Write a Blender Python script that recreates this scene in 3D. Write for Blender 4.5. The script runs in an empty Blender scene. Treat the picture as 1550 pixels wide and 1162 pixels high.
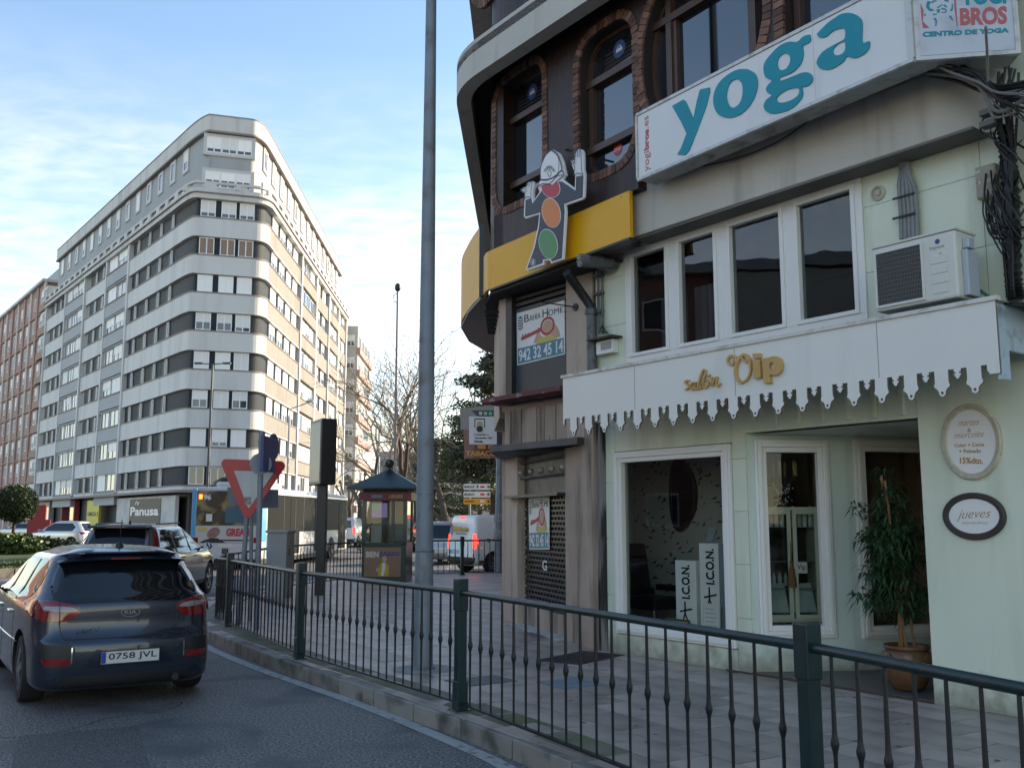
import bpy, bmesh, math, random
from mathutils import Vector, Matrix, noise
R = math.radians
random.seed(7)
sc = bpy.context.scene
C = sc.collection
# ------------------------------------------------------------------ camera
F_PX, PITCH, EYE = 1450.0, R(8.0), 1.75
cam_d = bpy.data.cameras.new('camera'); cam = bpy.data.objects.new('camera', cam_d); C.objects.link(cam)
cam.location = (0, 0, EYE); cam.rotation_euler = (R(90) + PITCH, 0, 0)
cam_d.sensor_width = 36; cam_d.lens = 36 * F_PX / 1550; cam_d.clip_start = .05; cam_d.clip_end = 6000
sc.camera = cam
# ------------------------------------------------------------------ world
SUN_EL, SUN_AZ = R(21), R(62)            # azimuth measured from +Y towards +X
w = bpy.data.worlds.new('World'); sc.world = w; w.use_nodes = True
nt = w.node_tree; nt.nodes.clear()
def N(t, typ, **kw):
    n = t.nodes.new(typ)
    for k, v in kw.items():
        setattr(n, k, v)
    return n
sky = N(nt, 'ShaderNodeTexSky', sky_type='NISHITA', sun_disc=False, sun_elevation=SUN_EL, sun_rotation=SUN_AZ, altitude=20, air_density=1.0, dust_density=.05, ozone_density=3.5)
tc = N(nt, 'ShaderNodeTexCoord'); sep = N(nt, 'ShaderNodeSeparateXYZ'); nt.links.new(tc.outputs['Generated'], sep.inputs[0])
ad = N(nt, 'ShaderNodeMath', operation='ADD'); ad.inputs[1].default_value = .12; nt.links.new(sep.outputs[2], ad.inputs[0])
mx_ = N(nt, 'ShaderNodeMath', operation='MAXIMUM'); mx_.inputs[1].default_value = .05; nt.links.new(ad.outputs[0], mx_.inputs[0])
dx = N(nt, 'ShaderNodeMath', operation='DIVIDE'); nt.links.new(sep.outputs[0], dx.inputs[0]); nt.links.new(mx_.outputs[0], dx.inputs[1])
dy = N(nt, 'ShaderNodeMath', operation='DIVIDE'); nt.links.new(sep.outputs[1], dy.inputs[0]); nt.links.new(mx_.outputs[0], dy.inputs[1])
cmb = N(nt, 'ShaderNodeCombineXYZ'); nt.links.new(dx.outputs[0], cmb.inputs[0]); nt.links.new(dy.outputs[0], cmb.inputs[1])
mp = N(nt, 'ShaderNodeMapping'); nt.links.new(cmb.outputs[0], mp.inputs[0]); mp.inputs['Rotation'].default_value = (0, 0, R(-25)); mp.inputs['Scale'].default_value = (1.6, 2.7, 1)
n1 = N(nt, 'ShaderNodeTexNoise'); n1.inputs['Scale'].default_value = .55; n1.inputs['Detail'].default_value = 5; n1.inputs['Roughness'].default_value = .55; n1.inputs['Distortion'].default_value = .5
n2 = N(nt, 'ShaderNodeTexNoise'); n2.inputs['Scale'].default_value = 6.5; n2.inputs['Detail'].default_value = 6; n2.inputs['Roughness'].default_value = .5; n2.inputs['Distortion'].default_value = .3
nt.links.new(mp.outputs[0], n1.inputs['Vector']); nt.links.new(mp.outputs[0], n2.inputs['Vector'])
r1 = N(nt, 'ShaderNodeMapRange'); r1.inputs[1].default_value = .25; r1.inputs[2].default_value = .6; nt.links.new(n1.outputs[0], r1.inputs[0])
r2 = N(nt, 'ShaderNodeMapRange'); r2.inputs[1].default_value = .34; r2.inputs[2].default_value = .70; r2.inputs[3].default_value = .35; nt.links.new(n2.outputs[0], r2.inputs[0])
mu = N(nt, 'ShaderNodeMath', operation='MULTIPLY'); nt.links.new(r1.outputs[0], mu.inputs[0]); nt.links.new(r2.outputs[0], mu.inputs[1])
mu2 = N(nt, 'ShaderNodeMath', operation='MULTIPLY'); nt.links.new(mu.outputs[0], mu2.inputs[0]); mu2.inputs[1].default_value = .68
hz = N(nt, 'ShaderNodeMapRange'); hz.inputs[1].default_value = .45; hz.inputs[2].default_value = .20; nt.links.new(sep.outputs[2], hz.inputs[0])
mu3 = N(nt, 'ShaderNodeMath', operation='MULTIPLY'); nt.links.new(mu2.outputs[0], mu3.inputs[0]); nt.links.new(hz.outputs[0], mu3.inputs[1])
# thin high cloud brightens towards the sun like the sky behind it
cl = N(nt, 'ShaderNodeVectorMath', operation='SCALE'); nt.links.new(sky.outputs[0], cl.inputs[0]); cl.inputs['Scale'].default_value = .25
ca = N(nt, 'ShaderNodeVectorMath', operation='ADD'); nt.links.new(cl.outputs[0], ca.inputs[0]); ca.inputs[1].default_value = (4.1, 3.8, 3.55)
mixc = N(nt, 'ShaderNodeMix', data_type='RGBA'); nt.links.new(mu3.outputs[0], mixc.inputs[0]); nt.links.new(sky.outputs[0], mixc.inputs[6]); nt.links.new(ca.outputs[0], mixc.inputs[7])
bg = N(nt, 'ShaderNodeBackground'); bg.inputs[1].default_value = .08; nt.links.new(mixc.outputs[2], bg.inputs[0])
wo = N(nt, 'ShaderNodeOutputWorld'); nt.links.new(bg.outputs[0], wo.inputs[0])
# ------------------------------------------------------------------ sun, exposure
sd = bpy.data.lights.new('sun', 'SUN'); sun = bpy.data.objects.new('sun', sd); C.objects.link(sun)
sd.energy = 2.0; sd.angle = R(.5); sd.color = (1, .90, .76)
sdir = Vector((math.sin(SUN_AZ) * math.cos(SUN_EL), math.cos(SUN_AZ) * math.cos(SUN_EL), math.sin(SUN_EL)))
sun.rotation_euler = sdir.to_track_quat('Z', 'Y').to_euler(); sun.location = (0, 0, 60)
vs = sc.view_settings; vs.view_transform = 'Standard'; vs.look = 'None'; vs.gamma = 1; vs.exposure = 2.3; vs.use_white_balance = True; vs.white_balance_temperature = 7900; vs.white_balance_tint = 10; vs.use_curve_mapping = False
sc.cycles.max_bounces = 8; sc.cycles.transparent_max_bounces = 16

# ------------------------------------------------------------------ tools
CP, SP = math.cos(PITCH), math.sin(PITCH)
def ray(u, v):
    x = (u - 775) / F_PX; y = (581 - v) / F_PX
    return Vector((x, CP - SP * y, SP + CP * y))
def gp(u, v, z=.15):
    r = ray(u, v); t = (z - EYE) / r.z; q = r * t; q.z += EYE; return q
def at(u, v, Y):
    r = ray(u, v); q = r * (Y / r.y); q.z += EYE; return q
class Fr:
    'vertical frame: s runs along the wall, z up, n out of the wall'
    def __init__(f, x, y, deg, off=0):
        a = R(deg); f.s = Vector((math.sin(a), -math.cos(a), 0)); f.n = Vector((-math.cos(a), -math.sin(a), 0))
        f.o = Vector((x, y, 0)) + f.n * off; f.a = a
    def w(f, s, z, n=0): return f.o + f.s * s + f.n * n + Vector((0, 0, z))
    def uv(f, u, v, n=0):
        r = ray(u, v); c = Vector((0, 0, EYE)); o = f.o + f.n * n
        q = c + r * ((o - c).dot(f.n) / r.dot(f.n)); return ((q - f.o).dot(f.s), q.z)
    def p(f, u, v, n=0): s, z = f.uv(u, v, n); return f.w(s, z, n)
def link(o, parent=None):
    C.objects.link(o)
    if parent is not None: o.parent = parent
    return o
def tag(o, label=None, cat=None, group=None, kind=None):
    if label: o['label'] = label
    if cat: o['category'] = cat
    if group: o['group'] = group
    if kind: o['kind'] = kind
    return o
def thing(name, label, cat, loc=(0, 0, 0), rz=0, group=None):
    o = bpy.data.objects.new(name, None); o.empty_display_size = .2; C.objects.link(o)
    o.location = loc; o.rotation_euler = (0, 0, rz); return tag(o, label, cat, group)
def wloc(o):
    v = Vector((0, 0, 0))
    while o is not None: v += Vector(o.location); o = o.parent
    return v
class MB:
    def __init__(m): m.v = []; m.f = []; m.mi = []; m.cm = 0; m.mats = None
    def add(m, vs, fs):
        b = len(m.v); m.v += [tuple(x) for x in vs]; m.f += [tuple(b + i for i in f) for f in fs]; m.mi += [m.cm] * len(fs); return m
    def poly(m, pts): return m.add(pts, [tuple(range(len(pts)))])
    def hexa(m, p): return m.add(p, [(0, 3, 2, 1), (4, 5, 6, 7), (0, 1, 5, 4), (1, 2, 6, 5), (2, 3, 7, 6), (3, 0, 4, 7)])
    def box(m, x0, x1, y0, y1, z0, z1): return m.hexa([(x0, y0, z0), (x1, y0, z0), (x1, y1, z0), (x0, y1, z0), (x0, y0, z1), (x1, y0, z1), (x1, y1, z1), (x0, y1, z1)])
    def fb(m, f, s0, s1, z0, z1, n0, n1): return m.hexa([f.w(s0, z0, n0), f.w(s1, z0, n0), f.w(s1, z0, n1), f.w(s0, z0, n1), f.w(s0, z1, n0), f.w(s1, z1, n0), f.w(s1, z1, n1), f.w(s0, z1, n1)])
    def obox(m, c, hx, hy, z0, z1, rz=0, top=1.0):
        ca, sa = math.cos(rz), math.sin(rz); P = []
        for z, k in ((z0, 1), (z1, top)):
            for x, y in ((-hx, -hy), (hx, -hy), (hx, hy), (-hx, hy)):
                P.append((c[0] + k * (x * ca - y * sa), c[1] + k * (x * sa + y * ca), z))
        return m.hexa(P)
    def prism(m, pts, vec, side=None):
        n = len(pts); vec = Vector(vec); a = [Vector(p) for p in pts]; b = [p + vec for p in a]
        m.add(a + b, [tuple(range(n - 1, -1, -1)), tuple(range(n, 2 * n))])
        c = m.cm
        if side is not None: m.cm = side
        base = len(m.v) - 2 * n
        for i in range(n):
            j = (i + 1) % n; m.f.append((base + i, base + j, base + n + j, base + n + i)); m.mi.append(m.cm)
        m.cm = c; return m
    def fprism(m, f, pts, n0, n1, side=None): return m.prism([f.w(s, z, n0) for s, z in pts], f.n * (n1 - n0), side)
    def tube(m, pts, r, n=6, cap=True):
        pts = [Vector(p) for p in pts]; k = len(pts); rs = r if isinstance(r, (list, tuple)) else [r] * k; V = []
        up = None
        for i, p in enumerate(pts):
            d = (pts[min(i + 1, k - 1)] - pts[max(i - 1, 0)])
            d = d.normalized() if d.length > 1e-9 else Vector((0, 0, 1))
            if up is None: up = Vector((0, 0, 1)) if abs(d.z) < .9 else Vector((0, 1, 0))
            a = d.cross(up).normalized() if d.cross(up).length > 1e-6 else d.orthogonal().normalized(); b = a.cross(d).normalized(); up = b
            for j in range(n):
                t = 2 * math.pi * j / n; V.append(p + a * (rs[i] * math.cos(t)) + b * (rs[i] * math.sin(t)))
        Fs = [(i * n + j, i * n + (j + 1) % n, (i + 1) * n + (j + 1) % n, (i + 1) * n + j) for i in range(k - 1) for j in range(n)]
        if cap: Fs += [tuple(range(n)), tuple(range((k - 1) * n, k * n))[::-1]]
        return m.add(V, Fs)
    def lathe(m, c, prof, n=12, ax=None):
        c = Vector(c); M = Matrix.Identity(3) if ax is None else Vector(ax).normalized().to_track_quat('Z', 'Y').to_matrix(); V = []
        for r_, z in prof:
            for j in range(n):
                t = 2 * math.pi * j / n; V.append(c + M @ Vector((r_ * math.cos(t), r_ * math.sin(t), z)))
        k = len(prof); Fs = [(i * n + j, i * n + (j + 1) % n, (i + 1) * n + (j + 1) % n, (i + 1) * n + j) for i in range(k - 1) for j in range(n)]
        Fs += [tuple(range(n))[::-1], tuple(range((k - 1) * n, k * n))]
        return m.add(V, Fs)
    def ell(m, c, rx, ry, rz, nu=10, nv=7):
        c = Vector(c); V = [c + Vector((0, 0, -rz))]
        for i in range(1, nv):
            a = math.pi * i / nv - math.pi / 2
            for j in range(nu):
                t = 2 * math.pi * j / nu; V.append(c + Vector((rx * math.cos(a) * math.cos(t), ry * math.cos(a) * math.sin(t), rz * math.sin(a))))
        V.append(c + Vector((0, 0, rz))); L = len(V) - 1
        Fs = [(0, 1 + (j + 1) % nu, 1 + j) for j in range(nu)] + [(1 + i * nu + j, 1 + i * nu + (j + 1) % nu, 1 + (i + 1) * nu + (j + 1) % nu, 1 + (i + 1) * nu + j) for i in range(nv - 2) for j in range(nu)]
        Fs += [(1 + (nv - 2) * nu + j, 1 + (nv - 2) * nu + (j + 1) % nu, L) for j in range(nu)]
        return m.add(V, Fs)
    def stroke(m, f, pts, wd, n0, n1):
        'flat brush line in the plane of frame f, pts (s,z), widths list or number'
        P = smooth_line(pts, 5) if len(pts) > 2 else [Vector(p) for p in pts]
        k = len(P); W = wd if isinstance(wd, (list, tuple)) else [wd] * 2; L = []; Rr = []
        for i, p in enumerate(P):
            d = (P[min(i + 1, k - 1)] - P[max(i - 1, 0)]); d = d.normalized() if d.length > 0 else Vector((1, 0))
            t = i / (k - 1) * (len(W) - 1); q = min(int(t), len(W) - 2); ww = W[q] + (W[q + 1] - W[q]) * (t - q)
            nn = Vector((-d.y, d.x)) * ww / 2; L.append(p + nn); Rr.append(p - nn)
        for i in range(k - 1):
            a, b, c, d = L[i], L[i + 1], Rr[i + 1], Rr[i]
            m.hexa([f.w(a.x, a.y, n0), f.w(b.x, b.y, n0), f.w(c.x, c.y, n0), f.w(d.x, d.y, n0), f.w(a.x, a.y, n1), f.w(b.x, b.y, n1), f.w(c.x, c.y, n1), f.w(d.x, d.y, n1)])
        return m
    def mesh(m, name, mats, off=Vector((0, 0, 0)), smooth=False, recalc=True):
        me = bpy.data.meshes.new(name)
        me.from_pydata([(v[0] - off.x, v[1] - off.y, v[2] - off.z) for v in m.v], [], m.f)
        if not isinstance(mats, (list, tuple)): mats = [mats]
        for x in mats: me.materials.append(x)
        if len(mats) > 1: me.polygons.foreach_set('material_index', m.mi)
        if recalc:
            bm = bmesh.new(); bm.from_mesh(me); bmesh.ops.recalc_face_normals(bm, faces=bm.faces); bm.to_mesh(me); bm.free()
        if smooth:
            me.polygons.foreach_set('use_smooth', [True] * len(me.polygons))
            if smooth != 'all': me.set_sharp_from_angle(angle=R(smooth if smooth is not True else 38))
        me.update(); return me
    def build(m, name, mats, parent=None, smooth=False, bev=0, local=False, recalc=True, label=None):
        off = Vector((0, 0, 0)) if (local or parent is None) else wloc(parent)
        o = bpy.data.objects.new(name, m.mesh(name, mats, off, smooth, recalc)); link(o, parent)
        if label: o['label'] = label
        if bev:
            b = o.modifiers.new('bevel', 'BEVEL'); b.width = bev; b.segments = 2; b.limit_method = 'ANGLE'; b.angle_limit = R(40)
        return o
def smooth_line(pts, k=4):
    P = [Vector(p) for p in pts]; P = [P[0] * 2 - P[1]] + P + [P[-1] * 2 - P[-2]]; out = []
    for i in range(1, len(P) - 2):
        for j in range(k):
            t = j / k; a, b, c, d = P[i - 1], P[i], P[i + 1], P[i + 2]
            out.append(.5 * ((2 * b) + (-a + c) * t + (2 * a - 5 * b + 4 * c - d) * t * t + (-a + 3 * b - 3 * c + d) * t * t * t))
    out.append(P[-2]); return out
def struct(name, mb, mats, **k): return tag(mb.build(name, mats, **k), kind='structure')
def copy_tree(o, parent=None):
    c = o.copy(); C.objects.link(c)
    if parent is not None: c.parent = parent
    for ch in list(o.children): copy_tree(ch, c)
    return c
def inst(me, name, loc, parent, rz=0, scale=None):
    o = bpy.data.objects.new(name, me); o.location = Vector(loc) - wloc(parent); o.rotation_euler = (0, 0, rz)
    if scale: o.scale = scale
    return link(o, parent)
# lettering: default font turned into mesh, fitted into a box of a frame
def letter_mesh(body, bold=.0, depth=.01, space=1.0):
    cu = bpy.data.curves.new('lettering', 'FONT'); cu.body = body; cu.size = 1; cu.extrude = depth; cu.offset = bold; cu.resolution_u = 3; cu.space_character = space
    o = bpy.data.objects.new('lettering', cu); C.objects.link(o); me = bpy.data.meshes.new_from_object(o)
    V = [tuple(v.co) for v in me.vertices]; Fc = [tuple(p.vertices) for p in me.polygons]
    bpy.data.objects.remove(o); bpy.data.curves.remove(cu); bpy.data.meshes.remove(me); return V, Fc
def text_quad(name, body, quad, n0, n1, f, mt, parent, bold=.02, space=1.0, local=False, label=None, shear=0):
    'quad: (s,z) corners bottom-left, bottom-right, top-right, top-left'
    V, Fc = letter_mesh(body, bold, .5, space)
    x0 = min(v[0] for v in V); x1 = max(v[0] for v in V); y0 = min(v[1] for v in V); y1 = max(v[1] for v in V); z0 = min(v[2] for v in V); z1 = max(v[2] for v in V)
    m = MB(); out = []
    bl, br, tr, tl = [Vector(q) for q in quad]
    for x, y, z in V:
        a = (x - x0) / max(x1 - x0, 1e-6); b = (y - y0) / max(y1 - y0, 1e-6); a += shear * (b - .5)
        p = bl * (1 - a) * (1 - b) + br * a * (1 - b) + tr * a * b + tl * (1 - a) * b
        out.append(f.w(p.x, p.y, n0 + (n1 - n0) * (z - z0) / max(z1 - z0, 1e-6)))
    m.add(out, Fc); return m.build(name, mt, parent, local=local, label=label)
def text_box(name, body, f, s0, s1, z0, z1, n0, n1, mt, parent, **k): return text_quad(name, body, [(s0, z0), (s1, z0), (s1, z1), (s0, z1)], n0, n1, f, mt, parent, **k)
def text_px(name, body, f, n, px, mt, parent, th=.01, **k):
    'px: image corners of the writing bottom-left, bottom-right, top-right, top-left on plane n of frame f'
    return text_quad(name, body, [f.uv(u, v, n) for u, v in px], n, n + th, f, mt, parent, **k)
class LF:
    'frame fixed in a thing of its own: s along local x, n along -y (out of a rear face) by default'
    def __init__(f, o, s, n): f.o = Vector(o); f.s = Vector(s).normalized(); f.n = Vector(n).normalized()
    def w(f, s, z, n=0): return f.o + f.s * s + f.n * n + Vector((0, 0, z))

# ------------------------------------------------------------------ materials
MT = {}
def mat(name, col, rough=.6, metal=0, var=0, vs=3.0, bump=0, bs=40., dirt=None, ds=2.0, dt=(.5, .75), streak=False, coat=0, rnd=0, spec=.5, emit=None, es=0, alpha=None, fine=0, fs=150, base=None, grid=None):
    if name in MT: return MT[name]
    m = bpy.data.materials.new(name); m.use_nodes = True; t = m.node_tree; b = t.nodes['Principled BSDF']; L = t.links
    col = tuple(col) + (1,) if len(col) == 3 else col
    b.inputs['Roughness'].default_value = rough; b.inputs['Metallic'].default_value = metal; b.inputs['Coat Weight'].default_value = coat; b.inputs['Coat Roughness'].default_value = .04
    b.inputs['Specular IOR Level'].default_value = spec; b.inputs['Base Color'].default_value = col
    g = N(t, 'ShaderNodeTexCoord'); cur = None
    def mixin(fac, c2, cur, blend='MIX'):
        x = N(t, 'ShaderNodeMix', data_type='RGBA', blend_type=blend)
        if isinstance(fac, float): x.inputs[0].default_value = fac
        else: L.new(fac, x.inputs[0])
        if cur is None: x.inputs[6].default_value = col
        else: L.new(cur, x.inputs[6])
        if isinstance(c2, tuple): x.inputs[7].default_value = c2
        else: L.new(c2, x.inputs[7])
        return x.outputs[2]
    def nz(scale, detail=5, vec=None, dist=0):
        n = N(t, 'ShaderNodeTexNoise'); n.inputs['Scale'].default_value = scale; n.inputs['Detail'].default_value = detail; n.inputs['Distortion'].default_value = dist
        L.new(vec or g.outputs['Object'], n.inputs['Vector']); return n.outputs[0]
    def mr(o, a, bb, c=0., d=1.):
        x = N(t, 'ShaderNodeMapRange'); x.inputs[1].default_value = a; x.inputs[2].default_value = bb; x.inputs[3].default_value = c; x.inputs[4].default_value = d; L.new(o, x.inputs[0]); return x.outputs[0]
    if var:
        k = mr(nz(vs), .3, .7); dark = tuple(max(0, c * (1 - var)) for c in col[:3]) + (1,)
        cur = mixin(k, dark, cur)
    if fine:
        k = mr(nz(fs, 3), .40, .62); cur = mixin(k, tuple(min(1, c * (1 + fine)) for c in col[:3]) + (1,), cur)
    if dirt:
        vec = None
        if streak:
            mpn = N(t, 'ShaderNodeMapping'); L.new(g.outputs['Object'], mpn.inputs[0]); mpn.inputs['Scale'].default_value = (1, 1, .12); vec = mpn.outputs[0]
        k = mr(nz(ds, 6, vec, .3), dt[0], dt[1]); cur = mixin(k, tuple(dirt) + (1,), cur)
    if base:        # splash-back grime low down: (height, colour)
        sz = N(t, 'ShaderNodeSeparateXYZ'); L.new(g.outputs['Object'], sz.inputs[0]); ns_ = N(t, 'ShaderNodeMath', operation='MULTIPLY_ADD'); L.new(nz(7, 5), ns_.inputs[0]); ns_.inputs[1].default_value = -base[0] * 1.6; L.new(sz.outputs[2], ns_.inputs[2]); cur = mixin(mr(ns_.outputs[0], base[0] * .1, -base[0] * .8), tuple(base[1]) + (1,), cur)
    if grid:
        gs, gc, gw = grid      # (row height, joint colour, joint share): stacked tiles by height and along the wall
        br = N(t, 'ShaderNodeTexBrick'); br.offset = .5; mpn = N(t, 'ShaderNodeMapping'); L.new(g.outputs['Object'], mpn.inputs[0])
        mpn.inputs['Rotation'].default_value = (R(90), 0, 0); L.new(mpn.outputs[0], br.inputs['Vector'])
    if rnd:
        oi = N(t, 'ShaderNodeObjectInfo'); hv = N(t, 'ShaderNodeHueSaturation'); L.new(mr(oi.outputs['Random'], 0, 1, 1 - rnd, 1 + rnd), hv.inputs['Value'])
        if cur is None: hv.inputs['Color'].default_value = col
        else: L.new(cur, hv.inputs['Color'])
        cur = hv.outputs[0]
    if cur is not None: L.new(cur, b.inputs['Base Color'])
    if bump:
        bn = N(t, 'ShaderNodeBump'); bn.inputs['Strength'].default_value = bump; bn.inputs['Distance'].default_value = .02
        L.new(nz(bs, 4), bn.inputs['Height']); L.new(bn.outputs[0], b.inputs['Normal'])
    if emit: b.inputs['Emission Color'].default_value = tuple(emit) + (1,); b.inputs['Emission Strength'].default_value = es
    MT[name] = m; return m
def glass(name, tint=(.75, .8, .8), rough=0.0, ior=1.5, bump=0, gain=1.0):
    if name in MT: return MT[name]
    m = bpy.data.materials.new(name); m.use_nodes = True; t = m.node_tree; t.nodes.clear(); o = N(t, 'ShaderNodeOutputMaterial')
    tr = N(t, 'ShaderNodeBsdfTransparent'); tr.inputs[0].default_value = tuple(tint) + (1,); gl = N(t, 'ShaderNodeBsdfGlossy'); gl.inputs['Roughness'].default_value = rough
    fr = N(t, 'ShaderNodeFresnel'); fr.inputs[0].default_value = ior; mx = N(t, 'ShaderNodeMixShader')
    k = N(t, 'ShaderNodeMath', operation='MULTIPLY'); k.inputs[1].default_value = gain; k.use_clamp = True; t.links.new(fr.outputs[0], k.inputs[0])
    ge = N(t, 'ShaderNodeNewGeometry'); kb_ = N(t, 'ShaderNodeMath', operation='SUBTRACT'); kb_.inputs[0].default_value = 1; t.links.new(ge.outputs['Backfacing'], kb_.inputs[1]); k2 = N(t, 'ShaderNodeMath', operation='MULTIPLY'); t.links.new(k.outputs[0], k2.inputs[0]); t.links.new(kb_.outputs[0], k2.inputs[1])
    t.links.new(k2.outputs[0], mx.inputs[0]); t.links.new(tr.outputs[0], mx.inputs[1]); t.links.new(gl.outputs[0], mx.inputs[2]); t.links.new(mx.outputs[0], o.inputs[0])
    if bump:
        g = N(t, 'ShaderNodeTexCoord'); nn = N(t, 'ShaderNodeTexNoise'); nn.inputs['Scale'].default_value = 1.2; t.links.new(g.outputs['Object'], nn.inputs['Vector'])
        bn = N(t, 'ShaderNodeBump'); bn.inputs['Strength'].default_value = bump; bn.inputs['Distance'].default_value = .05; t.links.new(nn.outputs[0], bn.inputs['Height']); t.links.new(bn.outputs[0], gl.inputs['Normal'])
    MT[name] = m; return m
def stripes(name, c1, c2, scale, rough=.5, axis='Z', bump=.6, metal=0):
    if name in MT: return MT[name]
    m = mat(name, c1, rough, metal); t = m.node_tree; b = t.nodes['Principled BSDF']
    g = N(t, 'ShaderNodeTexCoord'); wv = N(t, 'ShaderNodeTexWave', bands_direction=axis, wave_profile='SAW'); wv.inputs['Scale'].default_value = scale; t.links.new(g.outputs['Object'], wv.inputs['Vector'])
    x = N(t, 'ShaderNodeMix', data_type='RGBA'); t.links.new(wv.outputs[0], x.inputs[0]); x.inputs[6].default_value = tuple(c1) + (1,); x.inputs[7].default_value = tuple(c2) + (1,)
    t.links.new(x.outputs[2], b.inputs['Base Color']); bn = N(t, 'ShaderNodeBump'); bn.inputs['Strength'].default_value = bump; bn.inputs['Distance'].default_value = .03
    t.links.new(wv.outputs[0], bn.inputs['Height']); t.links.new(bn.outputs[0], b.inputs['Normal']); return m
# ================================================================== GROUND
ASPH = mat('asphalt', (.078, .075, .072), .60, var=.28, vs=.35, bump=1.0, bs=48, fine=2.4, fs=42, dirt=(.085, .086, .09), ds=.8, dt=(.52, .62))
ASPH_FAR = ASPH
TILE = mat('paving_tile', (.45, .365, .315), .42, var=.30, vs=1.7, bump=.12, bs=60, rnd=.22, dirt=(.25, .20, .17), ds=2.2, dt=(.5, .7))
KERB = mat('kerb_granite', (.27, .245, .21), .7, var=.3, vs=3, bump=.35, bs=70, rnd=.14, dirt=(.06, .062, .045), ds=3.0, dt=(.5, .68))
MOSS = mat('mossy_stone', (.24, .22, .18), .72, var=.3, vs=2, bump=.4, bs=60, rnd=.12, dirt=(.12, .13, .05), ds=1.6, dt=(.42, .6))
JOINT = mat('joint_mortar', (.045, .042, .04), .9, bump=.3)
m = MB(); m.poly([(-900, -300, 0), (900, -300, 0), (900, 1500, 0), (-900, 1500, 0)]); struct('road', m, ASPH)
PAINT = mat('road_paint', (.52, .52, .50), .6, var=.3, vs=4, dirt=(.09, .09, .095), ds=7, dt=(.40, .56), bump=.3, bs=120)
PAINT2 = mat('worn_road_paint', (.46, .45, .43), .6, var=.2, vs=4, dirt=(.14, .135, .13), ds=11, dt=(.54, .70), bump=.3, bs=120)
def ribbon(path, w0, z=.004):
    m = MB(); P = [Vector(p) for p in smooth_line([(x, y, z) for x, y in path], 4)]
    for i in range(len(P) - 1):
        a, b = P[i], P[i + 1]
        da = (P[min(i + 1, len(P) - 1)] - P[max(i - 1, 0)]).normalized(); db = (P[min(i + 2, len(P) - 1)] - P[i]).normalized()
        na = Vector((-da.y, da.x, 0)) * w0 / 2; nb = Vector((-db.y, db.x, 0)) * w0 / 2
        m.poly([a + na, b + nb, b - nb, a - na])
    return m
struct('road_marking', ribbon([(-4.75, 14.6), (-4.12, 13.43), (-2.95, 11.58), (-1.78, 9.93), (-1.07, 8.87), (-.39, 7.76), (-.03, 7.1), (.8, 5.3), (1.6, 3.2)], .13), PAINT2)
struct('lane_marking', ribbon([(-2.2, 33), (-2.6, 45), (-3.4, 75)], .15), PAINT)
struct('crossing_marking', ribbon([(-9, 37.2), (-1, 38.2)], .5), PAINT)
# repaired strip and cracks in the near lane
struct('asphalt_patch', ribbon([(-3.6, 8.3), (-2.4, 5.6), (-1.6, 3.2)], .9, .004), mat('asphalt_patch', (.066, .064, .062), .66, var=.3, vs=.6, bump=.9, bs=60, fine=1.4, fs=52))
rc_ = random.Random(4)
for x0, y0, a0, n in ((-3.2, 9.6, -.9, 16), (-1.4, 6.6, -1.9, 14), (-.6, 5.8, -.5, 12), (-2.6, 5.0, .3, 12), (-4.6, 7.4, 1.2, 10)):      # fine cracks in the lane
    P = [Vector((x0, y0))]; a = a0
    for i in range(n): a += rc_.uniform(-.55, .55); P.append(P[-1] + Vector((math.cos(a), math.sin(a))) * .14)
    m = MB()
    for p, q in zip(P[:-1], P[1:]): d = (q - p).normalized(); nn_ = Vector((-d.y, d.x)) * rc_.uniform(.003, .007); m.poly([(p.x + nn_.x, p.y + nn_.y, .0022), (q.x + nn_.x, q.y + nn_.y, .0022), (q.x - nn_.x, q.y - nn_.y, .0022), (p.x - nn_.x, p.y - nn_.y, .0022)])
    struct('road_crack', m, mat('crack_dark', (.018, .018, .018), .9))
GUM = mat('dried_gum', (.10, .09, .085), .8); m = MB()
for i in range(260):
    x, y = rc_.uniform(-4, 4), rc_.uniform(4.5, 22); r_ = rc_.uniform(.010, .026); m.poly([(x + r_ * math.cos(t), y + r_ * math.sin(t) * rc_.uniform(.7, 1), .1535) for t in (0, .9, 1.8, 2.7, 3.6, 4.5, 5.4)])
GUMM = m
# pavement outline: kerb side (outer top edge), then back along the buildings
KP = [(3.35, .1), (2.55, 1.8), (1.15, 5.15), (.5, 6.45), (.2, 7.0), (-.34, 7.92), (-.87, 8.7), (-1.45, 9.57), (-1.99, 10.37), (-2.49, 11.12), (-2.98, 11.87), (-3.85, 13.28), (-4.35, 14.15), (-4.9, 15.3), (-5.45, 16.8), (-5.85, 18.6), (-6.1, 20.5), (-6.1, 22.3), (-5.6, 24.4), (-4.4, 26.8), (-2.9, 28.3), (-1.0, 29.2), (.9, 30.4)]
KS = [Vector((x, y)) for x, y in smooth_line(KP, 6)]
def resample(P, step):
    out = [P[0]]; acc = 0
    for i in range(1, len(P)):
        a = P[i - 1]; b = P[i]; L = (b - a).length
        while acc + L >= step:
            t = (step - acc) / L; a = a.lerp(b, t); out.append(a.copy()); L = (b - a).length; acc = 0
        acc += L
    out.append(P[-1]); return out
KR = resample(KS, .8)
poly_in = [(p.x, p.y) for p in KS] + [(.9, 36), (14, 36), (14, .1)]
def inside(x, y, P=poly_in):
    r = False; j = len(P) - 1
    for i in range(len(P)):
        if (P[i][1] > y) != (P[j][1] > y) and x < (P[j][0] - P[i][0]) * (y - P[i][1]) / (P[j][1] - P[i][1]) + P[i][0]: r = not r
        j = i
    return r
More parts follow.
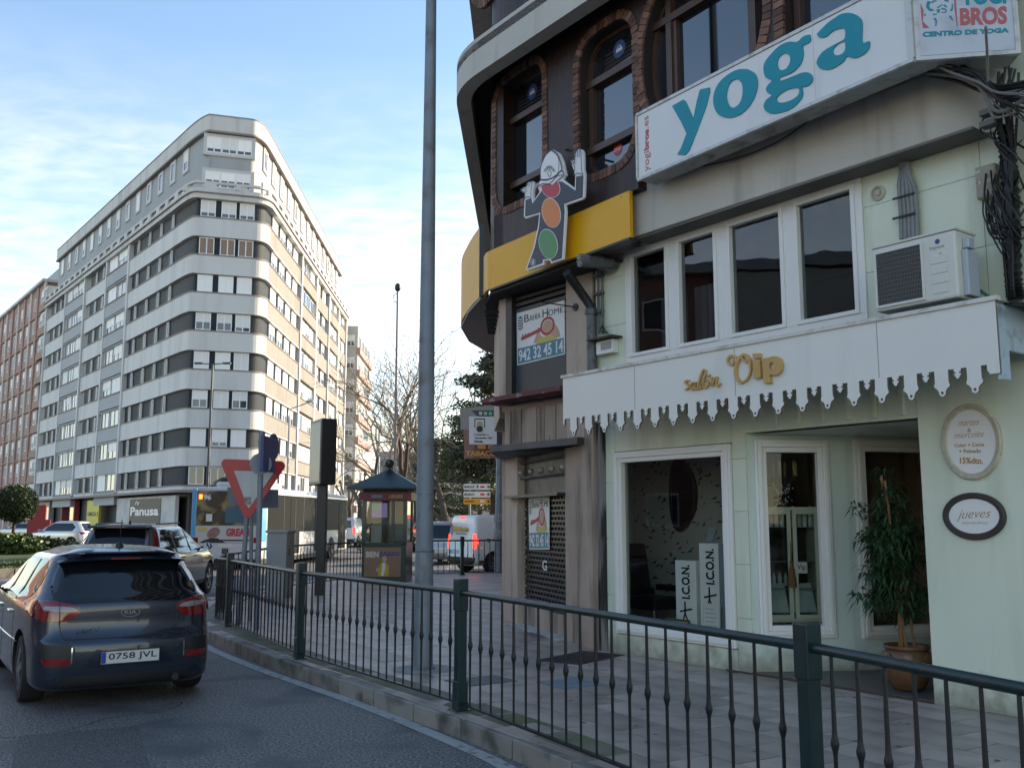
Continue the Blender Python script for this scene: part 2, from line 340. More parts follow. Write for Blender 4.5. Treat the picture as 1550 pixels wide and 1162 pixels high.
def offs(P, d):
    out = []
    for i, p in enumerate(P):
        t = (P[min(i + 1, len(P) - 1)] - P[max(i - 1, 0)]).normalized(); out.append(p + Vector((t.y, -t.x)) * -d * -1)
    return out
KB = offs(KS, .10)
m = MB(); m.prism([(p.x, p.y, .02) for p in KB] + [(.9, 36, .02), (14, 36, .02), (14, .1, .02)], (0, 0, .12)); pav = struct('pavement', m, JOINT)
kerb = tag(thing('kerb', None, None, (0, 0, 0)), kind='structure')
K1, K2, K3 = resample(KS, .8), None, None
ko = K1; ki = offs(K1, .16); kj = offs(K1, .52)
for i in range(len(K1) - 1):
    g = .011; a, b = ko[i], ko[i + 1]; c, d = ki[i], ki[i + 1]; e, f = kj[i], kj[i + 1]; t = (b - a).normalized() * g; h = random.uniform(-.003, .004)
    P = [(a + t), (b - t), (d - t), (c + t)]
    MB().hexa([(q.x, q.y, -.05) for q in P] + [(q.x, q.y, .150 + h) for q in P]).build('kerb_stone', KERB, kerb, bev=.012)
    P = [(c + t) + (c - a).normalized() * g, (d - t) + (d - b).normalized() * g, (f - t), (e + t)]
    MB().hexa([(q.x, q.y, .03) for q in P] + [(q.x, q.y, .1535 + h) for q in P]).build('border_stone', MOSS, kerb, bev=.006)
# paving tiles
TA = R(33); tu = Vector((-math.sin(TA), math.cos(TA))); tv = Vector((math.cos(TA), math.sin(TA))); TW, TH = .60, .40
tl = []
for i in range(-12, 70):
    for j in range(-30, 60):
        c = Vector((1.0, 7.0)) + tu * ((i + (.5 if j % 2 else 0)) * TW) + tv * (j * TH)
        if not inside(c.x, c.y): continue
        if (c - Vector((1.135, 12.1))).dot(Vector((.599, -.801))) > -3 and (c - Vector((1.135, 12.1))).dot(Vector((-.801, -.599))) < -1.9: continue
        if c.x > 1.2 + max(0, (15 - c.y)) * .9 and c.y > 9: continue
        if c.y > 29: continue
        z = c.y * 1.0; u = 775 + 1450 * c.x / max(c.y, .3)
        tl.append((0 if (c.y > 3 and -40 < u < 1620) else 1, c.length, c))
tl.sort(key=lambda q: (q[0], q[1]))
tm = MB().box(-TW / 2 + .005, TW / 2 - .005, -TH / 2 + .005, TH / 2 - .005, -.02, 0).mesh('paving_tile', TILE)
rest = MB()
for k, (q, _, c) in enumerate(tl):
    h = .150 + random.uniform(-.0022, .0022)
    if k < 298:
        o = bpy.data.objects.new('paving_tile', tm); o.location = (c.x, c.y, h); o.rotation_euler = (random.uniform(-.003, .003), random.uniform(-.003, .003), math.atan2(tu.y, tu.x)); link(o, pav)
    else: rest.obox((c.x, c.y), TW / 2 - .006, TH / 2 - .006, .13, h, math.atan2(tu.y, tu.x))
tag(rest.build('far_paving_tiles', TILE, pav), kind='stuff')
m = MB()
for i in range(0, len(GUMM.f)):
    c = GUMM.v[GUMM.f[i][0]]
    if inside(c[0] - .1, c[1]) and inside(c[0] + .1, c[1]) and (Vector((c[0], c[1])) - Vector((1.135, 12.1))).dot(Vector((-.801, -.599))) > .1 and inside(c[0] - .45, c[1] - .3): m.add([GUMM.v[k] for k in GUMM.f[i]], [tuple(range(7))])
tag(m.build('gum_spots', GUM, pav, recalc=False), kind='stuff')
IRON = mat('cast_iron', (.05, .05, .05), .5, .5, var=.3, bump=.3)
def cover(cx, cy, hx, hy, rz, mt, label, bars=0):
    r = thing('access_cover', label, 'access cover', (cx, cy, .152), rz)
    MB().box(-hx, hx, -hy, hy, -.02, .0035).build('frame', mt, r, local=True)
    if bars:
        for i in range(bars):
            x = -hx + .03 + (2 * hx - .06) * (i + .5) / bars; MB().box(x - hx / bars * .5, x + hx / bars * .5, -hy + .03, hy - .03, .0035, .010).build('bar', IRON, r, local=True)
    else: MB().box(-hx + .02, hx - .02, -hy + .02, hy - .02, .0035, .006).build('lid', mt, r, local=True)
q = gp(862, 1034); cover(q.x, q.y, .24, .24, TA, mat('pale_blue_plate', (.20, .27, .33), .5, var=.3, vs=9), 'pale bluish square cover plate in the pavement tiles outside the corner shop')
q = gp(880, 995); cover(q.x, q.y, .5, .3, R(53), mat('grate_frame', (.05, .047, .045), .7), 'dark barred floor grate in the pavement at the foot of the stone pillar', 14)
q = gp(728, 1030); cover(q.x, q.y, .3, .22, TA, mat('grey_cover', (.16, .16, .16), .55, var=.4, vs=14, bump=.6, bs=60), 'grey textured access cover in the pavement just right of the railing post', 0)

# ================================================================== RAILINGS
RGREEN = mat('dark_green_paint', (.008, .034, .036), .33, var=.3, vs=6, dirt=(.03, .035, .03), ds=9, dt=(.6, .75), spec=.5, bump=.08, bs=90)
RDARK = mat('railing_black', (.012, .014, .017), .42, var=.3, vs=12, dirt=(.045, .03, .02), ds=16, dt=(.62, .75), bump=.1, bs=150)
ZP = .15
bal = MB().lathe((0, 0, 0), [(.008, 0), (.0085, .06), (.0105, .44), (.013, .455), (.019, .475), (.0215, .49), (.019, .505), (.014, .525), (.012, .56), (.0085, .93)], 7).mesh('baluster', RDARK, smooth=True)
balf = MB().lathe((0, 0, 0), [(.009, 0), (.013, .46), (.022, .49), (.013, .52), (.009, .93)], 4).mesh('baluster', RDARK)
def railing(name, label, pts, kinds, near=True, nper=21, h=1.09):
    root = thing(name, label, 'railing', (pts[0][0], pts[0][1], ZP))
    for i, p in enumerate(pts):
        if not kinds[i]: continue
        d = Vector(pts[min(i + 1, len(pts) - 1)]) - Vector(pts[max(i - 1, 0)]); rz = math.atan2(d.y, d.x)
        m = MB(); m.obox(p, .042, .042, ZP, ZP + h - .01, rz); m.obox(p, .050, .050, ZP + h - .27, ZP + h, rz); m.obox(p, .053, .053, ZP - .01, ZP + .24, rz, .94); m.obox(p, .08, .08, ZP - .005, ZP + .012, rz)
        m.build('post', RGREEN, root, bev=.008 if near else 0)
    seg = []
    start = 0
    idx = sorted(set([0, len(pts) - 1] + [i for i in range(len(pts)) if kinds[i]]))
    for a, b in zip(idx[:-1], idx[1:]):
        P = [Vector(pts[i]) for i in range(a, b + 1)]
        if len(P) > 2: P = smooth_line(P, 5)
        L = sum((P[i + 1] - P[i]).length for i in range(len(P) - 1))
        MB().tube([(p.x, p.y, ZP + h - .115) for p in P], .026, 10 if near else 6).build('top_rail', RGREEN, root, smooth=True)
        m = MB()
        for i in range(len(P) - 1):
            d = (P[i + 1] - P[i]).normalized(); n_ = Vector((-d.y, d.x)) * .02; a_, b_ = P[i], P[i + 1]
            m.hexa([(q.x, q.y, ZP + .055) for q in (a_ - n_, b_ - n_, b_ + n_, a_ + n_)] + [(q.x, q.y, ZP + .07) for q in (a_ - n_, b_ - n_, b_ + n_, a_ + n_)])
        m.build('bottom_rail', RDARK, root)
        st = L / nper if near else .17; Q = resample(P, st); Q = Q[1:-1] if (Q[-1] - Q[-2]).length < st * .6 else Q[1:]
        for q in Q:
            if (q - P[-1]).length < .07: continue
            inst(bal if near else balf, 'baluster', (q.x, q.y, ZP + .06), root)
    return root
railing('street_railing', 'dark green railing with knobbed balusters along the kerb in front of the salon', [(2.75, 1.35), (1.46, 4.87), (-.44, 8.4), (-2.47, 11.43), (-4.26, 14.72)], [0, 1, 1, 1, 1])
railing('street_railing', 'curved end of the green railing bending round behind the yield sign', [(-4.26, 14.86), (-4.72, 15.6), (-5.02, 17.0), (-5.15, 19), (-5.2, 20.6), (-5.35, 22.2)], [0, 0, 1, 0, 0, 1], nper=14)
railing('street_railing', 'distant green railing running from the grey cabinet to the lottery kiosk', [(-5.25, 22.35), (-4.75, 24.2), (-3.95, 26.4)], [0, 0, 0], near=False)
railing('street_railing', 'distant green railing in front of the white delivery van', [(-2.75, 27.6), (-1.44, 28.1), (.4, 28.8)], [0, 1, 0], near=False)
# ================================================================== SALON SHOPFRONT
FS = Fr(1.135, 12.1, 36.8)
MINT = mat('mint_wall', (.71, .75, .59), .55, var=.10, vs=1.2, dirt=(.52, .56, .42), ds=2.5, dt=(.48, .72), streak=True, bump=.04, bs=30)
MINTP = mat('mint_panel', (.71, .75, .59), .45, var=.10, vs=1.2, dirt=(.46, .48, .34), ds=2.2, dt=(.50, .74), streak=True, rnd=.03, bump=.04, bs=30, base=(.35, (.30, .29, .22)))
MINTD = mat('mint_paint_bluish', (.60, .69, .60), .5, var=.08, vs=1.5, dirt=(.45, .5, .4), ds=2, dt=(.52, .75), streak=True, base=(.3, (.3, .29, .22)))
UPVC = mat('white_frame', (.80, .78, .73), .35, var=.04, vs=2)
CREAM = mat('cream_frame', (.74, .71, .63), .4, var=.08)
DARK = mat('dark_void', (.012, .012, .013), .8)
GL = glass('shop_glass', (.86, .89, .88), gain=1.1); GLD = glass('window_glass', (.66, .68, .68), bump=.05, gain=1.9)
salon = thing('salon_shopfront', 'pale mint green salon front with white framed windows and a recessed doorway', 'shop front', FS.w(0, .15, 0))
XR = 8.5   # the front runs on past the right edge of the frame
wx = [.23, 2.10]; dr = [2.29, 4.27]; wz = [.38, 2.57]; dz = 2.66; us = [.49, 3.83]; uz = [3.64, 5.12]
w = MB()
for (a, b, c, d) in [(-.1, wx[0], .1, 6.2), (wx[0], wx[1], .1, wz[0]), (wx[0], wx[1], wz[1], 6.2), (wx[1], dr[0], .1, 6.2), (dr[0], dr[1], dz, 6.2), (dr[1], XR, .1, 6.2)]:
    if d > 6 and a < us[1] and b > us[0] - .3:     # leave the upper window strip open
        a0, b0 = a, b
        w.fb(FS, a0, b0, c, uz[0], -.22, -.02); w.fb(FS, a0, b0, uz[1], d, -.22, -.02)
        if a0 < us[0]: w.fb(FS, a0, min(us[0], b0), uz[0], uz[1], -.22, -.02)
        if b0 > us[1]: w.fb(FS, us[1], b0, uz[0], uz[1], -.22, -.02)
    else: w.fb(FS, a, b, c, d, -.22, -.02)
w.build('wall', MINT, salon)
def clad(f, s0, s1, z0, z1, ws, hs, root=salon, mt=MINTP, n0=-.021, n1=0):
    ns = max(1, round((s1 - s0) / ws)); nz_ = max(1, round((z1 - z0) / hs)); g = .0025
    for i in range(ns):
        for j in range(nz_):
            a = s0 + (s1 - s0) * i / ns; b = s0 + (s1 - s0) * (i + 1) / ns; c = z0 + (z1 - z0) * j / nz_; d = z0 + (z1 - z0) * (j + 1) / nz_
            MB().fb(f, a + g, b - g, c + g, d - g, n0, n1 + random.uniform(-.001, .001)).build('cladding_panel', mt, root)
clad(FS, -.02, wx[0], .15, 3.55, .3, .62); clad(FS, wx[0], wx[1], .15, wz[0], 2, .3); clad(FS, wx[0], wx[1], wz[1], 2.95, 2, .4); clad(FS, wx[1], dr[0], .15, 2.95, .3, .62)
clad(FS, dr[1], XR, .15, 3.2, 2.2, 3.1); clad(FS, -.02, us[0], 3.55, 5.4, .6, .62); clad(FS, us[1], XR, 3.45, 5.4, 1.1, .62)
# soffit over the door with its ribs
MB().fb(FS, dr[0], dr[1], dz, 3.05, -.02, .004).build('door_header', MINT, salon)
for i in range(7):
    s = dr[0] + .12 + i * .285; MB().fb(FS, s, s + .045, dz + .03, 3.2, .004, .045).build('header_rib', MINT, salon, bev=.008)
def molding(f, s0, s1, z0, z1, root, mt, steps=((-.055, .0, .03), (.0, .045, .055), (.045, .075, .035)), name='window_frame', nb=0):
    m = MB()
    for a, b, n in steps:      # band between outward offsets a..b raised by n
        m.fb(f, s0 - b, s0 - a, z0 - b, z1 + b, -.05 + nb, n + nb); m.fb(f, s1 + a, s1 + b, z0 - b, z1 + b, -.05 + nb, n + nb)
        m.fb(f, s0 - a, s1 + a, z0 - b, z0 - a, -.05 + nb, n + nb); m.fb(f, s0 - a, s1 + a, z1 + a, z1 + b, -.05 + nb, n + nb)
    return m.build(name, mt, root, bev=.006)
sw = bpy.data.objects.new('shop_window', MB().fb(FS, wx[0] + .02, wx[1] - .02, wz[0] + .02, wz[1] - .02, -.045, -.04).mesh('shop_window', GL, wloc(salon))); link(sw, salon)
molding(FS, wx[0] + .085, wx[1] - .085, wz[0] + .085, wz[1] - .085, salon, UPVC)
# recessed doorway: slanted display pane, inner pane, ceiling, floor and threshold
pA = FS.w(2.29, 0, -.02); pB = gp(1295.5, 1018); pC = FS.w(3.35, 0, -2.1)
def fr2(a, b):     # frame from point a to point b, normal towards the street
    d = (b - a); d.z = 0; f = Fr(a.x, a.y, 0); f.s = d.normalized(); f.n = Vector((f.s.y, -f.s.x, 0)); f.o = Vector((a.x, a.y, 0)); return f, d.length
F2, L2 = fr2(pA, pB); F3, L3 = fr2(pB, pC)
for f, L, s0, s1, z0, z1 in ((F2, L2, .075, L2 - .2, .52, 2.58), (F3, L3, .10, L3 - .15, .50, 2.60)):
    m = MB(); m.fb(f, 0, s0, .1, 2.95, -.08, 0); m.fb(f, s1, L, .1, 2.95, -.08, 0); m.fb(f, s0, s1, .1, z0, -.08, 0); m.fb(f, s0, s1, z1, 2.95, -.08, 0); m.build('wall', MINTD, salon)
    MB().fb(f, s0, s1, z0, z1, -.05, -.045).build('display_pane', GL, salon)
    molding(f, s0 + .07, s1 - .07, z0 + .07, z1 - .07, salon, UPVC if f is F2 else CREAM)
m = MB(); m.poly([FS.w(2.2, 2.64, -.02), FS.w(4.3, 2.64, -.02), FS.w(4.3, 2.64, -2.6), FS.w(2.2, 2.64, -2.6)]); m.build('doorway_ceiling', MINT, salon)
m = MB(); m.fb(FS, 4.27, 4.35, .1, 2.95, -2.5, -.221); m.build('doorway_side_wall', MINT, salon)
m = MB(); m.prism([FS.w(2.27, .1, 0), FS.w(4.27, .1, 0), FS.w(4.27, .1, -2.4), FS.w(2.27, .1, -2.4)], (0, 0, .075)); m.build('doorway_floor', mat('grey_vinyl', (.10, .095, .09), .4, var=.2), salon)
MB().fb(FS, 1.95, 4.27, .15, .166, .0, .03).build('threshold_strip', mat('brown_strip', (.07, .045, .03), .5), salon)
# glazed door at the back of the recess, standing ajar
dl = thing('salon_door', 'glazed salon door with cream frame at the back of the recessed doorway', 'door', FS.w(3.4, .175, -2.1))
m = MB(); D = Fr(0, 0, 0); D.s = FS.s; D.n = FS.n; D.o = FS.w(3.4, 0, -2.12); m.fb(D, 0, .1, .18, 2.5, 0, .05); m.fb(D, .77, .87, .18, 2.5, 0, .05); m.fb(D, .1, .77, 2.4, 2.5, 0, .05); m.fb(D, .1, .77, .18, .45, 0, .05); m.build('door_frame', CREAM, dl)
MB().fb(D, .1, .77, .45, 2.4, .02, .026).build('pane', GL, dl); MB().tube([D.w(.14, 1.0, .06), D.w(.14, 1.35, .06)], .012).build('handle', mat('steel', (.5, .5, .5), .25, 1), dl)
# ---- upper window strip, four panes
for k, (a, b) in enumerate(((.49, 2.06), (2.06, 3.83))):
    win = MB(); f = .075; mid = (a + b) / 2 + .02
    win.fb(FS, a, b, uz[0], uz[0] + f, -.1, .02); win.fb(FS, a, b, uz[1] - f - .03, uz[1], -.1, .02); win.fb(FS, a, a + f, uz[0] + f, uz[1] - f - .03, -.1, .02); win.fb(FS, b - f, b, uz[0] + f, uz[1] - f - .03, -.1, .02)
    win.fb(FS, mid - .07, mid + .07, uz[0] + f, uz[1] - f - .03, -.1, .02)
    for c, d in ((a + f, mid - .07), (mid + .07, b - f)):
        win.fb(FS, c, c + .045, uz[0] + f, uz[1] - f - .03, -.08, .035); win.fb(FS, d - .045, d, uz[0] + f, uz[1] - f - .03, -.08, .035)
        win.fb(FS, c + .045, d - .045, uz[0] + f, uz[0] + f + .045, -.08, .035); win.fb(FS, c + .045, d - .045, uz[1] - f - .075, uz[1] - f - .03, -.08, .035)
    wo_ = win.build('window', UPVC, salon, bev=.005)
    for c, d in ((a + f, mid - .07), (mid + .07, b - f)):
        MB().fb(FS, c + .04, d - .04, uz[0] + f + .04, uz[1] - f - .07, -.03, -.024).build('pane', GLD, wo_)
# room behind the upper windows
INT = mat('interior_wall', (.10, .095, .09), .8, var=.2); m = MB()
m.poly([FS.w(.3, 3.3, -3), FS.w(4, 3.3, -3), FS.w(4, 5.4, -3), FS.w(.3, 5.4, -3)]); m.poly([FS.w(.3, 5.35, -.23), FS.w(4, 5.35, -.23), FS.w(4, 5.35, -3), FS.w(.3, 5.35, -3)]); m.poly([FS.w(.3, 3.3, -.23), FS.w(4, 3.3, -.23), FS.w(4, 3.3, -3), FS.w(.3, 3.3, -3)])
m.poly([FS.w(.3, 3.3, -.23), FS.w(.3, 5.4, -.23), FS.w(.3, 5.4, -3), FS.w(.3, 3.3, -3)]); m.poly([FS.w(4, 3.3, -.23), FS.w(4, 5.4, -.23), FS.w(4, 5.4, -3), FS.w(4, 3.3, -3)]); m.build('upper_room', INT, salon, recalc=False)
CURT = stripes('curtain_cloth', (.42, .42, .43), (.22, .22, .23), 5, .9, 'X', .4)
def curtain(name, label, s0, s1, z0, z1, n):
    m = MB(); k = 40; P = [(s0 + (s1 - s0) * i / k, n + .022 * math.sin(i * 2.1) + .01 * math.sin(i * 5.3)) for i in range(k + 1)]
    m.add([FS.w(s, z, nn) for s, nn in P for z in (z0, z1)], [(2 * i, 2 * i + 2, 2 * i + 3, 2 * i + 1) for i in range(k)])
    return tag(m.build(name, CURT, smooth='all', recalc=False), label, 'curtain')
curtain('curtain', 'grey half curtain behind the leftmost upper window of the salon', .75, 1.2, 3.6, 4.45, -.35); curtain('curtain', 'grey half curtain behind the second upper window from the left', 1.3, 1.85, 3.6, 4.5, -.35)
m = MB().fb(FS, 1.62, 1.68, 3.6, 4.9, -.6, -.57); tag(m.build('strip_light', mat('tube_white', (.7, .7, .66), .4, emit=(1, .95, .8), es=.15)), 'pale upright tube seen through the second upper window from the left', 'light tube')
# ---- interior of the salon, ground floor
FLOOR = mat('salon_floor', (.16, .15, .14), .35); WALLP = mat('salon_inner_wall', (.46, .45, .42), .8); m = MB()
def ip(s, z, n): return FS.w(s, z, n)
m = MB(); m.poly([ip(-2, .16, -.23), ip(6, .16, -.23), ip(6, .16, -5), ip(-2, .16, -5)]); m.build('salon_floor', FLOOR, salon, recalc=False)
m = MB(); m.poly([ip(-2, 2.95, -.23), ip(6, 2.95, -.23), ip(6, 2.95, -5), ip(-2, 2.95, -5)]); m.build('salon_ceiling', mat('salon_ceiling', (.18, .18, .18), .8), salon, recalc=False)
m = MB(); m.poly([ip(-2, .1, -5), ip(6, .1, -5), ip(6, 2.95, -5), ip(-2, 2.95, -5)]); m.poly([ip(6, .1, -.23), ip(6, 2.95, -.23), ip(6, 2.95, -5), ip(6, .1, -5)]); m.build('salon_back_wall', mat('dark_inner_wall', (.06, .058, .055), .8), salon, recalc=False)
m = MB(); m.fb(FS, -1.7, 1.25, .16, 2.94, -1.75, -1.65); pw = m.build('papered_wall', WALLP, salon)
m = MB(); m.fb(FS, -1.25, -1.15, .16, 2.94, -1.65, -.75); m.build('salon_side_wall', mat('bluish_side', (.35, .42, .44), .8), salon)
rr = random.Random(5); BIRD = mat('wallpaper_motif', (.05, .055, .06), .8); m = MB()
for i in range(330):        # birds and sprigs printed on the wallpaper
    s = rr.uniform(-1.6, 1.2); z = rr.uniform(.5, 2.9); a = rr.uniform(-.7, .7); q = rr.uniform(.014, .032)
    for kx, kz, rx, rz in ((0, 0, 1, .5), (.9, .45, .45, .35), (-1.2, -.3, .8, .18)):
        cx = s + q * (kx * math.cos(a) - kz * math.sin(a)); cz = z + q * (kx * math.sin(a) + kz * math.cos(a))
        m.poly([FS.w(cx + q * rx * math.cos(t), cz + q * rz * math.sin(t), -1.645) for t in (0, 1.05, 2.09, 3.14, 4.19, 5.24)])
m.build('wallpaper_print', BIRD, pw)
BLK = mat('black_leather', (.012, .012, .014), .35); FRM = mat('mirror_wood', (.03, .022, .018), .4)
mi = thing('salon_mirror', 'dark framed ornate mirror on the papered wall inside the salon', 'mirror', FS.w(.95, 1.8, -1.64))
def onwall(pts, n): return [FS.w(s, z, n) for s, z in pts]
sc_, zc_ = FS.uv(1031, 748, -1.6); out = []
for i in range(40):
    t = 2 * math.pi * i / 40; r_ = 1 + .08 * math.cos(3 * t) + (.25 if abs(t - math.pi / 2) < .18 else 0); out.append((sc_ + .25 * r_ * math.sin(t + math.pi / 2), zc_ + .50 * r_ * -math.cos(t + math.pi / 2)))
MB().fprism(FS, out, -1.64, -1.60).build('mirror_frame', FRM, mi); MB().fprism(FS, [(sc_ + (s - sc_) * .82, zc_ + (z - zc_) * .85) for s, z in out], -1.60, -1.595).build('mirror_glass', mat('mirror_glass', (.35, .4, .4), .03, 1), mi)
dc = FS.uv(985, 880, -1.0)[0]
ch = thing('salon_chair', 'black padded styling chair inside the salon window', 'chair', FS.w(dc, .16, -1.0))
def lf(s, z, n): return FS.w(dc - .72 + s, z, n)
m = MB(); m.hexa([lf(.42, .75, -.85), lf(.55, .75, -.8), lf(.55, .75, -1.2), lf(.42, .75, -1.25), lf(.36, 1.42, -.9), lf(.44, 1.42, -.86), lf(.44, 1.42, -1.2), lf(.36, 1.42, -1.24)]); m.build('backrest', BLK, ch, bev=.05)
MB().fb(FS, dc - .27, dc + .28, .58, .74, -1.3, -.8).build('seat', BLK, ch, bev=.04)
for n in (-.78, -1.34): MB().fb(FS, dc - .22, dc + .26, .8, .88, n - .04, n + .04).build('armrest', BLK, ch, bev=.02)
MB().lathe(FS.w(dc, .16, -1.05), [(.27, 0), (.27, .03), (.05, .05), (.04, .42)], 16).build('pedestal', mat('chrome', (.6, .6, .6), .12, 1), ch, smooth=True)
WBOX = mat('white_box', (.85, .80, .73), .45, var=.04); INK = mat('black_print', (.012, .012, .013), .5); GREY = mat('grey_panel', (.20, .23, .24), .6)
def icon_box(lbl, s0, s1, z1, n0, n1, tb, tt):
    r = thing('display_box', lbl, 'display box', FS.w((s0 + s1) / 2, .4, n1)); MB().fb(FS, s0, s1, .3, z1, n0, n1).build('box', WBOX, r); sm = (s0 + s1) / 2
    # the writing runs up the box
    V, Fc = letter_mesh('I.C.O.N.', .035, .5); x0 = min(v[0] for v in V); x1 = max(v[0] for v in V); y0 = min(v[1] for v in V); y1 = max(v[1] for v in V); mm = MB(); w_ = (s1 - s0) * .40
    mm.add([FS.w(sm + w_ / 2 - w_ * (v[1] - y0) / (y1 - y0), tb + (tt - tb) * (v[0] - x0) / (x1 - x0), n1 + .002 + (.003 if v[2] > 0 else 0)) for v in V], Fc); mm.build('lettering', INK, r)
    mm = MB(); c = tb - .17     # the emblem: a long bar with a crossbar and two bent legs
    mm.stroke(FS, [(sm - .02, tb - .03), (sm - .02, c - .02)], .022, n1 + .001, n1 + .004); mm.stroke(FS, [(sm - .1, c + .02), (sm + .09, c + .06)], .02, n1 + .004, n1 + .006); mm.stroke(FS, [(sm - .02, c), (sm + .02, c - .08), (sm + .05, c - .16)], [.02, .012], n1 + .001, n1 + .004); mm.stroke(FS, [(sm - .02, c), (sm - .05, c - .08), (sm - .07, c - .15)], [.02, .012], n1 + .006, n1 + .008)
    mm.build('emblem', INK, r)
q0 = FS.uv(1022, 848, -.32)[0]; q1 = FS.uv(1053, 848, -.32)[0]; p0_ = FS.uv(1058, 822, -.34)[0]; p1_ = FS.uv(1090, 822, -.34)[0]; zq = FS.uv(1040, 848, -.32)[1]; zp_ = FS.uv(1074, 822, -.34)[1]
icon_box('shorter white display box with black sideways lettering in the shop window', q0, q1, zq, -.50, -.32, FS.uv(1040, 906, -.32)[1], zq - .05); icon_box('taller white display box with black sideways lettering in the shop window', p0_, p1_, zp_, -.50, -.34, FS.uv(1074, 884, -.34)[1], zp_ - .06)
tag(MB().fb(FS, p1_ + .005, p1_ + .13, .3, zp_, -.52, -.3).build('side_panel', GREY), 'grey upright panel beside the taller white display box', 'panel')
def pic(lbl, s0, s1, z0, z1, n, fm, nm='picture_frame'):
    r = thing(nm, lbl, 'frame', FS.w((s0 + s1) / 2, z0, n)); m = MB(); t = .025
    for a, b, c, d in ((s0, s1, z0, z0 + t), (s0, s1, z1 - t, z1), (s0, s0 + t, z0 + t, z1 - t), (s1 - t, s1, z0 + t, z1 - t)): m.fb(FS, a, b, c, d, n, n + .02)
    m.build('frame', fm, r); MB().fb(FS, s0 + t, s1 - t, z0 + t, z1 - t, n, n + .008).build('sheet', WBOX, r); m = MB()
    for i in range(6):
        z = z1 - .06 - i * (z1 - z0 - .1) / 6; m.fb(FS, s0 + .05, s1 - .05 - rr.uniform(0, .05), z - .004, z + .004, n + .008, n + .010)
    m.build('print', mat('pale_print', (.35, .35, .38), .6), r); return r
GOLDF = mat('gilt_frame', (.13, .10, .045), .4, .4, bump=.3, bs=80)
pic('small gilt framed notice standing on the shop window ledge', FS.uv(1007, 950, -.2)[0], FS.uv(1043, 950, -.2)[0], .42, .60, -.22, GOLDF); pic('white framed notice leaning on the taller display box', FS.uv(1061, 950, -.25)[0], FS.uv(1089, 950, -.25)[0], .42, .80, -.28, WBOX)
BOTT = mat('white_bottle', (.85, .85, .8), .3)
def bottle(lbl, s, z, n, h=.2, r=.03, f=FS):
    o = thing('product_bottle', lbl, 'bottle', f.w(s, z, n), 0, 'white hair product bottles'); MB().lathe((0, 0, 0), [(r, 0), (r, h * .72), (r * .5, h * .82)], 10).build('bottle_body', BOTT, o, True, local=True); MB().lathe((0, 0, h * .82), [(r * .5, 0), (r * .5, h * .18)], 8).build('cap', BOTT, o, True, local=True)
bottle('white product bottle on top of the taller display box, left one', p1_ + .03, zp_, -.4, .3, .035); bottle('white product bottle on top of the taller display box, right one', p1_ + .11, zp_, -.42, .3, .035)
ss = thing('small_sign', 'small dark tilted card on top of the taller display box', 'card', FS.w(1.74, 1.62, -.42)); MB().hexa([FS.w(p0_ + a_, zp_ + b_, n_) for a_, b_, n_ in ((.05, .02, -.4), (.15, .005, -.4), (.15, .005, -.41), (.05, .02, -.41), (.09, .19, -.42), (.20, .17, -.42), (.20, .17, -.43), (.09, .19, -.43))]).build('card', GREY, ss)
# cabinet behind the slanted pane
CAB = mat('cabinet_cream', (.80, .76, .60), .5); cab = thing('display_cabinet', 'cream glass-doored cabinet with bottles behind the slanted pane', 'cabinet', F2.w(.5, .18, -.7))
cn = -.55; cs0, cz1 = F2.uv(1152, 767, cn); cs1 = F2.uv(1240, 767, cn)[0]; cz0 = F2.uv(1195, 941, cn)[1]
m = MB(); t = .035; m.fb(F2, cs0, cs1, cz1 - t, cz1, cn - .35, cn); m.fb(F2, cs0, cs1, cz0, cz0 + t, cn - .35, cn); m.fb(F2, cs0, cs0 + t, cz0 + t, cz1 - t, cn - .35, cn); m.fb(F2, cs1 - t, cs1, cz0 + t, cz1 - t, cn - .35, cn); m.build('carcass', CAB, cab); MB().fb(F2, cs0 + t, cs1 - t, cz0 + t, cz1 - t, cn - .36, cn - .34).build('back_board', mat('cabinet_back', (.05, .055, .05), .7), cab)
for zz in (1.66, 1.28, .98): MB().fb(F2, cs0 + t, cs1 - t, zz - .008, zz, cn - .33, cn - .03).build('shelf', mat('glass_shelf', (.3, .36, .36), .1), cab)
for a, b in ((cs0 + .03, (cs0 + cs1) / 2 - .01), ((cs0 + cs1) / 2 + .01, cs1 - .03)):
    m = MB(); q = .045; m.fb(F2, a, b, cz0 + .03, cz0 + .08, cn, cn + .02); m.fb(F2, a, b, cz1 - .08, cz1 - .03, cn, cn + .02); m.fb(F2, a, a + q, cz0 + .08, cz1 - .08, cn, cn + .02); m.fb(F2, b - q, b, cz0 + .08, cz1 - .08, cn, cn + .02); dd = m.build('cabinet_door', CAB, cab); MB().fb(F2, a + q, b - q, cz0 + .08, cz1 - .08, cn + .006, cn + .01).build('pane', GL, dd)
for leg in (cs0 + .03, cs1 - .07): MB().fb(F2, leg, leg + .04, .18, cz0, cn - .3, cn - .02).build('leg', CAB, cab)
for i in range(9):
    s = cs0 + .07 + i * (cs1 - cs0 - .14) / 8
    if i != 4: bottle('white bottle %s on the top shelf of the cream cabinet' % ('at the far left', 'second from the left', 'third from the left', 'fourth from the left', '', 'fourth from the right', 'third from the right', 'second from the right', 'at the far right')[i], s, 1.66, cn - .1, .19 + .02 * (i % 3), .028, F2)
for i in range(4): bottle('small bottle %s on the middle shelf of the cream cabinet' % ('leftmost', 'second from left', 'third from left', 'rightmost')[i], cs0 + .1 + i * .07, 1.0, cn - .15, .14, .024, F2)
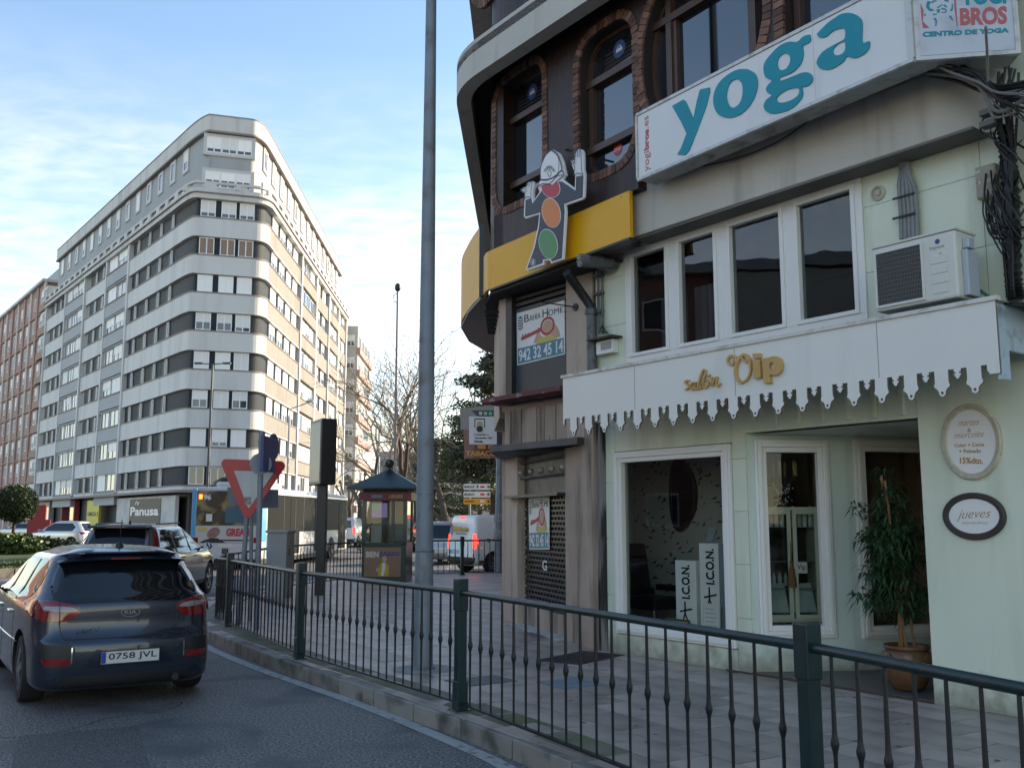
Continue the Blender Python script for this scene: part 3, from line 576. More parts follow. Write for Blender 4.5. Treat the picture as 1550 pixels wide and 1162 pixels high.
for a, b, lb in ((cs0 + .06, cs0 + .06 + .24, 'white framed certificate leaning in the bottom left of the cabinet'), (cs1 - .32, cs1 - .06, 'white framed certificate leaning in the bottom right of the cabinet')):
    r = thing('certificate', lb, 'certificate', F2.w(a, .68, cn - .05)); MB().hexa([F2.w(a, cz0 + .1, cn - .04), F2.w(b, cz0 + .1, cn - .04), F2.w(b, cz0 + .1, cn - .05), F2.w(a, cz0 + .1, cn - .05), F2.w(a - .01, cz0 + .4, cn - .12), F2.w(b - .03, cz0 + .42, cn - .12), F2.w(b - .03, cz0 + .42, cn - .13), F2.w(a - .01, cz0 + .4, cn - .13)]).build('sheet', mat('certificate_paper', (.7, .76, .74), .5), r)
tas = thing('hanging_tassel', 'tan tassel hanging on the cabinet doors', 'tassel', F2.w(.44, 1.3, cn + .04)); MB().lathe(F2.w((cs0 + cs1) / 2 - .03, 1.0, cn + .05), [(.05, 0), (.045, .1), (.03, .2), (.012, .24), (.02, .27), (.008, .3), (.003, .5)], 10).build('tassel', mat('tan_cord', (.32, .14, .06), .8), tas, smooth=True)
vc = thing('small_card', 'small white card with pink lettering on the cabinet door', 'card', F2.w(.53, 1.2, cn + .02)); cm_ = (cs0 + cs1) / 2 + .02; MB().fb(F2, cm_, cm_ + .14, 1.15, 1.27, cn + .021, cn + .024).build('card', WBOX, vc); text_box('lettering', 'Vip', F2, cm_ + .02, cm_ + .12, 1.17, 1.25, cn + .024, cn + .026, mat('pink_print', (.45, .05, .18), .5), vc)
chd = thing('chandelier', 'crystal chandelier with candle bulbs hanging behind the slanted pane', 'chandelier', F2.w(.15, 2.9, -.9)); m = MB(); cc = F2.w(F2.uv(1170, 700, -.8)[0], F2.uv(1170, 720, -.8)[1], -.8)
for i in range(8):
    a = i * math.pi / 4; d = Vector((math.cos(a), math.sin(a), 0)); m.tube([cc, cc + d * .12 + Vector((0, 0, -.12)), cc + d * .26 + Vector((0, 0, -.02))], .008, 5)
    MB().lathe(cc + d * .26, [(.014, 0), (.014, .09), (.02, .12), (.006, .17)], 6).build('candle', mat('candle_ivory', (.5, .38, .2), .5), chd)
m.tube([cc + Vector((0, 0, -.15)), cc + Vector((0, 0, .6))], .01, 6); m.build('arms', mat('brass_dark', (.2, .15, .08), .3, .8), chd); m = MB()
for i in range(90):
    a = rr.uniform(0, 6.28); q = rr.uniform(.03, .26); m.ell(cc + Vector((q * math.cos(a), q * math.sin(a), -.10 - rr.uniform(0, .33) * (1 - q * 2))), .009, .009, .014, 5, 4)
tag(m.build('crystals', mat('crystal', (.7, .72, .72), .1, .3), chd), kind='stuff')
tag(MB().fb(FS, 2.9, 2.93, 1.2, 2.2, -3.6, -3.57).build('bulb', mat('warm_bulb', (.9, .6, .2), .4)), 'dark upright rail inside the salon behind the doorway', 'rail')
o = MB().ell(FS.w(3.05, 1.95, -3.3), .035, .035, .05).build('lamp_bulb', mat('lit_bulb', (1, .8, .4), .4, emit=(1, .62, .22), es=6)); tag(o, 'small glowing amber bulb seen through the inner doorway pane', 'lamp')
# ================================================================== CORNER BUILDING
STONE = mat('stained_stone', (.46, .35, .27), .75, var=.3, vs=1.6, dirt=(.07, .058, .05), ds=4.5, dt=(.50, .72), streak=True, bump=.15, bs=40)
STONE2 = mat('beige_stone', (.54, .42, .33), .7, var=.2, vs=1.2, dirt=(.16, .12, .09), ds=5, dt=(.55, .78), streak=True, bump=.12, bs=40)
CONC = mat('render_band', (.56, .53, .46), .75, var=.12, vs=1.1, dirt=(.36, .33, .27), ds=4, dt=(.55, .8), streak=True, bump=.12, bs=30)
BROWN = mat('brown_tile', (.040, .026, .023), .5, var=.3, vs=1.5, bump=.05)
t = BROWN.node_tree; b_ = t.nodes['Principled BSDF']; g_ = N(t, 'ShaderNodeTexCoord'); mp_ = N(t, 'ShaderNodeMapping'); mp_.vector_type = 'POINT'
mp_.inputs['Rotation'].default_value = (0, 0, R(90 - 33.7)); sx = N(t, 'ShaderNodeSeparateXYZ'); cx = N(t, 'ShaderNodeCombineXYZ'); t.links.new(g_.outputs['Object'], mp_.inputs[0]); t.links.new(mp_.outputs[0], sx.inputs[0]); t.links.new(sx.outputs[2], cx.inputs[0]); t.links.new(sx.outputs[0], cx.inputs[1])
br = N(t, 'ShaderNodeTexBrick'); br.inputs['Scale'].default_value = 1; br.inputs['Brick Width'].default_value = .22; br.inputs['Row Height'].default_value = .055; br.inputs['Mortar Size'].default_value = .004; br.inputs['Color1'].default_value = (.052, .025, .018, 1); br.inputs['Color2'].default_value = (.030, .015, .012, 1); br.inputs['Mortar'].default_value = (.008, .005, .004, 1)
t.links.new(cx.outputs[0], br.inputs['Vector']); t.links.new(br.outputs[0], b_.inputs['Base Color']); bn_ = N(t, 'ShaderNodeBump'); bn_.inputs['Strength'].default_value = .5; bn_.inputs['Distance'].default_value = .01; bn_.invert = True; t.links.new(br.outputs[1], bn_.inputs['Height']); t.links.new(bn_.outputs[0], b_.inputs['Normal'])
BRW = mat('brown_window_wood', (.085, .042, .028), .4, var=.2, vs=4)
BRICK = mat('surround_brick', (.20, .098, .066), .75, var=.35, vs=9, rnd=.55, bump=.25, bs=60)
DGREY = mat('dark_grey_metal', (.035, .038, .04), .4, .3, var=.2)
PIPE = mat('grey_pipe', (.14, .15, .155), .5, var=.35, vs=5, dirt=(.04, .035, .03), ds=8, dt=(.5, .65))
BLACKP = mat('flaking_black', (.016, .015, .016), .6, var=.3, dirt=(.20, .19, .18), ds=3.5, dt=(.50, .56), streak=True)
FB = Fr(1.135, 12.1, 37.6, .35); FU = Fr(1.135, 12.1, 33.7, .40); FY = Fr(1.135, 12.1, 33.5, .45); FV = Fr(1.135, 12.1, 36.0, .9)
cb = thing('corner_building', 'dark brown tiled corner building with rounded concrete ledges and brick framed windows', 'building', (0, 14, .15))
YEND = 35.0
def wallsheet(path, z0, z1, th=.15): # path of plan points (left to right seen from street) extruded inward
    m = MB(); P = [Vector(p) for p in path]
    Q = []
    for i, p in enumerate(P):
        d = (P[min(i + 1, len(P) - 1)] - P[max(i - 1, 0)]).normalized(); Q.append(p + Vector((-d.y, d.x)) * th)
    for i in range(len(P) - 1):
        a, b, c, d = P[i], P[i + 1], Q[i + 1], Q[i]; m.hexa([(q.x, q.y, z0) for q in (a, b, c, d)] + [(q.x, q.y, z1) for q in (a, b, c, d)])
    return m
def xy(v): return (v.x, v.y)
def corner_path(f, s0, s1, xw, rad, yend=YEND, xf=None):
    'from the far end of the side street, round the corner at s0, to s1'
    a = f.w(s0 + rad, 0); b0 = Vector((xw, f.w(s0, 0).y + rad * .9)); pts = [(xw if xf is None else xf, yend), (xw, b0.y + .01)]
    c = Vector((xw, f.w(s0, 0).y - 0.0)); A = Vector((b0.x, b0.y)); B = Vector((a.x, a.y)); K_ = Vector(xy(f.w(s0, 0))); K_.x = xw
    for i in range(9):
        t = i / 8; q = A * (1 - t) ** 2 + K_ * 2 * t * (1 - t) + B * t * t; pts.append((q.x, q.y))
    pts.append(xy(f.w(s1, 0))); return pts
# concrete band above the salon with its facet
SB0 = FB.uv(953, 320)[0]; SB1 = FB.uv(1410, 160)[0]; fe = FB.w(SB1, 0); fdir = Vector((math.cos(R(-22)), math.sin(R(-22)), 0)); fe2 = fe + fdir * .72
m = MB(); m.prism([FB.w(SB0, 5.085, 0), fe + Vector((0, 0, 5.085)), fe2 + Vector((0, 0, 5.085)), FS.w(7.5, 5.085, -.05), FS.w(7.5, 5.085, -.3), FB.w(SB0, 5.085, -.6)], (0, 0, .63)); m.build('concrete_band', CONC, cb, bev=.01)
MB().fb(FS, SB0 + .02, 5.1, 5.06, 5.085, 0, .30).build('band_drip', mat('soffit_grey', (.16, .15, .13), .8), cb)  # thin sheet, darker than the band, along its underside
# brown wall with openings (window a, b, round c, then d)
def rrect(s0, s1, z0, z1, r, k=7):
    out = []
    for cx_, cz_, a0 in ((s1 - r, z0 + r, -90), (s1 - r, z1 - r, 0), (s0 + r, z1 - r, 90), (s0 + r, z0 + r, 180)):
        for i in range(k + 1): a = R(a0 + 90 * i / k); out.append((cx_ + r * math.cos(a), cz_ + r * math.sin(a)))
    return out
def UV(u, v): return FU.uv(u, v)
wa = (UV(745, 200)[0], UV(829, 200)[0], UV(780, 318)[1], UV(795, 92)[1]); wb = (UV(868, 140)[0], UV(968, 120)[0], UV(925, 265)[1], UV(925, 22)[1])
wc = (UV(962, 80)[0], UV(1169, 20)[0], 5.9, 8.25); sEnd = FU.uv(1392, 40)[0]; wd = (UV(1172, 20)[0], sEnd - .12, 5.9, 8.1); wins = [(wa, .36), (wb, .40), (wc, 1.02), (wd, .3)]
BR = .115
m = MB(); s_a = UV(742, 330)[0] + .35; edges = [s_a]; zlo, zhi = 5.6, 8.5
prev = s_a
for (s0, s1, z0, z1), r in wins:
    i0, i1, j0, j1 = s0 + BR * .5, s1 - BR * .5, z0 + BR * .5, z1 - BR * .5
    zq = 5.74 if i0 > .6 else zlo
    m.fb(FU, prev, i0, zq, zhi, -.25, 0); m.fb(FU, i0, i1, zq if i0 > -.2 and i1 > 1.2 else zlo, j0, -.25, 0)
    if j1 < zhi: m.fb(FU, i0, i1, j1, zhi, -.25, 0)
    # rounded spandrels fill the corners
    o_ = rrect(i0, i1, j0, j1, r, 6); k_ = 7
    for c_, (cs, cz) in enumerate(((i1, j0), (i1, j1), (i0, j1), (i0, j0))):
        arc = o_[c_ * k_:(c_ + 1) * k_]; m.fprism(FU, [(cs, cz)] + arc, -.25, -.001)
    prev = i1
m.fb(FU, s_a, FU.uv(946, 330)[0], 5.0, 5.6, -.25, -.01); m.fb(FU, prev, sEnd, 5.74, zhi, -.25, 0); m.build('brown_tiled_wall', BROWN, cb)
cp = corner_path(FU, UV(742, 330)[0], s_a, FU.w(UV(742, 330)[0], 0).x, .35, xf=-.2); wallsheet(cp[:-1] + [xy(FU.w(s_a, 0))], 5.0, 8.5, .2).build('brown_tiled_wall', BROWN, cb, smooth=50)
def bricked(win, r, idx):
    s0, s1, z0, z1 = win; hs = BR / 2; P = [Vector(p) for p in rrect(s0 + hs, s1 - hs, z0 + hs, z1 - hs, r, 10)]; P.append(P[0]); L = sum((P[i + 1] - P[i]).length for i in range(len(P) - 1)); nb = int(L / .078); Q = resample(P, L / nb)
    for i in range(nb):
        a, b = Q[i], Q[(i + 1) % len(Q)]; c = (a + b) / 2; d = (b - a).normalized(); n_ = Vector((-d.y, d.x))
        if c.y > 8.5 or (idx >= 2 and c.y < 6.1) or c.x > 4.2: continue
        hl = (b - a).length / 2 - .005; hw = hs + random.uniform(-.003, .003); up = random.uniform(.010, .018)
        pts = [c - d * hl - n_ * hw, c + d * hl - n_ * hw, c + d * hl + n_ * hw, c - d * hl + n_ * hw]; MB().fprism(FU, [(p.x, p.y) for p in pts], -.02, up).build('brick', BRICK, cb)
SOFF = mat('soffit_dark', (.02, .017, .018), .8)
SKYGL = mat('upper_glass', (.012, .014, .018), .02, spec=1.0, coat=1.0)
def ring(f, outer, inner, n0, n1):
    m = MB(); k = len(outer)
    for i in range(k):
        j = (i + 1) % k; a, b, c, d = outer[i], outer[j], inner[j], inner[i]
        m.hexa([f.w(*a, n0), f.w(*b, n0), f.w(*c, n0), f.w(*d, n0), f.w(*a, n1), f.w(*b, n1), f.w(*c, n1), f.w(*d, n1)])
    return m
BLUEST = mat('blue_sticker', (.02, .07, .22), .4); WST = mat('white_sticker', (.65, .65, .65), .4); REDST = mat('red_sticker', (.55, .02, .03), .4)
for k, (wn, r) in enumerate(wins):
    bricked(wn, r, k); s0, s1, z0, z1 = wn; q = BR + .0; fr = thing('x', None, None) if False else None
    o1 = rrect(s0 + q, s1 - q, z0 + q, z1 - q, max(.1, r - BR * .6)); o0 = rrect(s0 + BR * .4, s1 - BR * .4, z0 + BR * .4, z1 - BR * .4, r); o2 = rrect(s0 + q + .05, s1 - q - .05, z0 + q + .05, z1 - q - .05, max(.08, r - BR * .6 - .05))
    ring(FU, o0, o1, -.30, -.02).build('window_reveal', mat('reveal_dark', (.03, .022, .02), .6), cb)
    m = ring(FU, o1, o2, -.26, -.16); a, b = s0 + q, s1 - q
    mull = []
    if k < 2:
        zt = z1 - (z1 - z0) * .30; m.fb(FU, a, b, zt - .09, zt, -.24, -.12); zb = z0 + (z1 - z0) * (.22 if k == 0 else .25); m.fb(FU, a, b, zb - .05, zb + .04, -.24, -.12); m.fb(FU, a + .04, a + .11, zb, zt - .09, -.23, -.14)
    elif k == 2:
        zt = 7.55; m.fb(FU, a, b, zt - .03, zt + .06, -.24, -.12); m.fb(FU, a + .28, a + .37, z0 + q, z1 - q, -.24, -.125); m.fb(FU, b - .32, b - .22, z0 + q, z1 - q, -.24, -.125); m.fb(FU, a + .37, a + .43, z0, zt - .03, -.23, -.15)
    else: m.fb(FU, a, b, 7.3, 7.36, -.24, -.12); m.fb(FU, a + .02, a + .1, z0, z1, -.23, -.13)
    fo = m.build('window_frame', BRW, cb)
    MB().fprism(FU, o2, -.215, -.205).build('pane', SKYGL, fo)
    if k < 2:
        c = ((a + b) / 2 + .05, zt + (z1 - zt) * .42); MB().fprism(FU, [(c[0] + .115 * math.cos(t), c[1] + .115 * math.sin(t)) for t in [i * math.pi / 12 for i in range(24)]], -.205, -.2).build('sticker', BLUEST, fo)
        m = MB(); m.fprism(FU, [(c[0] - .06, c[1] - .035), (c[0] + .06, c[1] - .035), (c[0] + .06, c[1] + .005), (c[0] + .042, c[1] + .015), (c[0] + .03, c[1] + .045), (c[0] - .03, c[1] + .045), (c[0] - .042, c[1] + .015), (c[0] - .06, c[1] + .005)], -.2, -.198); m.build('sticker_car', WST, fo)
        MB().fb(FU, c[0] - .025, c[0] + .025, c[1] + .012, c[1] + .033, -.198, -.196).build('sticker_mark', BLUEST, fo)
        for i in range(5): MB().fb(FU, a + .3, b - .04, zt + .05 + i * .055, zt + .056 + i * .055, -.205, -.2).build('blind_slat', mat('slat_grey', (.08, .08, .08), .5), fo)
    if k == 1:
        c = FU.uv(935, 226, -.2); c = (c[0], c[1]); MB().fprism(FU, [(c[0] + .085 * math.cos(R(22.5 + 45 * i)), c[1] + .085 * math.sin(R(22.5 + 45 * i))) for i in range(8)], -.205, -.2).build('sticker', REDST, fo); text_box('sticker_lettering', 'STOP', FU, c[0] - .065, c[0] + .065, c[1] - .022, c[1] + .022, -.2, -.198, WST, fo)
# ledge slab with rounded corner, wall above, soffit
zs0, zs1 = FV.uv(718, 116)[1], FV.uv(700, 75)[1]; zs0 = 7.98; zs1 = 8.52
sl = corner_path(FV, FV.uv(688, 150)[0], 9, FV.w(FV.uv(688, 150)[0], 0).x, .6, 34.5, xf=-.44); wallsheet(sl, zs0, zs1, .22).build('ledge_fascia', CONC, cb, smooth=50)
ins = [(14, -3), (14, 34)]
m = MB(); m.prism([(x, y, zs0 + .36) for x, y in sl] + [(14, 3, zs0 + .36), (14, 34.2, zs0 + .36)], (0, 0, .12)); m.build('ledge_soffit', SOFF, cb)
FW = Fr(1.135, 12.1, 34.5, .45); cp2 = corner_path(FW, -1.55, 9, -.30, .5); wallsheet(cp2, zs1 - .1, 30, .3).build('brown_tiled_wall', BROWN, cb, smooth=50)
for zz in (11.2, 14.1, 17.0, 19.9, 22.8, 25.7): wallsheet(sl, zz, zz + .58, .4).build('ledge_fascia', CONC, cb, smooth=50)
for zz in (11.2, 14.1, 17.0, 19.9, 22.8, 25.7):
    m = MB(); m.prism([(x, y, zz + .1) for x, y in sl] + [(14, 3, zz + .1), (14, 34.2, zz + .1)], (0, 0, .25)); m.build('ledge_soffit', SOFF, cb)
for u in (732,):   # the next floor's brick ringed window peeping in at the top edge
    s, z = FW.uv(738, 5); P = [(s + .42 * math.cos(t), z + .62 + .62 * math.sin(t)) for t in [i * math.pi / 20 for i in range(40)]]
    for i in range(40):
        a, b = P[i], P[(i + 1) % 40]; c = Vector(((a[0] + b[0]) / 2, (a[1] + b[1]) / 2)); d = (Vector(b) - Vector(a)).normalized(); n_ = Vector((-d.y, d.x)); L_ = (Vector(b) - Vector(a)).length / 2 - .005; MB().fprism(FW, [tuple(c - d * L_ - n_ * .06), tuple(c + d * L_ - n_ * .06), tuple(c + d * L_ + n_ * .06), tuple(c - d * L_ + n_ * .06)], -.02, .05).build('brick', BRICK, cb)
    MB().fprism(FW, [(x * .86 + s * .14, y * .86 + (z + .62) * .14) for x, y in P], .001, .004).build('pane', SKYGL, cb)
# body of the building behind the sheets, so light cannot leak
m = MB(); m.prism([(-.12, 34.9, .1), (-.12, 16.2, .1), (1.6, 14.6, .1), (8, 7, .1), (14, 3, .1), (14, 34.9, .1)], (0, 0, 29.8)) if False else None
m = MB(); m.prism([(-.12, 34.9, 5.0), (-.12, 14.6, 5.0), (1.9, 12.2, 5.0), (7, 4.6, 5.0), (14, 4.6, 5.0), (14, 34.9, 5.0)], (0, 0, 25)); m.build('building_core', SOFF, cb)
m = MB(); m.prism([(7.2, 4.9, .1), (12, -2.5, .1), (22, -2.5, .1), (22, 20, .1), (14, 20, .1)], (0, 0, 18)); tag(m.build('added_sun_block', STONE2), 'unseen stone coloured block added right of the salon to keep off the sun', 'building')  # unseen mass added to stop low sun reaching the near road
m = MB(); m.prism([(-.12, 34.9, .1), (-.12, 15.8, .1), (.25, 15.8, .1), (2.2, 18.2, .1), (9.9, 7.9, .1), (14, 7.9, .1), (14, 34.9, .1)], (0, 0, 4.9)); m.build('building_core', STONE, cb)
# ---- lower corner: ground floor shop on a splayed line, first floor on the salon line
ga, gb = gp(762, 938), gp(907, 986); FG, LG = fr2(ga, gb)
def gS(u, v): return FG.uv(u, v)
sL1 = gS(783, 900)[0]; sR0 = gS(856, 900)[0]
m = MB(); m.fb(FG, 0, sL1, .1, 2.9, -.35, 0); m.build('stone_pillar', STONE2, cb, bev=.01); m = MB(); m.fb(FG, sR0, LG - .12, .1, 2.95, -.35, 0); m.build('stone_pillar', STONE, cb, bev=.01)
MB().fb(FG, LG - .12, LG - .02, .1, 2.95, -.3, -.05).build('flaking_pipe_casing', BLACKP, cb)
zsh = gS(800, 742)[1]; zb0, zb1 = gS(810, 748)[1], gS(810, 676)[1]
MB().fb(FG, sL1, sR0, .1, .45, -.3, -.08).build('stone_step', STONE, cb); MB().fb(FG, sL1, sR0, .1, .17, -.1, .12).build('doorstep', mat('white_strip', (.45, .45, .43), .6, dirt=(.1, .1, .1)), cb)
shut = []
SHG = mat('shutter_metal', (.045, .042, .042), .38, .4, var=.3, vs=3, rnd=.1)
MB().fb(FG, sL1, sR0, .4, zb0, -.24, -.21).build('shop_void', DARK, cb)
nsl = 22
for i in range(nsl):
    z = .46 + (zb0 - .5) * i / nsl; h = (zb0 - .5) / nsl; MB().fb(FG, sL1 + .02, sR0 - .02, z, z + h * .50, -.14, -.115).build('shutter_slat', SHG, cb, bev=.004)
m = MB()
for i in range(nsl):
    z = .46 + (zb0 - .5) * i / nsl; h = (zb0 - .5) / nsl
    for k in range(15):
        s = sL1 + .04 + (sR0 - sL1 - .08) * (k + (.5 if i % 2 else 0)) / 15; m.fb(FG, s, s + .035, z + h * .5, z + h, -.135, -.12)
tag(m.build('shutter_links', SHG, cb), kind='stuff')
# light box over the shutter with lamps and tubes
METP = mat('dull_metal_panel', (.13, .13, .125), .5, .3, var=.3, vs=3, dirt=(.05, .045, .04), ds=5)
MB().fb(FG, sL1 - .28, sR0 - .02, zb0, zb1, -.3, -.12).build('lamp_panel', METP, cb)
m = MB(); m.fb(FG, sL1 - .33, sR0 + .02, zb1, zb1 + .06, -.3, .22); m.fb(FG, sL1 - .33, sR0 + .02, zb0 - .04, zb0, -.3, .12); m.build('lamp_panel_frame', DGREY, cb); MB().fb(FG, sL1 - .2, sL1 - .02, zb0, zb1, -.118, -.1).build('side_panel', mat('oxblood', (.10, .02, .02), .5), cb)
for z in (zb0 + (zb1 - zb0) * .38, zb0 + (zb1 - zb0) * .72): MB().tube([FG.w(sL1, z, -.06), FG.w(sR0 - .1, z, -.06)], .018, 6).build('lamp_tube', PIPE, cb)
for k in range(5):
    s = sL1 + .12 + (sR0 - sL1 - .25) * k / 4; MB().ell(FG.w(s, (zb0 + zb1) / 2, -.03), .045, .045, .045).build('lamp_bulb', mat('dusty_bulb', (.4, .38, .35), .3), cb, smooth='all')
# first floor
def fS(u, v): return FS.uv(u, v)
zf = 3.36; s755 = fS(755, 550)[0]; sA = fS(768, 550)[0]; sB = fS(777, 550)[0]; sC = fS(857, 550)[0]; sD = fS(897, 520)[0]
MB().fb(FS, s755, sA, zf, 5.0, -.4, 0).build('stone_pillar', STONE2, cb); MB().fb(FS, sA, sB, zf, 5.0, -.3, .03).build('window_jamb', DGREY, cb)
MB().fb(FS, sC, sD, 2.7, 5.1, -.35, 0).build('stone_pillar', STONE2, cb, bev=.01); MB().fb(FS, sD, -.1, 2.7, 5.1, -.3, -.04).build('wall', BLACKP, cb)
zp = fS(815, 482)[1]
MB().fb(FS, sB, sC, zf, zp, -.16, -.05).build('grey_panel', mat('slate_panel', (.06, .068, .07), .5, var=.15), cb)
for i in range(6): MB().fb(FS, sB, sC, zp + .02 + i * .085, zp + .07 + i * .085, -.12 - .01 * i, -.05).build('louvre_slat', mat('louvre_grey', (.075, .08, .082), .5), cb)
MB().fb(FS, sB, sC, zp, 5.0, -.3, -.2).build('shop_void', DARK, cb)
zl = fS(800, 640)[1]
m = MB()
k = 0; ss0 = s755 + .12
while ss0 < sC - .1:
    w_ = (.11, .05, .2, .05, .07, .28)[k % 6]; MB().fb(FS, ss0 + .004, ss0 + w_ - .004, 2.80, 3.28, -.25, -.02 + (.015 if k % 2 else 0)).build('stone_fin', STONE, cb); ss0 += w_; k += 1
MB().fb(FS, ss0, sC + .3, 2.80, 3.28, -.25, -.03).build('stone_panel', STONE, cb); MB().fb(FS, s755 + .05, sC, 3.28, 3.37, -.25, -.02).build('teal_strip', mat('teal_glass', (.04, .09, .10), .15), cb)
MB().hexa([FS.w(s755 - .05, 3.37, -.1), FS.w(sC + .2, 3.37, -.1), FS.w(sC + .2, 3.40, .28), FS.w(s755 - .05, 3.40, .28), FS.w(s755 - .05, 3.45, -.1), FS.w(sC + .2, 3.45, -.1), FS.w(sC + .2, 3.46, .28), FS.w(s755 - .05, 3.46, .28)]).build('red_ledge', mat('peeling_oxblood', (.12, .02, .025), .6, dirt=(.25, .22, .2), ds=9, dt=(.56, .64)), cb)
m = MB(); m.prism([FS.w(s755 - .05, 2.70, .12), FS.w(sC + .35, 2.70, .12), FS.w(sC + .35, 2.70, -.4), FG.w(LG, 2.70, -.3), FG.w(0, 2.70, -.3), FG.w(0, 2.70, .05)], (0, 0, .09)); m.build('canopy_slab', mat('canopy_grey', (.12, .115, .11), .6, var=.3, dirt=(.04, .04, .04)), cb)
wallsheet([(-.16, 34.9), (-.16, 15.6)], .1, 5.0, .3).build('side_wall', STONE2, cb)
m = MB(); m.prism([FS.w(s755, 3.2, -.01), FS.w(s755, 3.2, -.4), (-.14, 16.2, 3.2), (-.14, 16.2, 3.2)][:3] + [Vector((-.30, 16.0, 3.2))], (0, 0, 1.8)); m.build('side_wall', STONE2, cb)
# soffit under the yellow sign with ribs
zy0, zy1 = FY.uv(953, 359)[1], FY.uv(953, 288)[1]; sY = FY.uv(733, 400)[0]
zq_ = zy0 - .075; pts = [FY.w(sY + .12, zq_, -.03), FY.w(.35, zq_, -.03), FS.w(.44, zq_, .05), FS.w(.44, zq_, -.3), Vector((-.1, 16, zq_)), Vector((-.36, 16, zq_)), Vector((-.40, 14.2, zq_))]
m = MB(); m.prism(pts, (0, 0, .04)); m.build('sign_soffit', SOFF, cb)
for i in range(6):
    a = Vector((-.40 + .0 * i, 14.0 + i * .32, 4.80)); MB().tube([a, a + Vector((.55, -.05, 0))], .03, 4).build('soffit_rib', DGREY, cb)
# duct pipe and downpipe
dp = thing('vent_duct', 'grey round vent duct with grille mouth poking out above the mint wall', 'duct', FS.w(.3, 4.95, .2)); a = FS.p(925, 397, .12); b = FS.p(878, 394, .55)
MB().tube([a, b], .085, 14).build('duct', PIPE, dp, smooth=True); MB().tube([FS.p(912, 397, .03), FS.p(924, 397, .14)], .12, 14).build('collar', PIPE, dp, smooth=True)
d_ = (b - a).normalized()
for i in range(8): 
    t = 2 * math.pi * i / 8; uu = d_.orthogonal().normalized(); vv = d_.cross(uu); MB().tube([b + (uu * math.cos(t) + vv * math.sin(t)) * .02 + d_ * .012, b + (uu * math.cos(t) + vv * math.sin(t)) * .08 + d_ * .012], .007, 4).build('grille_bar', mat('grille_grey', (.35, .35, .35), .5), dp)
pp = thing('downpipe', 'grey peeling downpipe with a black slanted elbow beside the stone pillar', 'downpipe', FS.w(-.25, .2, .1)); P = [FS.p(858, 412, .5), FS.p(872, 432, .3), FS.p(893, 462, .09), FS.p(896, 480, .08)]
MB().tube(P, .06, 10).build('elbow', mat('black_pipe', (.02, .02, .022), .5), pp, smooth=True); MB().tube([FS.p(895, 470, .08), FS.p(897, 590, .08)], .068, 12).build('pipe', PIPE, pp, smooth=True); MB().tube([FS.p(895, 468, .08), FS.p(895, 476, .08)], .085, 12).build('socket', PIPE, pp, smooth=True)
cd = thing('conduit', 'pair of thin rusty conduits running down between the stone pillar and the mint wall', 'conduit', FS.w(-.05, 3.9, .05))
for k, u in enumerate((905, 911)): MB().tube([FS.p(u, 410, .04), FS.p(u + 1, 470, .04), FS.p(u + 2, 505, .05)], .016, 6).build('tube', PIPE, cd, smooth=True)
for v in (418, 445, 472): MB().fb(FS, FS.uv(903, v)[0], FS.uv(915, v)[0], FS.uv(908, v + 2)[1], FS.uv(908, v - 2)[1], 0, .07).build('clip', PIPE, cd)
bx = thing('junction_box', 'small white junction box under a dark hood on the mint wall', 'electrical box', FS.p(914, 525)); s0, z0 = FS.uv(902, 538, .1); s1, z1 = FS.uv(927, 512, .1)
MB().fb(FS, s0, s1, z0, z1, 0, .1).build('box', UPVC, bx, bev=.012); MB().fb(FS, s0 - .07, s1 + .08, z1 + .01, z1 + .03, 0, .2).build('hood', DGREY, bx); MB().fb(FS, s0 + .1, s1 - .02, z1 - .12, z1 - .03, .1, .108).build('switch', mat('grey_switch', (.3, .31, .32), .4), bx)
for i in range(3): MB().tube([FS.p(912, 492, .05), FS.p(908 + i * 4, 500, .09 + .03 * i), FS.p(915 + i * 3, 505, .06)], .008, 5).build('wire', RDARK, bx)
ant = thing('lamp_bracket', 'thin dark bracket arm with round plate on the stone pillar', 'bracket', FS.p(872, 465)); MB().tube([FS.p(872, 465, .03), FS.p(832, 459, .3), FS.p(818, 457, .42)], .009, 6).build('arm', RDARK, ant); MB().lathe(FS.p(872, 465, .0), [(.05, 0), (.05, .02)], 14, FS.n).build('plate', RDARK, ant)
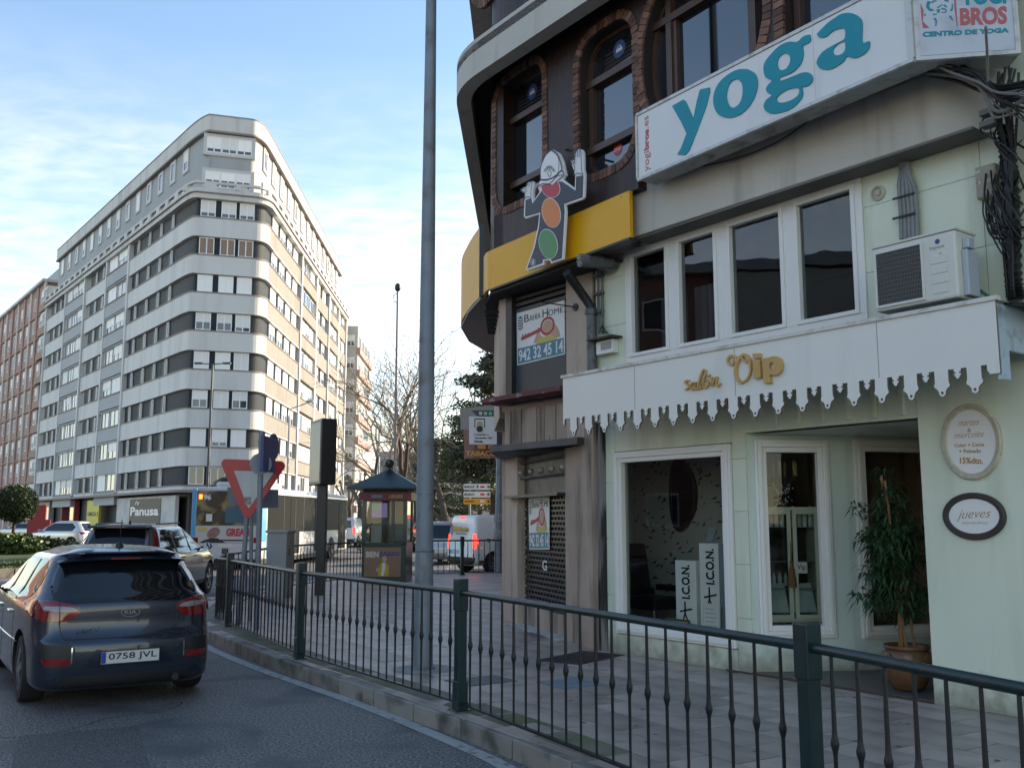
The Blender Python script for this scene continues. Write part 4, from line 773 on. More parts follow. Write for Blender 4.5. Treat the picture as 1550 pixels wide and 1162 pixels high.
# estate agent's poster
EST = mat('poster_paper', (.72, .73, .68), .5); TEAL = mat('poster_teal', (.03, .20, .26), .5); PRED = mat('poster_red', (.42, .03, .05), .5); SKIN = mat('printed_skin', (.55, .33, .22), .6); PYEL = mat('printed_yellow', (.55, .45, .12), .6)
def poster(lbl, f, n, c, wavy=False):
    'c: four image corners bl br tr tl'
    r = thing('estate_poster', lbl, 'poster', f.p(*c[0], n)); Q = [Vector(f.uv(u, v, n)) for u, v in c]
    def q(a, b): p = Q[0] * (1 - a) * (1 - b) + Q[1] * a * (1 - b) + Q[2] * a * b + Q[3] * (1 - a) * b; return (p.x, p.y)
    MB().fprism(f, [q(0, 0), q(1, 0), q(1, 1), q(0, 1)], n - .01, n).build('sheet', EST, r)
    MB().fprism(f, [q(.02, .02), q(.98, .02), q(.98, .31), q(.02, .31)], n, n + .002).build('band', TEAL, r)
    text_quad('phone_number', '942 32 45 14', [q(.04, .05), q(.97, .05), q(.97, .28), q(.04, .28)], n + .002, n + .004, f, WST, r, bold=.02)
    text_quad('lettering', 'B', [q(.17, .78), q(.27, .78), q(.27, .92), q(.17, .92)], n, n + .003, f, INK, r, bold=0); text_quad('lettering', 'AHIA', [q(.28, .78), q(.52, .78), q(.52, .89), q(.28, .89)], n, n + .003, f, INK, r, bold=-.005)
    text_quad('lettering', 'H', [q(.56, .78), q(.67, .78), q(.67, .93), q(.56, .93)], n, n + .003, f, INK, r, bold=0); text_quad('lettering', 'OME', [q(.68, .78), q(.97, .78), q(.97, .89), q(.68, .89)], n, n + .003, f, INK, r, bold=-.005)
    m = MB()
    for k in range(4): m.fprism(f, [q(.03, .80 - k * .05 + .04), q(.085, .765 - k * .05 + .04), q(.14, .80 - k * .05 + .04), q(.14, .825 - k * .05 + .04), q(.085, .79 - k * .05 + .04), q(.03, .825 - k * .05 + .04)], n, n + .003)
    m.build('emblem', mat('emblem_dark', (.03, .06, .07), .5), r); MB().fprism(f, [q(.03, .89), q(.085, .86), q(.14, .89), q(.085, .92)], n, n + .003).build('emblem_top', TEAL, r)
    m = MB(); m.fprism(f, [q(.36, .34), q(.42, .48), q(.46, .62), q(.52, .60), q(.5, .48), q(.55, .42), q(.72, .42), q(.78, .48), q(.72, .62), q(.78, .64), q(.88, .50), q(.92, .34)], n, n + .0025); m.build('printed_figure', SKIN, r); MB().fprism(f, [q(.42, .31), q(.5, .42), q(.76, .42), q(.86, .31)], n + .0025, n + .0035).build('printed_jumper', PYEL, r)
    MB().fprism(f, [q(.66 + .10 * math.cos(t), .58 + .13 * math.sin(t)) for t in [i * .5236 for i in range(12)]], n + .0025, n + .003).build('printed_face', SKIN, r)
    m = MB(); C_ = [(q(.66 + .13 * math.cos(t), .60 + .15 * math.sin(t))) for t in [i * .3142 for i in range(21)]]; m.stroke(f, C_, .035, n + .0035, n + .005); m.stroke(f, [q(.53, .57), q(.1, .48)], .05, n + .005, n + .006)
    for a in (.14, .2, .26): m.stroke(f, [q(a, .49), q(a, .56)], .025, n + .006, n + .007)
    m.build('printed_key', PRED, r); return r
poster('large estate agent poster with phone number on the grey first floor panel', FS, -.04, [(783, 553), (855, 536), (854, 454), (782, 474)])
po = poster('smaller crumpled estate agent poster hanging on the roller shutter', FG, -.09, [(801, 831), (831, 831), (831, 748), (800, 752)])
gr_ = text_px('graffiti_mark', 'G', FG, -.112, [(821, 862), (828, 864), (828, 848), (821, 847)], WST, po, .003)
# ---- yellow wrap sign and traffic light figure
YEL = mat('yellow_sign', (.88, .42, .003), .42, var=.12, vs=1.5, dirt=(.22, .13, .02), ds=10, dt=(.68, .75), coat=.0)
ys = thing('yellow_fascia_sign', 'long yellow fascia sign wrapping the rounded corner', 'sign', FY.w(-1, 5.1, 0)); zy0, zy1 = FY.uv(953, 359)[1], FY.uv(953, 288)[1]
pth = [Vector(xy(FY.w(-2.0, 0))) + Vector((-.02, .55)), Vector(xy(FY.w(-2.12, 0))) + Vector((.0, .16)), Vector(xy(FY.w(-2.17, 0))), Vector(xy(FY.w(-2.05, 0))), Vector(xy(FY.w(-1.9, 0)))]
sY = FY.uv(733, 400)[0]; a0 = FY.w(sY, 0); P = [Vector((a0.x + .0, a0.y + .75)), Vector((a0.x - .02, a0.y + .3)), Vector((a0.x + .005, a0.y + .08)), Vector(xy(FY.w(sY + .08, 0))), Vector(xy(FY.w(sY + .2, 0)))]
wallsheet([tuple(q) for q in smooth_line(P, 4)], zy0, zy1, .05).build('sign_corner', YEL, ys, smooth=60)
for s0, s1 in ((sY + .2, -.95), (-.948, .05), (.052, FY.uv(953, 320)[0])): MB().fb(FY, s0, s1, zy0, zy1, -.05, 0).build('sign_panel', YEL, ys)
MB().fb(FY, sY + .15, FY.uv(953, 320)[0], zy0 - .03, zy0 - .002, -.12, .01).build('bottom_edge', DGREY, ys)
bw = thing('bowed_yellow_sign', 'bow-fronted yellow sign on the side street face of the corner building', 'sign', (-.4, 15, 5.1))
P = [(-.47, 14.0), (-.70, 15.0), (-.88, 16.2), (-.80, 17.5), (-.5, 18.6), (-.2, 19.1)]; wallsheet([tuple(q) for q in smooth_line([Vector(p) for p in reversed(P)], 5)], 5.05, 6.14, .05).build('sign_panel', YEL, bw, smooth=60)
m = MB(); m.prism([(x, y, 5.0) for x, y in P] + [(-.2, 13.9, 5.0)], (0, 0, .04)); m.build('sign_base', DGREY, bw); m = MB(); m.box(-.49, -.40, 13.93, 13.99, 5.03, 6.14); m.build('edge_trim', DGREY, bw)
def Z4(x, y): return (680 + x / 4.47, 200 + y / 4.47)
tf = thing('traffic_light_figure_sign', 'cut-out sign of a traffic light figure in a white helmet with raised gloves', 'sign', FY.w(-1.1, 5.0, .15)); FN = .16
def zp4(pts, n=FN): return [FY.uv(*Z4(x, y), n) for x, y in pts]
NAVY = mat('sign_navy', (.022, .028, .045), .4); SWH = mat('sign_white', (.8, .79, .76), .4)
out = [(700, 118), (745, 145), (770, 200), (785, 270), (790, 290), (770, 322), (850, 382), (852, 300), (845, 265), (828, 215), (825, 198), (838, 188), (852, 195), (850, 150), (875, 113), (900, 120), (908, 140), (910, 250), (918, 290), (912, 440), (900, 455), (785, 495), (790, 540), (770, 860), (690, 888), (680, 866), (640, 871), (640, 897), (530, 935), (518, 925), (570, 780), (600, 640), (610, 555), (515, 585), (505, 570), (508, 470), (515, 440), (510, 415), (488, 400), (495, 380), (520, 370), (535, 340), (565, 333), (577, 350), (568, 400), (568, 470), (612, 405), (600, 372), (616, 330), (618, 240), (650, 160)]
MB().fprism(FY, zp4(out), FN - .03, FN).build('backing', SWH, tf)
dk = [(765, 335), (857, 398), (860, 303), (908, 295), (903, 442), (777, 487), (781, 540), (762, 853), (698, 876), (688, 856), (632, 861), (630, 887), (529, 923), (580, 782), (610, 640), (619, 543), (515, 573), (518, 462), (556, 448), (562, 488), (624, 405), (650, 345)]
MB().fprism(FY, zp4(dk), FN, FN + .006).build('body', NAVY, tf)
def disc(c, rx, ry, n, nm, mt, rot=-.12, t0=0, t1=360, par=tf):
    P = [(c[0] + rx * math.cos(R(t)) + ry * math.sin(R(t)) * math.sin(rot) * -1, c[1] + ry * math.sin(R(t))) for t in range(t0, t1, 12)]; return MB().fprism(FY, zp4(P), n, n + .004).build(nm, mt, par)
for c, rx, ry, mt_, nm in (((690, 375), 60, 68, mat('sign_red', (.52, .015, .03), .35), 'red_light'), ((694, 547), 60, 97, mat('sign_orange', (.75, .20, .03), .35), 'orange_light'), ((674, 757), 60, 97, mat('sign_green', (.05, .25, .07), .35), 'green_light')):
    disc(c, rx + 4, ry + 4, FN + .006, 'light_rim', SWH); disc(c, rx, ry, FN + .0105, nm, mt_)
hat = [(700, 126), (738, 150), (762, 205), (778, 272), (784, 292), (755, 312), (705, 360), (680, 348), (608, 370), (625, 330), (626, 242), (657, 165)]
MB().fprism(FY, zp4(hat), FN + .015, FN + .020).build('helmet', SWH, tf)
m = MB()
def ln(pts, w_=.012, n=FN + .021): m.stroke(FY, zp4(pts), w_, n, n + .003)
ln([(626, 320), (628, 240), (660, 162), (700, 126), (738, 150), (762, 208), (772, 262)]); ln([(625, 325), (670, 325), (720, 305), (768, 262)], .022); ln([(608, 370), (640, 352), (690, 350), (740, 300), (784, 290), (770, 262)]); ln([(700, 126), (745, 170), (750, 250), (735, 300)], .007)
for i in range(15):
    a = R(200 + 140 * i / 14) ; ln([(688 + 26 * math.cos(a), 280 + 30 * math.sin(a)), (688 + 42 * math.cos(a), 280 + (52 if 3 < i < 11 else 44) * math.sin(a))], .006)
ln([(688, 255), (700, 280), (688, 305), (676, 280), (688, 255)], .007)
for gl_ in ([(850, 300), (858, 240), (830, 200), (840, 192), (858, 215), (856, 160), (875, 122), (898, 130), (902, 200), (905, 262), (912, 290), (880, 280), (850, 300)], [(512, 455), (520, 412), (492, 398), (500, 385), (525, 385), (535, 348), (568, 342), (562, 400), (560, 440), (535, 440), (512, 455)]): ln(gl_, .009)
for x0, y0, x1, y1 in ((866, 130, 864, 175), (878, 122, 876, 170), (889, 128, 888, 172), (540, 350, 534, 372), (552, 346, 547, 370), (532, 395, 522, 412)): ln([(x0, y0), (x1, y1)], .007)
m.build('drawing_lines', NAVY, tf)
text_px('registered_mark', 'R', FY, FN + .006, [Z4(562, 895), Z4(577, 893), Z4(577, 868), Z4(562, 870)], SWH, tf, .002); m = MB(); m.stroke(FY, zp4([(570 + 15 * math.cos(t), 881 + 22 * math.sin(t)) for t in [i * .524 for i in range(13)]]), .006, FN + .006, FN + .008); m.build('mark_ring', SWH, tf)
for x, y in ((790, 120), (770, 300), (610, 640), (640, 860)): MB().tube([FY.p(*Z4(x, y), FN - .02), FY.p(*Z4(x, y), -.3)], .015, 5).build('bracket', DGREY, tf)
# ---- yoga sign box
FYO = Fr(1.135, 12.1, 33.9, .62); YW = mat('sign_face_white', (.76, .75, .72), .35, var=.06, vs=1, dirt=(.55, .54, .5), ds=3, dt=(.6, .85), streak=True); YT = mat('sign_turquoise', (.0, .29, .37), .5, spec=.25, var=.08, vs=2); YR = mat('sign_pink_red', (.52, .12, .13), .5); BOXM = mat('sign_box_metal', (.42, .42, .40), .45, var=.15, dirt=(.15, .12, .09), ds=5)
yo = thing('yoga_sign', 'large white box sign with turquoise lower-case lettering above the salon', 'sign', FYO.w(3, 5.5, 0))
ys0, yz0 = FYO.uv(966, 273); ys1 = FYO.uv(1384, 93)[0]; yz1 = FYO.uv(965, 174)[1]
FC_o = FYO.w(ys1, 0); FC = Fr(0, 0, 81); FC.o = Vector((FC_o.x, FC_o.y, 0))
c1 = FC.uv(1545, 82)[0]
m = MB(); m.prism([FYO.w(ys0, yz0, 0), FYO.w(ys1, yz0, 0), FC.w(c1, yz0, 0), FC.w(c1, yz0, -.3), FYO.w(ys1, yz0, -.28), FYO.w(ys0, yz0, -.28)], (0, 0, yz1 - yz0)); m.build('sign_box', BOXM, yo)
sm = FYO.uv(1233, 100)[0]
for a, b in ((ys0 + .02, sm), (sm + .003, ys1 - .04)): MB().fb(FYO, a, b, yz0 + .025, yz1 - .025, 0, .006).build('face_panel', YW, yo)
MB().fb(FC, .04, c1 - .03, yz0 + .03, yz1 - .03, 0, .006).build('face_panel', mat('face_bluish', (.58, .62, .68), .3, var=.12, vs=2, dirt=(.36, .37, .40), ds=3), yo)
m = MB(); m.fb(FYO, ys0, ys1, yz0 - .015, yz0 + .02, -.02, .018); m.fb(FYO, ys0, ys1, yz1 - .02, yz1 + .015, -.02, .018); m.fb(FYO, ys0 - .015, ys0 + .012, yz0 + .02, yz1 - .02, -.02, .018); m.fb(FYO, ys1 - .05, ys1 + .01, yz0 + .02, yz1 - .02, -.02, .018)
m.fb(FC, 0.012, c1, yz0 - .014, yz0 + .02, -.02, .018); m.fb(FC, .012, .05, yz0 + .02, yz1, -.02, .018); m.fb(FC, c1 - .04, c1, yz0 + .02, yz1, -.02, .018); m.build('frame_trim', mat('white_trim', (.6, .6, .58), .4, dirt=(.3, .28, .25), ds=8), yo)
def Z5(x, y): return (940 + x / 4.15, y / 4.15)
def keyhole(outer, holes):
    P = list(outer)
    for h in holes:
        best = min(((a - h[j][0]) ** 2 + (b - h[j][1]) ** 2, i, j) for i, (a, b) in enumerate(P) for j in range(len(h))); _, i, j = best
        hh = h[j:] + h[:j] + [h[j]]; P = P[:i + 1] + hh + P[i:]
    return P
def area(P): return sum(P[i][0] * P[(i + 1) % len(P)][1] - P[(i + 1) % len(P)][0] * P[i][1] for i in range(len(P)))
def glyph(name, f, n, th, outer, holes, mt, par, conv, side=None, curve=True):
    def cv(P):
        if curve and len(P) > 4:
            Q = smooth_line([Vector(p) for p in P] + [Vector(P[0])], 3)[:-1]; P = [(q.x, q.y) for q in Q]
        P = [f.uv(*conv(x, y), n) for x, y in P]; return P
    o_ = cv(outer); o_ = o_ if area(o_) > 0 else o_[::-1]; hs = []
    for h in holes: q = cv(h); hs.append(q if area(q) < 0 else q[::-1])
    # fill with a curve so the counters stay open
    cu = bpy.data.curves.new(name, 'CURVE'); cu.dimensions = '2D'; cu.fill_mode = 'BOTH'; cu.extrude = th / 2
    for P in [o_] + hs:
        sp = cu.splines.new('POLY'); sp.points.add(len(P) - 1); sp.use_cyclic_u = True
        for i, (x, y) in enumerate(P): sp.points[i].co = (x, y, 0, 1)
    ob = bpy.data.objects.new(name, cu); C.objects.link(ob); me = bpy.data.meshes.new_from_object(ob); mm = MB()
    mm.add([f.w(v.co.x, v.co.y, n + th / 2 + v.co.z) for v in me.vertices], [tuple(p.vertices) for p in me.polygons]); bpy.data.objects.remove(ob); bpy.data.meshes.remove(me); bpy.data.curves.remove(cu)
    return mm.build(name, mt, par)
yL = [(325, 668), (395, 628), (410, 640), (458, 748), (480, 640), (500, 565), (560, 552), (561, 580), (540, 665), (490, 800), (430, 950), (405, 976), (357, 972), (380, 935), (416, 840), (380, 765)]
glyph('letter_y', FYO, .006, .012, yL, [], YT, yo, Z5, curve=False)
glyph('letter_o', FYO, .006, .012, [(800, 437), (848, 468), (862, 530), (845, 605), (800, 680), (740, 728), (670, 742), (610, 715), (584, 650), (592, 575), (630, 510), (690, 462), (745, 438)], [[(735, 498), (762, 525), (769, 580), (755, 640), (728, 672), (700, 678), (675, 650), (667, 600), (680, 540), (705, 508)]], YT, yo, Z5)
glyph('letter_g', FYO, .006, .012, [(1190, 220), (1196, 250), (1180, 275), (1146, 290), (1150, 340), (1135, 400), (1090, 450), (1040, 475), (1005, 488), (1003, 510), (1060, 492), (1140, 460), (1185, 460), (1207, 485), (1204, 518), (1172, 545), (1142, 550), (1145, 605), (1100, 665), (1040, 700), (960, 717), (915, 700), (900, 665), (918, 628), (950, 602), (925, 585), (915, 560), (932, 530), (952, 510), (915, 490), (900, 450), (905, 400), (940, 350), (1000, 290), (1060, 265), (1110, 266), (1150, 232)],
      [[(1030, 337), (1060, 347), (1068, 380), (1050, 425), (1020, 443), (995, 435), (986, 400), (1000, 358)], [(1100, 554), (1124, 562), (1118, 598), (1080, 628), (1030, 646), (992, 644), (981, 620), (1010, 588), (1060, 562)]], YT, yo, Z5)
ident = lambda x, y: (x, y)
glyph('letter_a', FYO, .006, .012, [(1237.6, 51.8), (1241, 57), (1250.8, 56.6), (1262.9, 47), (1277.3, 43.4), (1280.5, 49.4), (1278.6, 60.2), (1265.3, 67.5), (1246, 79.5), (1237.6, 92.8), (1238.8, 100), (1246, 105.5), (1260.5, 104.8), (1277.3, 94), (1282.2, 86), (1289.4, 87.8), (1296.5, 88.2), (1306.8, 83.9), (1315.8, 74.9), (1317, 63), (1306.3, 64.6), (1306.3, 36.1), (1300.3, 25.5), (1288.7, 20.7), (1275.8, 21.5), (1266, 27), (1253.3, 36.1)], [[(1280.2, 62.5), (1270, 66.8), (1262.5, 74.7), (1262.5, 82), (1268.9, 84.5), (1276.5, 81.5), (1280.5, 74.7)]], YT, yo, ident)
def vtext(body, pa, pb, pc, bold):      # writing that runs upwards: pa bottom-left of the line start, pb its right edge, pc the top
    V, Fc = letter_mesh(body, bold, .5); x0 = min(v[0] for v in V); x1 = max(v[0] for v in V); y0 = min(v[1] for v in V); y1 = max(v[1] for v in V); A, B, D_ = [Vector(FYO.uv(*q, .006)) for q in (pa, pb, pc)]; mm = MB()
    mm.add([FYO.w(*(B + (D_ - A) * ((v[0] - x0) / (x1 - x0)) + (A - B) * ((v[1] - y0) / (y1 - y0))), .006 + (.003 if v[2] > 0 else 0)) for v in V], Fc); return mm.build('web_address', YR, yo)
vtext('yogi', Z5(145, 1082), Z5(188, 1068), Z5(145, 958), .0); vtext('bros', Z5(145, 952), Z5(176, 938), Z5(145, 822), .05); vtext('.es', Z5(150, 815), Z5(173, 802), Z5(150, 738), .0)
def Z6(x, y): return (1360 + x / 8.158, y / 8.158)
nC = .006
text_px('sign_lettering', 'CENTRO DE YOGA', FC, nC, [Z6(298, 462), Z6(1362, 405), Z6(1362, 345), Z6(298, 398)], YT, yo, .004, bold=.05)
text_px('sign_lettering', 'BROS', FC, nC, [Z6(765, 320), Z6(1340, 300), Z6(1340, 78), Z6(755, 105)], YR, yo, .004, bold=.04)
text_px('sign_lettering', 'YOGI', FC, nC, [Z6(765, 72), Z6(1330, 48), Z6(1325, -175), Z6(760, -150)], YT, yo, .004, bold=.04)
m = MB(); m2 = MB()
def zz6(P): return [FC.uv(*Z6(x, y), nC) for x, y in P]
m2.fprism(FC, zz6([(270, 50), (310, 130), (300, 270), (378, 348), (302, 350), (285, 230)]), nC, nC + .004); m2.fprism(FC, zz6([(685, -150), (700, -150), (720, 200), (732, 330), (722, 330), (690, 100)]), nC, nC + .004)
for P, w_ in (([(380, 20), (360, 80), (390, 125), (430, 130)], .03), ([(410, 40), (440, 15), (470, 18)], .014), ([(480, 100), (520, 75), (545, 60)], .012), ([(560, 65), (600, 95)], .014), ([(490, 120), (495, 160)], .03), ([(530, 110), (580, 120), (585, 155), (530, 155)], .012), ([(425, 185), (475, 175)], .012), ([(440, 230), (465, 260), (460, 325)], .018), ([(635, 200), (650, 225), (670, 255)], .016), ([(640, 125), (660, 125), (665, 50)], .016), ([(325, 200), (330, 170)], .012), ([(570, 5), (620, 20)], .02)): m.stroke(FC, zz6(P), [w_, w_ * .5], nC, nC + .004)
m.build('logo_strokes', YT, yo); m2.build('logo_shape', YR, yo)
# ================================================================== CANOPY FASCIA WITH SCALLOPS
AWN = .75
cw = mat('fascia_white', (.80, .77, .70), .4, var=.05, vs=1, dirt=(.62, .61, .55), ds=3, dt=(.55, .8), streak=True); ce = mat('fascia_edge', (.20, .155, .115), .7)
cn = thing('scalloped_canopy', 'white scalloped fascia canopy over the salon windows and door', 'canopy', FS.w(2.5, 3.4, AWN))
ca0, ca1 = FS.uv(852, 573, AWN)[0], FS.uv(1506, 453, AWN)[0]; cz1_ = FS.uv(1180, 513, AWN)[1]
zn = FS.uv(1190, 591, AWN)[1]; zbig = FS.uv(1181, 626, AWN)[1]; zsm = FS.uv(1198, 603, AWN)[1]; zfl = FS.uv(1181, 611, AWN)[1]
cc_ = [FS.uv(u, 600, AWN)[0] for u in (867.7, 1476.8)]; per = (cc_[1] - cc_[0]) / 18; P = [(ca0, cz1_), (ca0, zsm + .02)]
def big(c):
    r = per * .105; o = []; o += [(c - per * .215, zn), (c - per * .215, zfl + .02), (c - per * .25, zfl), (c - per * .24, zfl - .015), (c - per * .16, zfl - .03), (c - r, zbig + r * 1.4)]
    for k in range(7): a = R(180 + 30 * k); o.append((c + r * math.cos(a), zbig + r + r * math.sin(a)))
    return o + [(c + r, zbig + r * 1.4), (c + per * .16, zfl - .03), (c + per * .24, zfl - .015), (c + per * .25, zfl), (c + per * .215, zfl + .02), (c + per * .215, zn)]
def small(c):
    r = per * .06; o = [(c - per * .11, zn), (c - per * .11, zn - .05), (c - per * .07, zsm + r * 1.5)]
    for k in range(5): a = R(180 + 45 * k); o.append((c + r * math.cos(a), zsm + r + r * math.sin(a)))
    return o + [(c + per * .07, zsm + r * 1.5), (c + per * .11, zn - .05), (c + per * .11, zn)]
P = [(ca0, cz1_), (ca0, zsm + .03), (ca0 + .02, zsm), (ca0 + per * .1, zn)]
for k in range(19):
    P += big(cc_[0] + per * k); P += small(cc_[0] + per * (k + .5))[:(99 if k < 18 else -6)]
s_, z_ = P[-1]; P.append((ca1, z_)); P.append((ca1, cz1_))
MB().fprism(FS, P, AWN - .025, AWN, 1).build('fascia_board', [cw, ce], cn)
hm = MB(); hole = mat('peg_hole', (.14, .10, .08), .8)
for k in range(19):
    c = cc_[0] + per * k; r = per * .045
    MB().fprism(FS, [(c + r * math.cos(t), zbig + per * .11 + r * math.sin(t)) for t in [i * .628 for i in range(10)]], AWN, AWN + .002).build('tooth_hole', hole, cn)
    if k < 18:
        c += per / 2
        for dx_, r in ((-.03, .010), (.03, .010)): hm.fprism(FS, [(c + dx_ * .8 + r * math.cos(t), zsm + .05 + r * math.sin(t)) for t in [i * 1.047 for i in range(6)]], AWN, AWN + .002)
hm.build('small_tooth_marks', hole, cn)
MB().fb(FS, ca0 - .02, ca1 + .02, cz1_, cz1_ + .035, AWN - .05, AWN + .02).build('top_flashing', mat('flashing', (.7, .67, .6), .5, var=.1, dirt=(.3, .25, .2), ds=8), cn)
m = MB(); m.hexa([FS.w(ca0, cz1_ - .05, 0), FS.w(ca1, cz1_ - .05, 0), FS.w(ca1, cz1_ - .02, AWN - .03), FS.w(ca0, cz1_ - .02, AWN - .03), FS.w(ca0, cz1_ + .0, 0), FS.w(ca1, cz1_ + .0, 0), FS.w(ca1, cz1_ + .01, AWN - .03), FS.w(ca0, cz1_ + .01, AWN - .03)]); m.build('canopy_roof', mat('canopy_roof', (.10, .10, .10), .7), cn)
m = MB(); m.fb(FS, ca1 - .03, ca1, cz1_ - .38, cz1_ - .02, .0, AWN - .026); m.fb(FS, ca1 - .03, ca1 + .004, cz1_ - .62, cz1_ - .06, AWN - .16, AWN - .027); m.build('side_panel', mat('side_bluish', (.48, .58, .66), .4, dirt=(.2, .2, .2), ds=6), cn)
m = MB(); m.hexa([FS.w(ca1 - .05, cz1_ + .02, 0), FS.w(ca1 + .35, cz1_ - .06, 0), FS.w(ca1 + .35, cz1_ - .09, .7), FS.w(ca1 - .05, cz1_ - .01, .6), FS.w(ca1 - .05, cz1_ + .04, 0), FS.w(ca1 + .35, cz1_ - .04, 0), FS.w(ca1 + .35, cz1_ - .07, .7), FS.w(ca1 - .05, cz1_ + .01, .6)]); m.build('roof_flap', RDARK, cn)
for u_ in (1112, 1330, 960): s_ = FS.uv(u_, 560, AWN)[0]; MB().fb(FS, s_, s_ + .004, zn + .01, cz1_ - .01, AWN, AWN + .0015).build('board_seam', hole, cn)
# gold lettering
GOLD = mat('gold_letters', (.62, .38, .13), .42, .15, var=.1); GE = mat('gold_letter_edge', (.10, .08, .06), .6)
def ZV(x, y): return (1030 + x / 9.118, 520 + y / 9.118)
def vv_(P): return [FS.uv(*ZV(x, y), AWN + .02) for x, y in P]
sv = thing('salon_lettering', 'small gold handwritten lettering on the white fascia', 'lettering', FS.p(1060, 578, AWN)); A0, A1 = AWN + .004, AWN + .03
for nm, Ps in (('letter_s', [([(120, 510), (85, 510), (65, 535), (105, 570), (112, 610), (62, 638)], [.012, .022, .012])]), ('letter_a', [([(200, 535), (160, 545), (140, 600), (162, 628), (195, 590), (212, 530), (200, 600), (225, 632)], [.01, .02, .014])]), ('letter_l', [([(225, 632), (280, 570), (345, 440), (345, 372), (312, 370), (275, 470), (248, 575), (262, 618), (305, 590)], [.012, .014, .026, .014])]), ('letter_o', [([(335, 505), (312, 555), (328, 604), (365, 590), (388, 540), (360, 498), (335, 505)], [.012, .02, .012]), ([(378, 458), (410, 428)], [.022, .012])]), ('letter_n', [([(415, 505), (442, 470), (432, 582), (470, 495), (505, 468), (492, 560), (512, 588), (555, 548)], [.01, .022, .018, .012])])):
    m = MB()
    for P_, w_ in Ps: m.stroke(FS, vv_(P_), w_, A0, A1)
    m.build(nm, GOLD, sv)
vi = thing('vip_lettering', 'larger raised gold lettering with curled capital on the white fascia', 'lettering', FS.p(1140, 560, AWN))
m = MB(); m.stroke(FS, vv_([(715, 228), (738, 262), (700, 290), (652, 250), (662, 190), (720, 168), (790, 200), (835, 168)]), [.01, .028, .02], A0, A1 - .004); m.stroke(FS, vv_([(835, 170), (790, 240), (768, 340), (765, 420), (795, 500), (850, 540)]), [.03, .04, .03], A0, A1); m.stroke(FS, vv_([(850, 540), (920, 495), (965, 400), (968, 290), (940, 195), (885, 152), (850, 172), (868, 220), (925, 248), (975, 215)]), [.012, .02, .03, .02, .012], A0, A1 + .003); m.build('letter_v', GOLD, vi)
for q in ([(1010, 140), (1112, 134), (1117, 200), (1016, 208)], [(1010, 237), (1110, 222), (1122, 470), (1026, 484)]): MB().fprism(FS, vv_(q), A0, A1 + .01).build('letter_i', GOLD, vi)
glyph('letter_p', FS, A0, A1 - A0 + .01, [(1155, 215), (1250, 195), (1300, 178), (1360, 180), (1410, 215), (1435, 290), (1425, 370), (1370, 430), (1300, 440), (1262, 425), (1275, 540), (1180, 552)], [[(1290, 258), (1315, 275), (1322, 315), (1312, 355), (1290, 370), (1262, 355), (1255, 315), (1265, 272)]], GOLD, vi, ZV, curve=False)
# ---- oval signs
def oval(lbl, cu, cv, ru, rv, fm, n=.03, thick=.2):
    r = thing('oval_sign', lbl, 'sign', FS.p(cu, cv)); s0 = FS.uv(cu - ru, cv, n)[0]; s1 = FS.uv(cu + ru, cv, n)[0]; z0 = FS.uv(cu, cv + rv, n)[1]; z1 = FS.uv(cu, cv - rv, n)[1]; cs, cz, a, b = (s0 + s1) / 2, (z0 + z1) / 2, (s1 - s0) / 2, (z1 - z0) / 2; K = 48; prof = [(0, 0), (.0, .03), (.25, .045), (.5, .028), (.7, .04), (1, .02)]
    m = MB(); V = []; w_ = min(a, b) * thick
    for i in range(K):
        t = 2 * math.pi * i / K
        for k, (d, h) in enumerate(prof): V.append(FS.w(cs + (a - w_ * d) * math.cos(t), cz + (b - w_ * d) * math.sin(t), h))
    q = len(prof); m.add(V, [(i * q + j, ((i + 1) % K) * q + j, ((i + 1) % K) * q + j + 1, i * q + j + 1) for i in range(K) for j in range(q - 1)]); m.build('frame', fm, r, smooth='all')
    MB().fprism(FS, [(cs + (a - w_ * .98) * math.cos(2 * math.pi * i / K), cz + (b - w_ * .98) * math.sin(2 * math.pi * i / K)) for i in range(K)], .005, .02).build('board', mat('sign_board', (.8, .77, .72), .5), r); return r, cs, cz, a, b
TAN = mat('tan_lettering', (.42, .24, .09), .5); PGR = mat('pale_grey_letter', (.4, .35, .3), .5)
r, cs, cz, a, b = oval('tall oval sign in a cream frame offering midweek discounts', 1470, 668, 46, 58, mat('aged_cream_frame', (.62, .55, .40), .5, var=.3, vs=20, bump=.3, bs=60))
def Z9(x, y): return (1180 + x / 4.151, 420 + y / 4.151)
text_px('lettering', 'martes', FS, .02, [Z9(1127, 933), Z9(1255, 925), Z9(1255, 893), Z9(1127, 901)], TAN, r, .002, bold=-.012, shear=.12); text_px('lettering', '&', FS, .02, [Z9(1180, 972), Z9(1204, 971), Z9(1204, 945), Z9(1180, 946)], TAN, r, .002, bold=0); text_px('lettering', 'miercoles', FS, .02, [Z9(1105, 1010), Z9(1285, 1000), Z9(1285, 960), Z9(1105, 972)], TAN, r, .002, bold=-.012, shear=.1)
text_px('lettering', 'Color + Corte', FS, .02, [Z9(1100, 1065), Z9(1286, 1060), Z9(1286, 1036), Z9(1100, 1042)], TAN, r, .002, bold=.02); text_px('lettering', '+ Peinado', FS, .02, [Z9(1127, 1104), Z9(1265, 1100), Z9(1265, 1074), Z9(1127, 1078)], TAN, r, .002, bold=.02); text_px('lettering', '15%dto.', FS, .02, [(1453, 701.5), (1488, 702), (1488, 692), (1453, 692)], TAN, r, .002, bold=.03)
r, cs, cz, a, b = oval('wide oval sign in a dark worn frame for the Thursday offer', 1474, 781, 47.5, 36, mat('aged_dark_frame', (.06, .045, .035), .5, var=.3, vs=20, dirt=(.4, .38, .34), ds=14, dt=(.66, .72), bump=.3, bs=60), thick=.27)
def ZA(x, y): return (1380 + x / 2.235, 580 + y / 2.235)
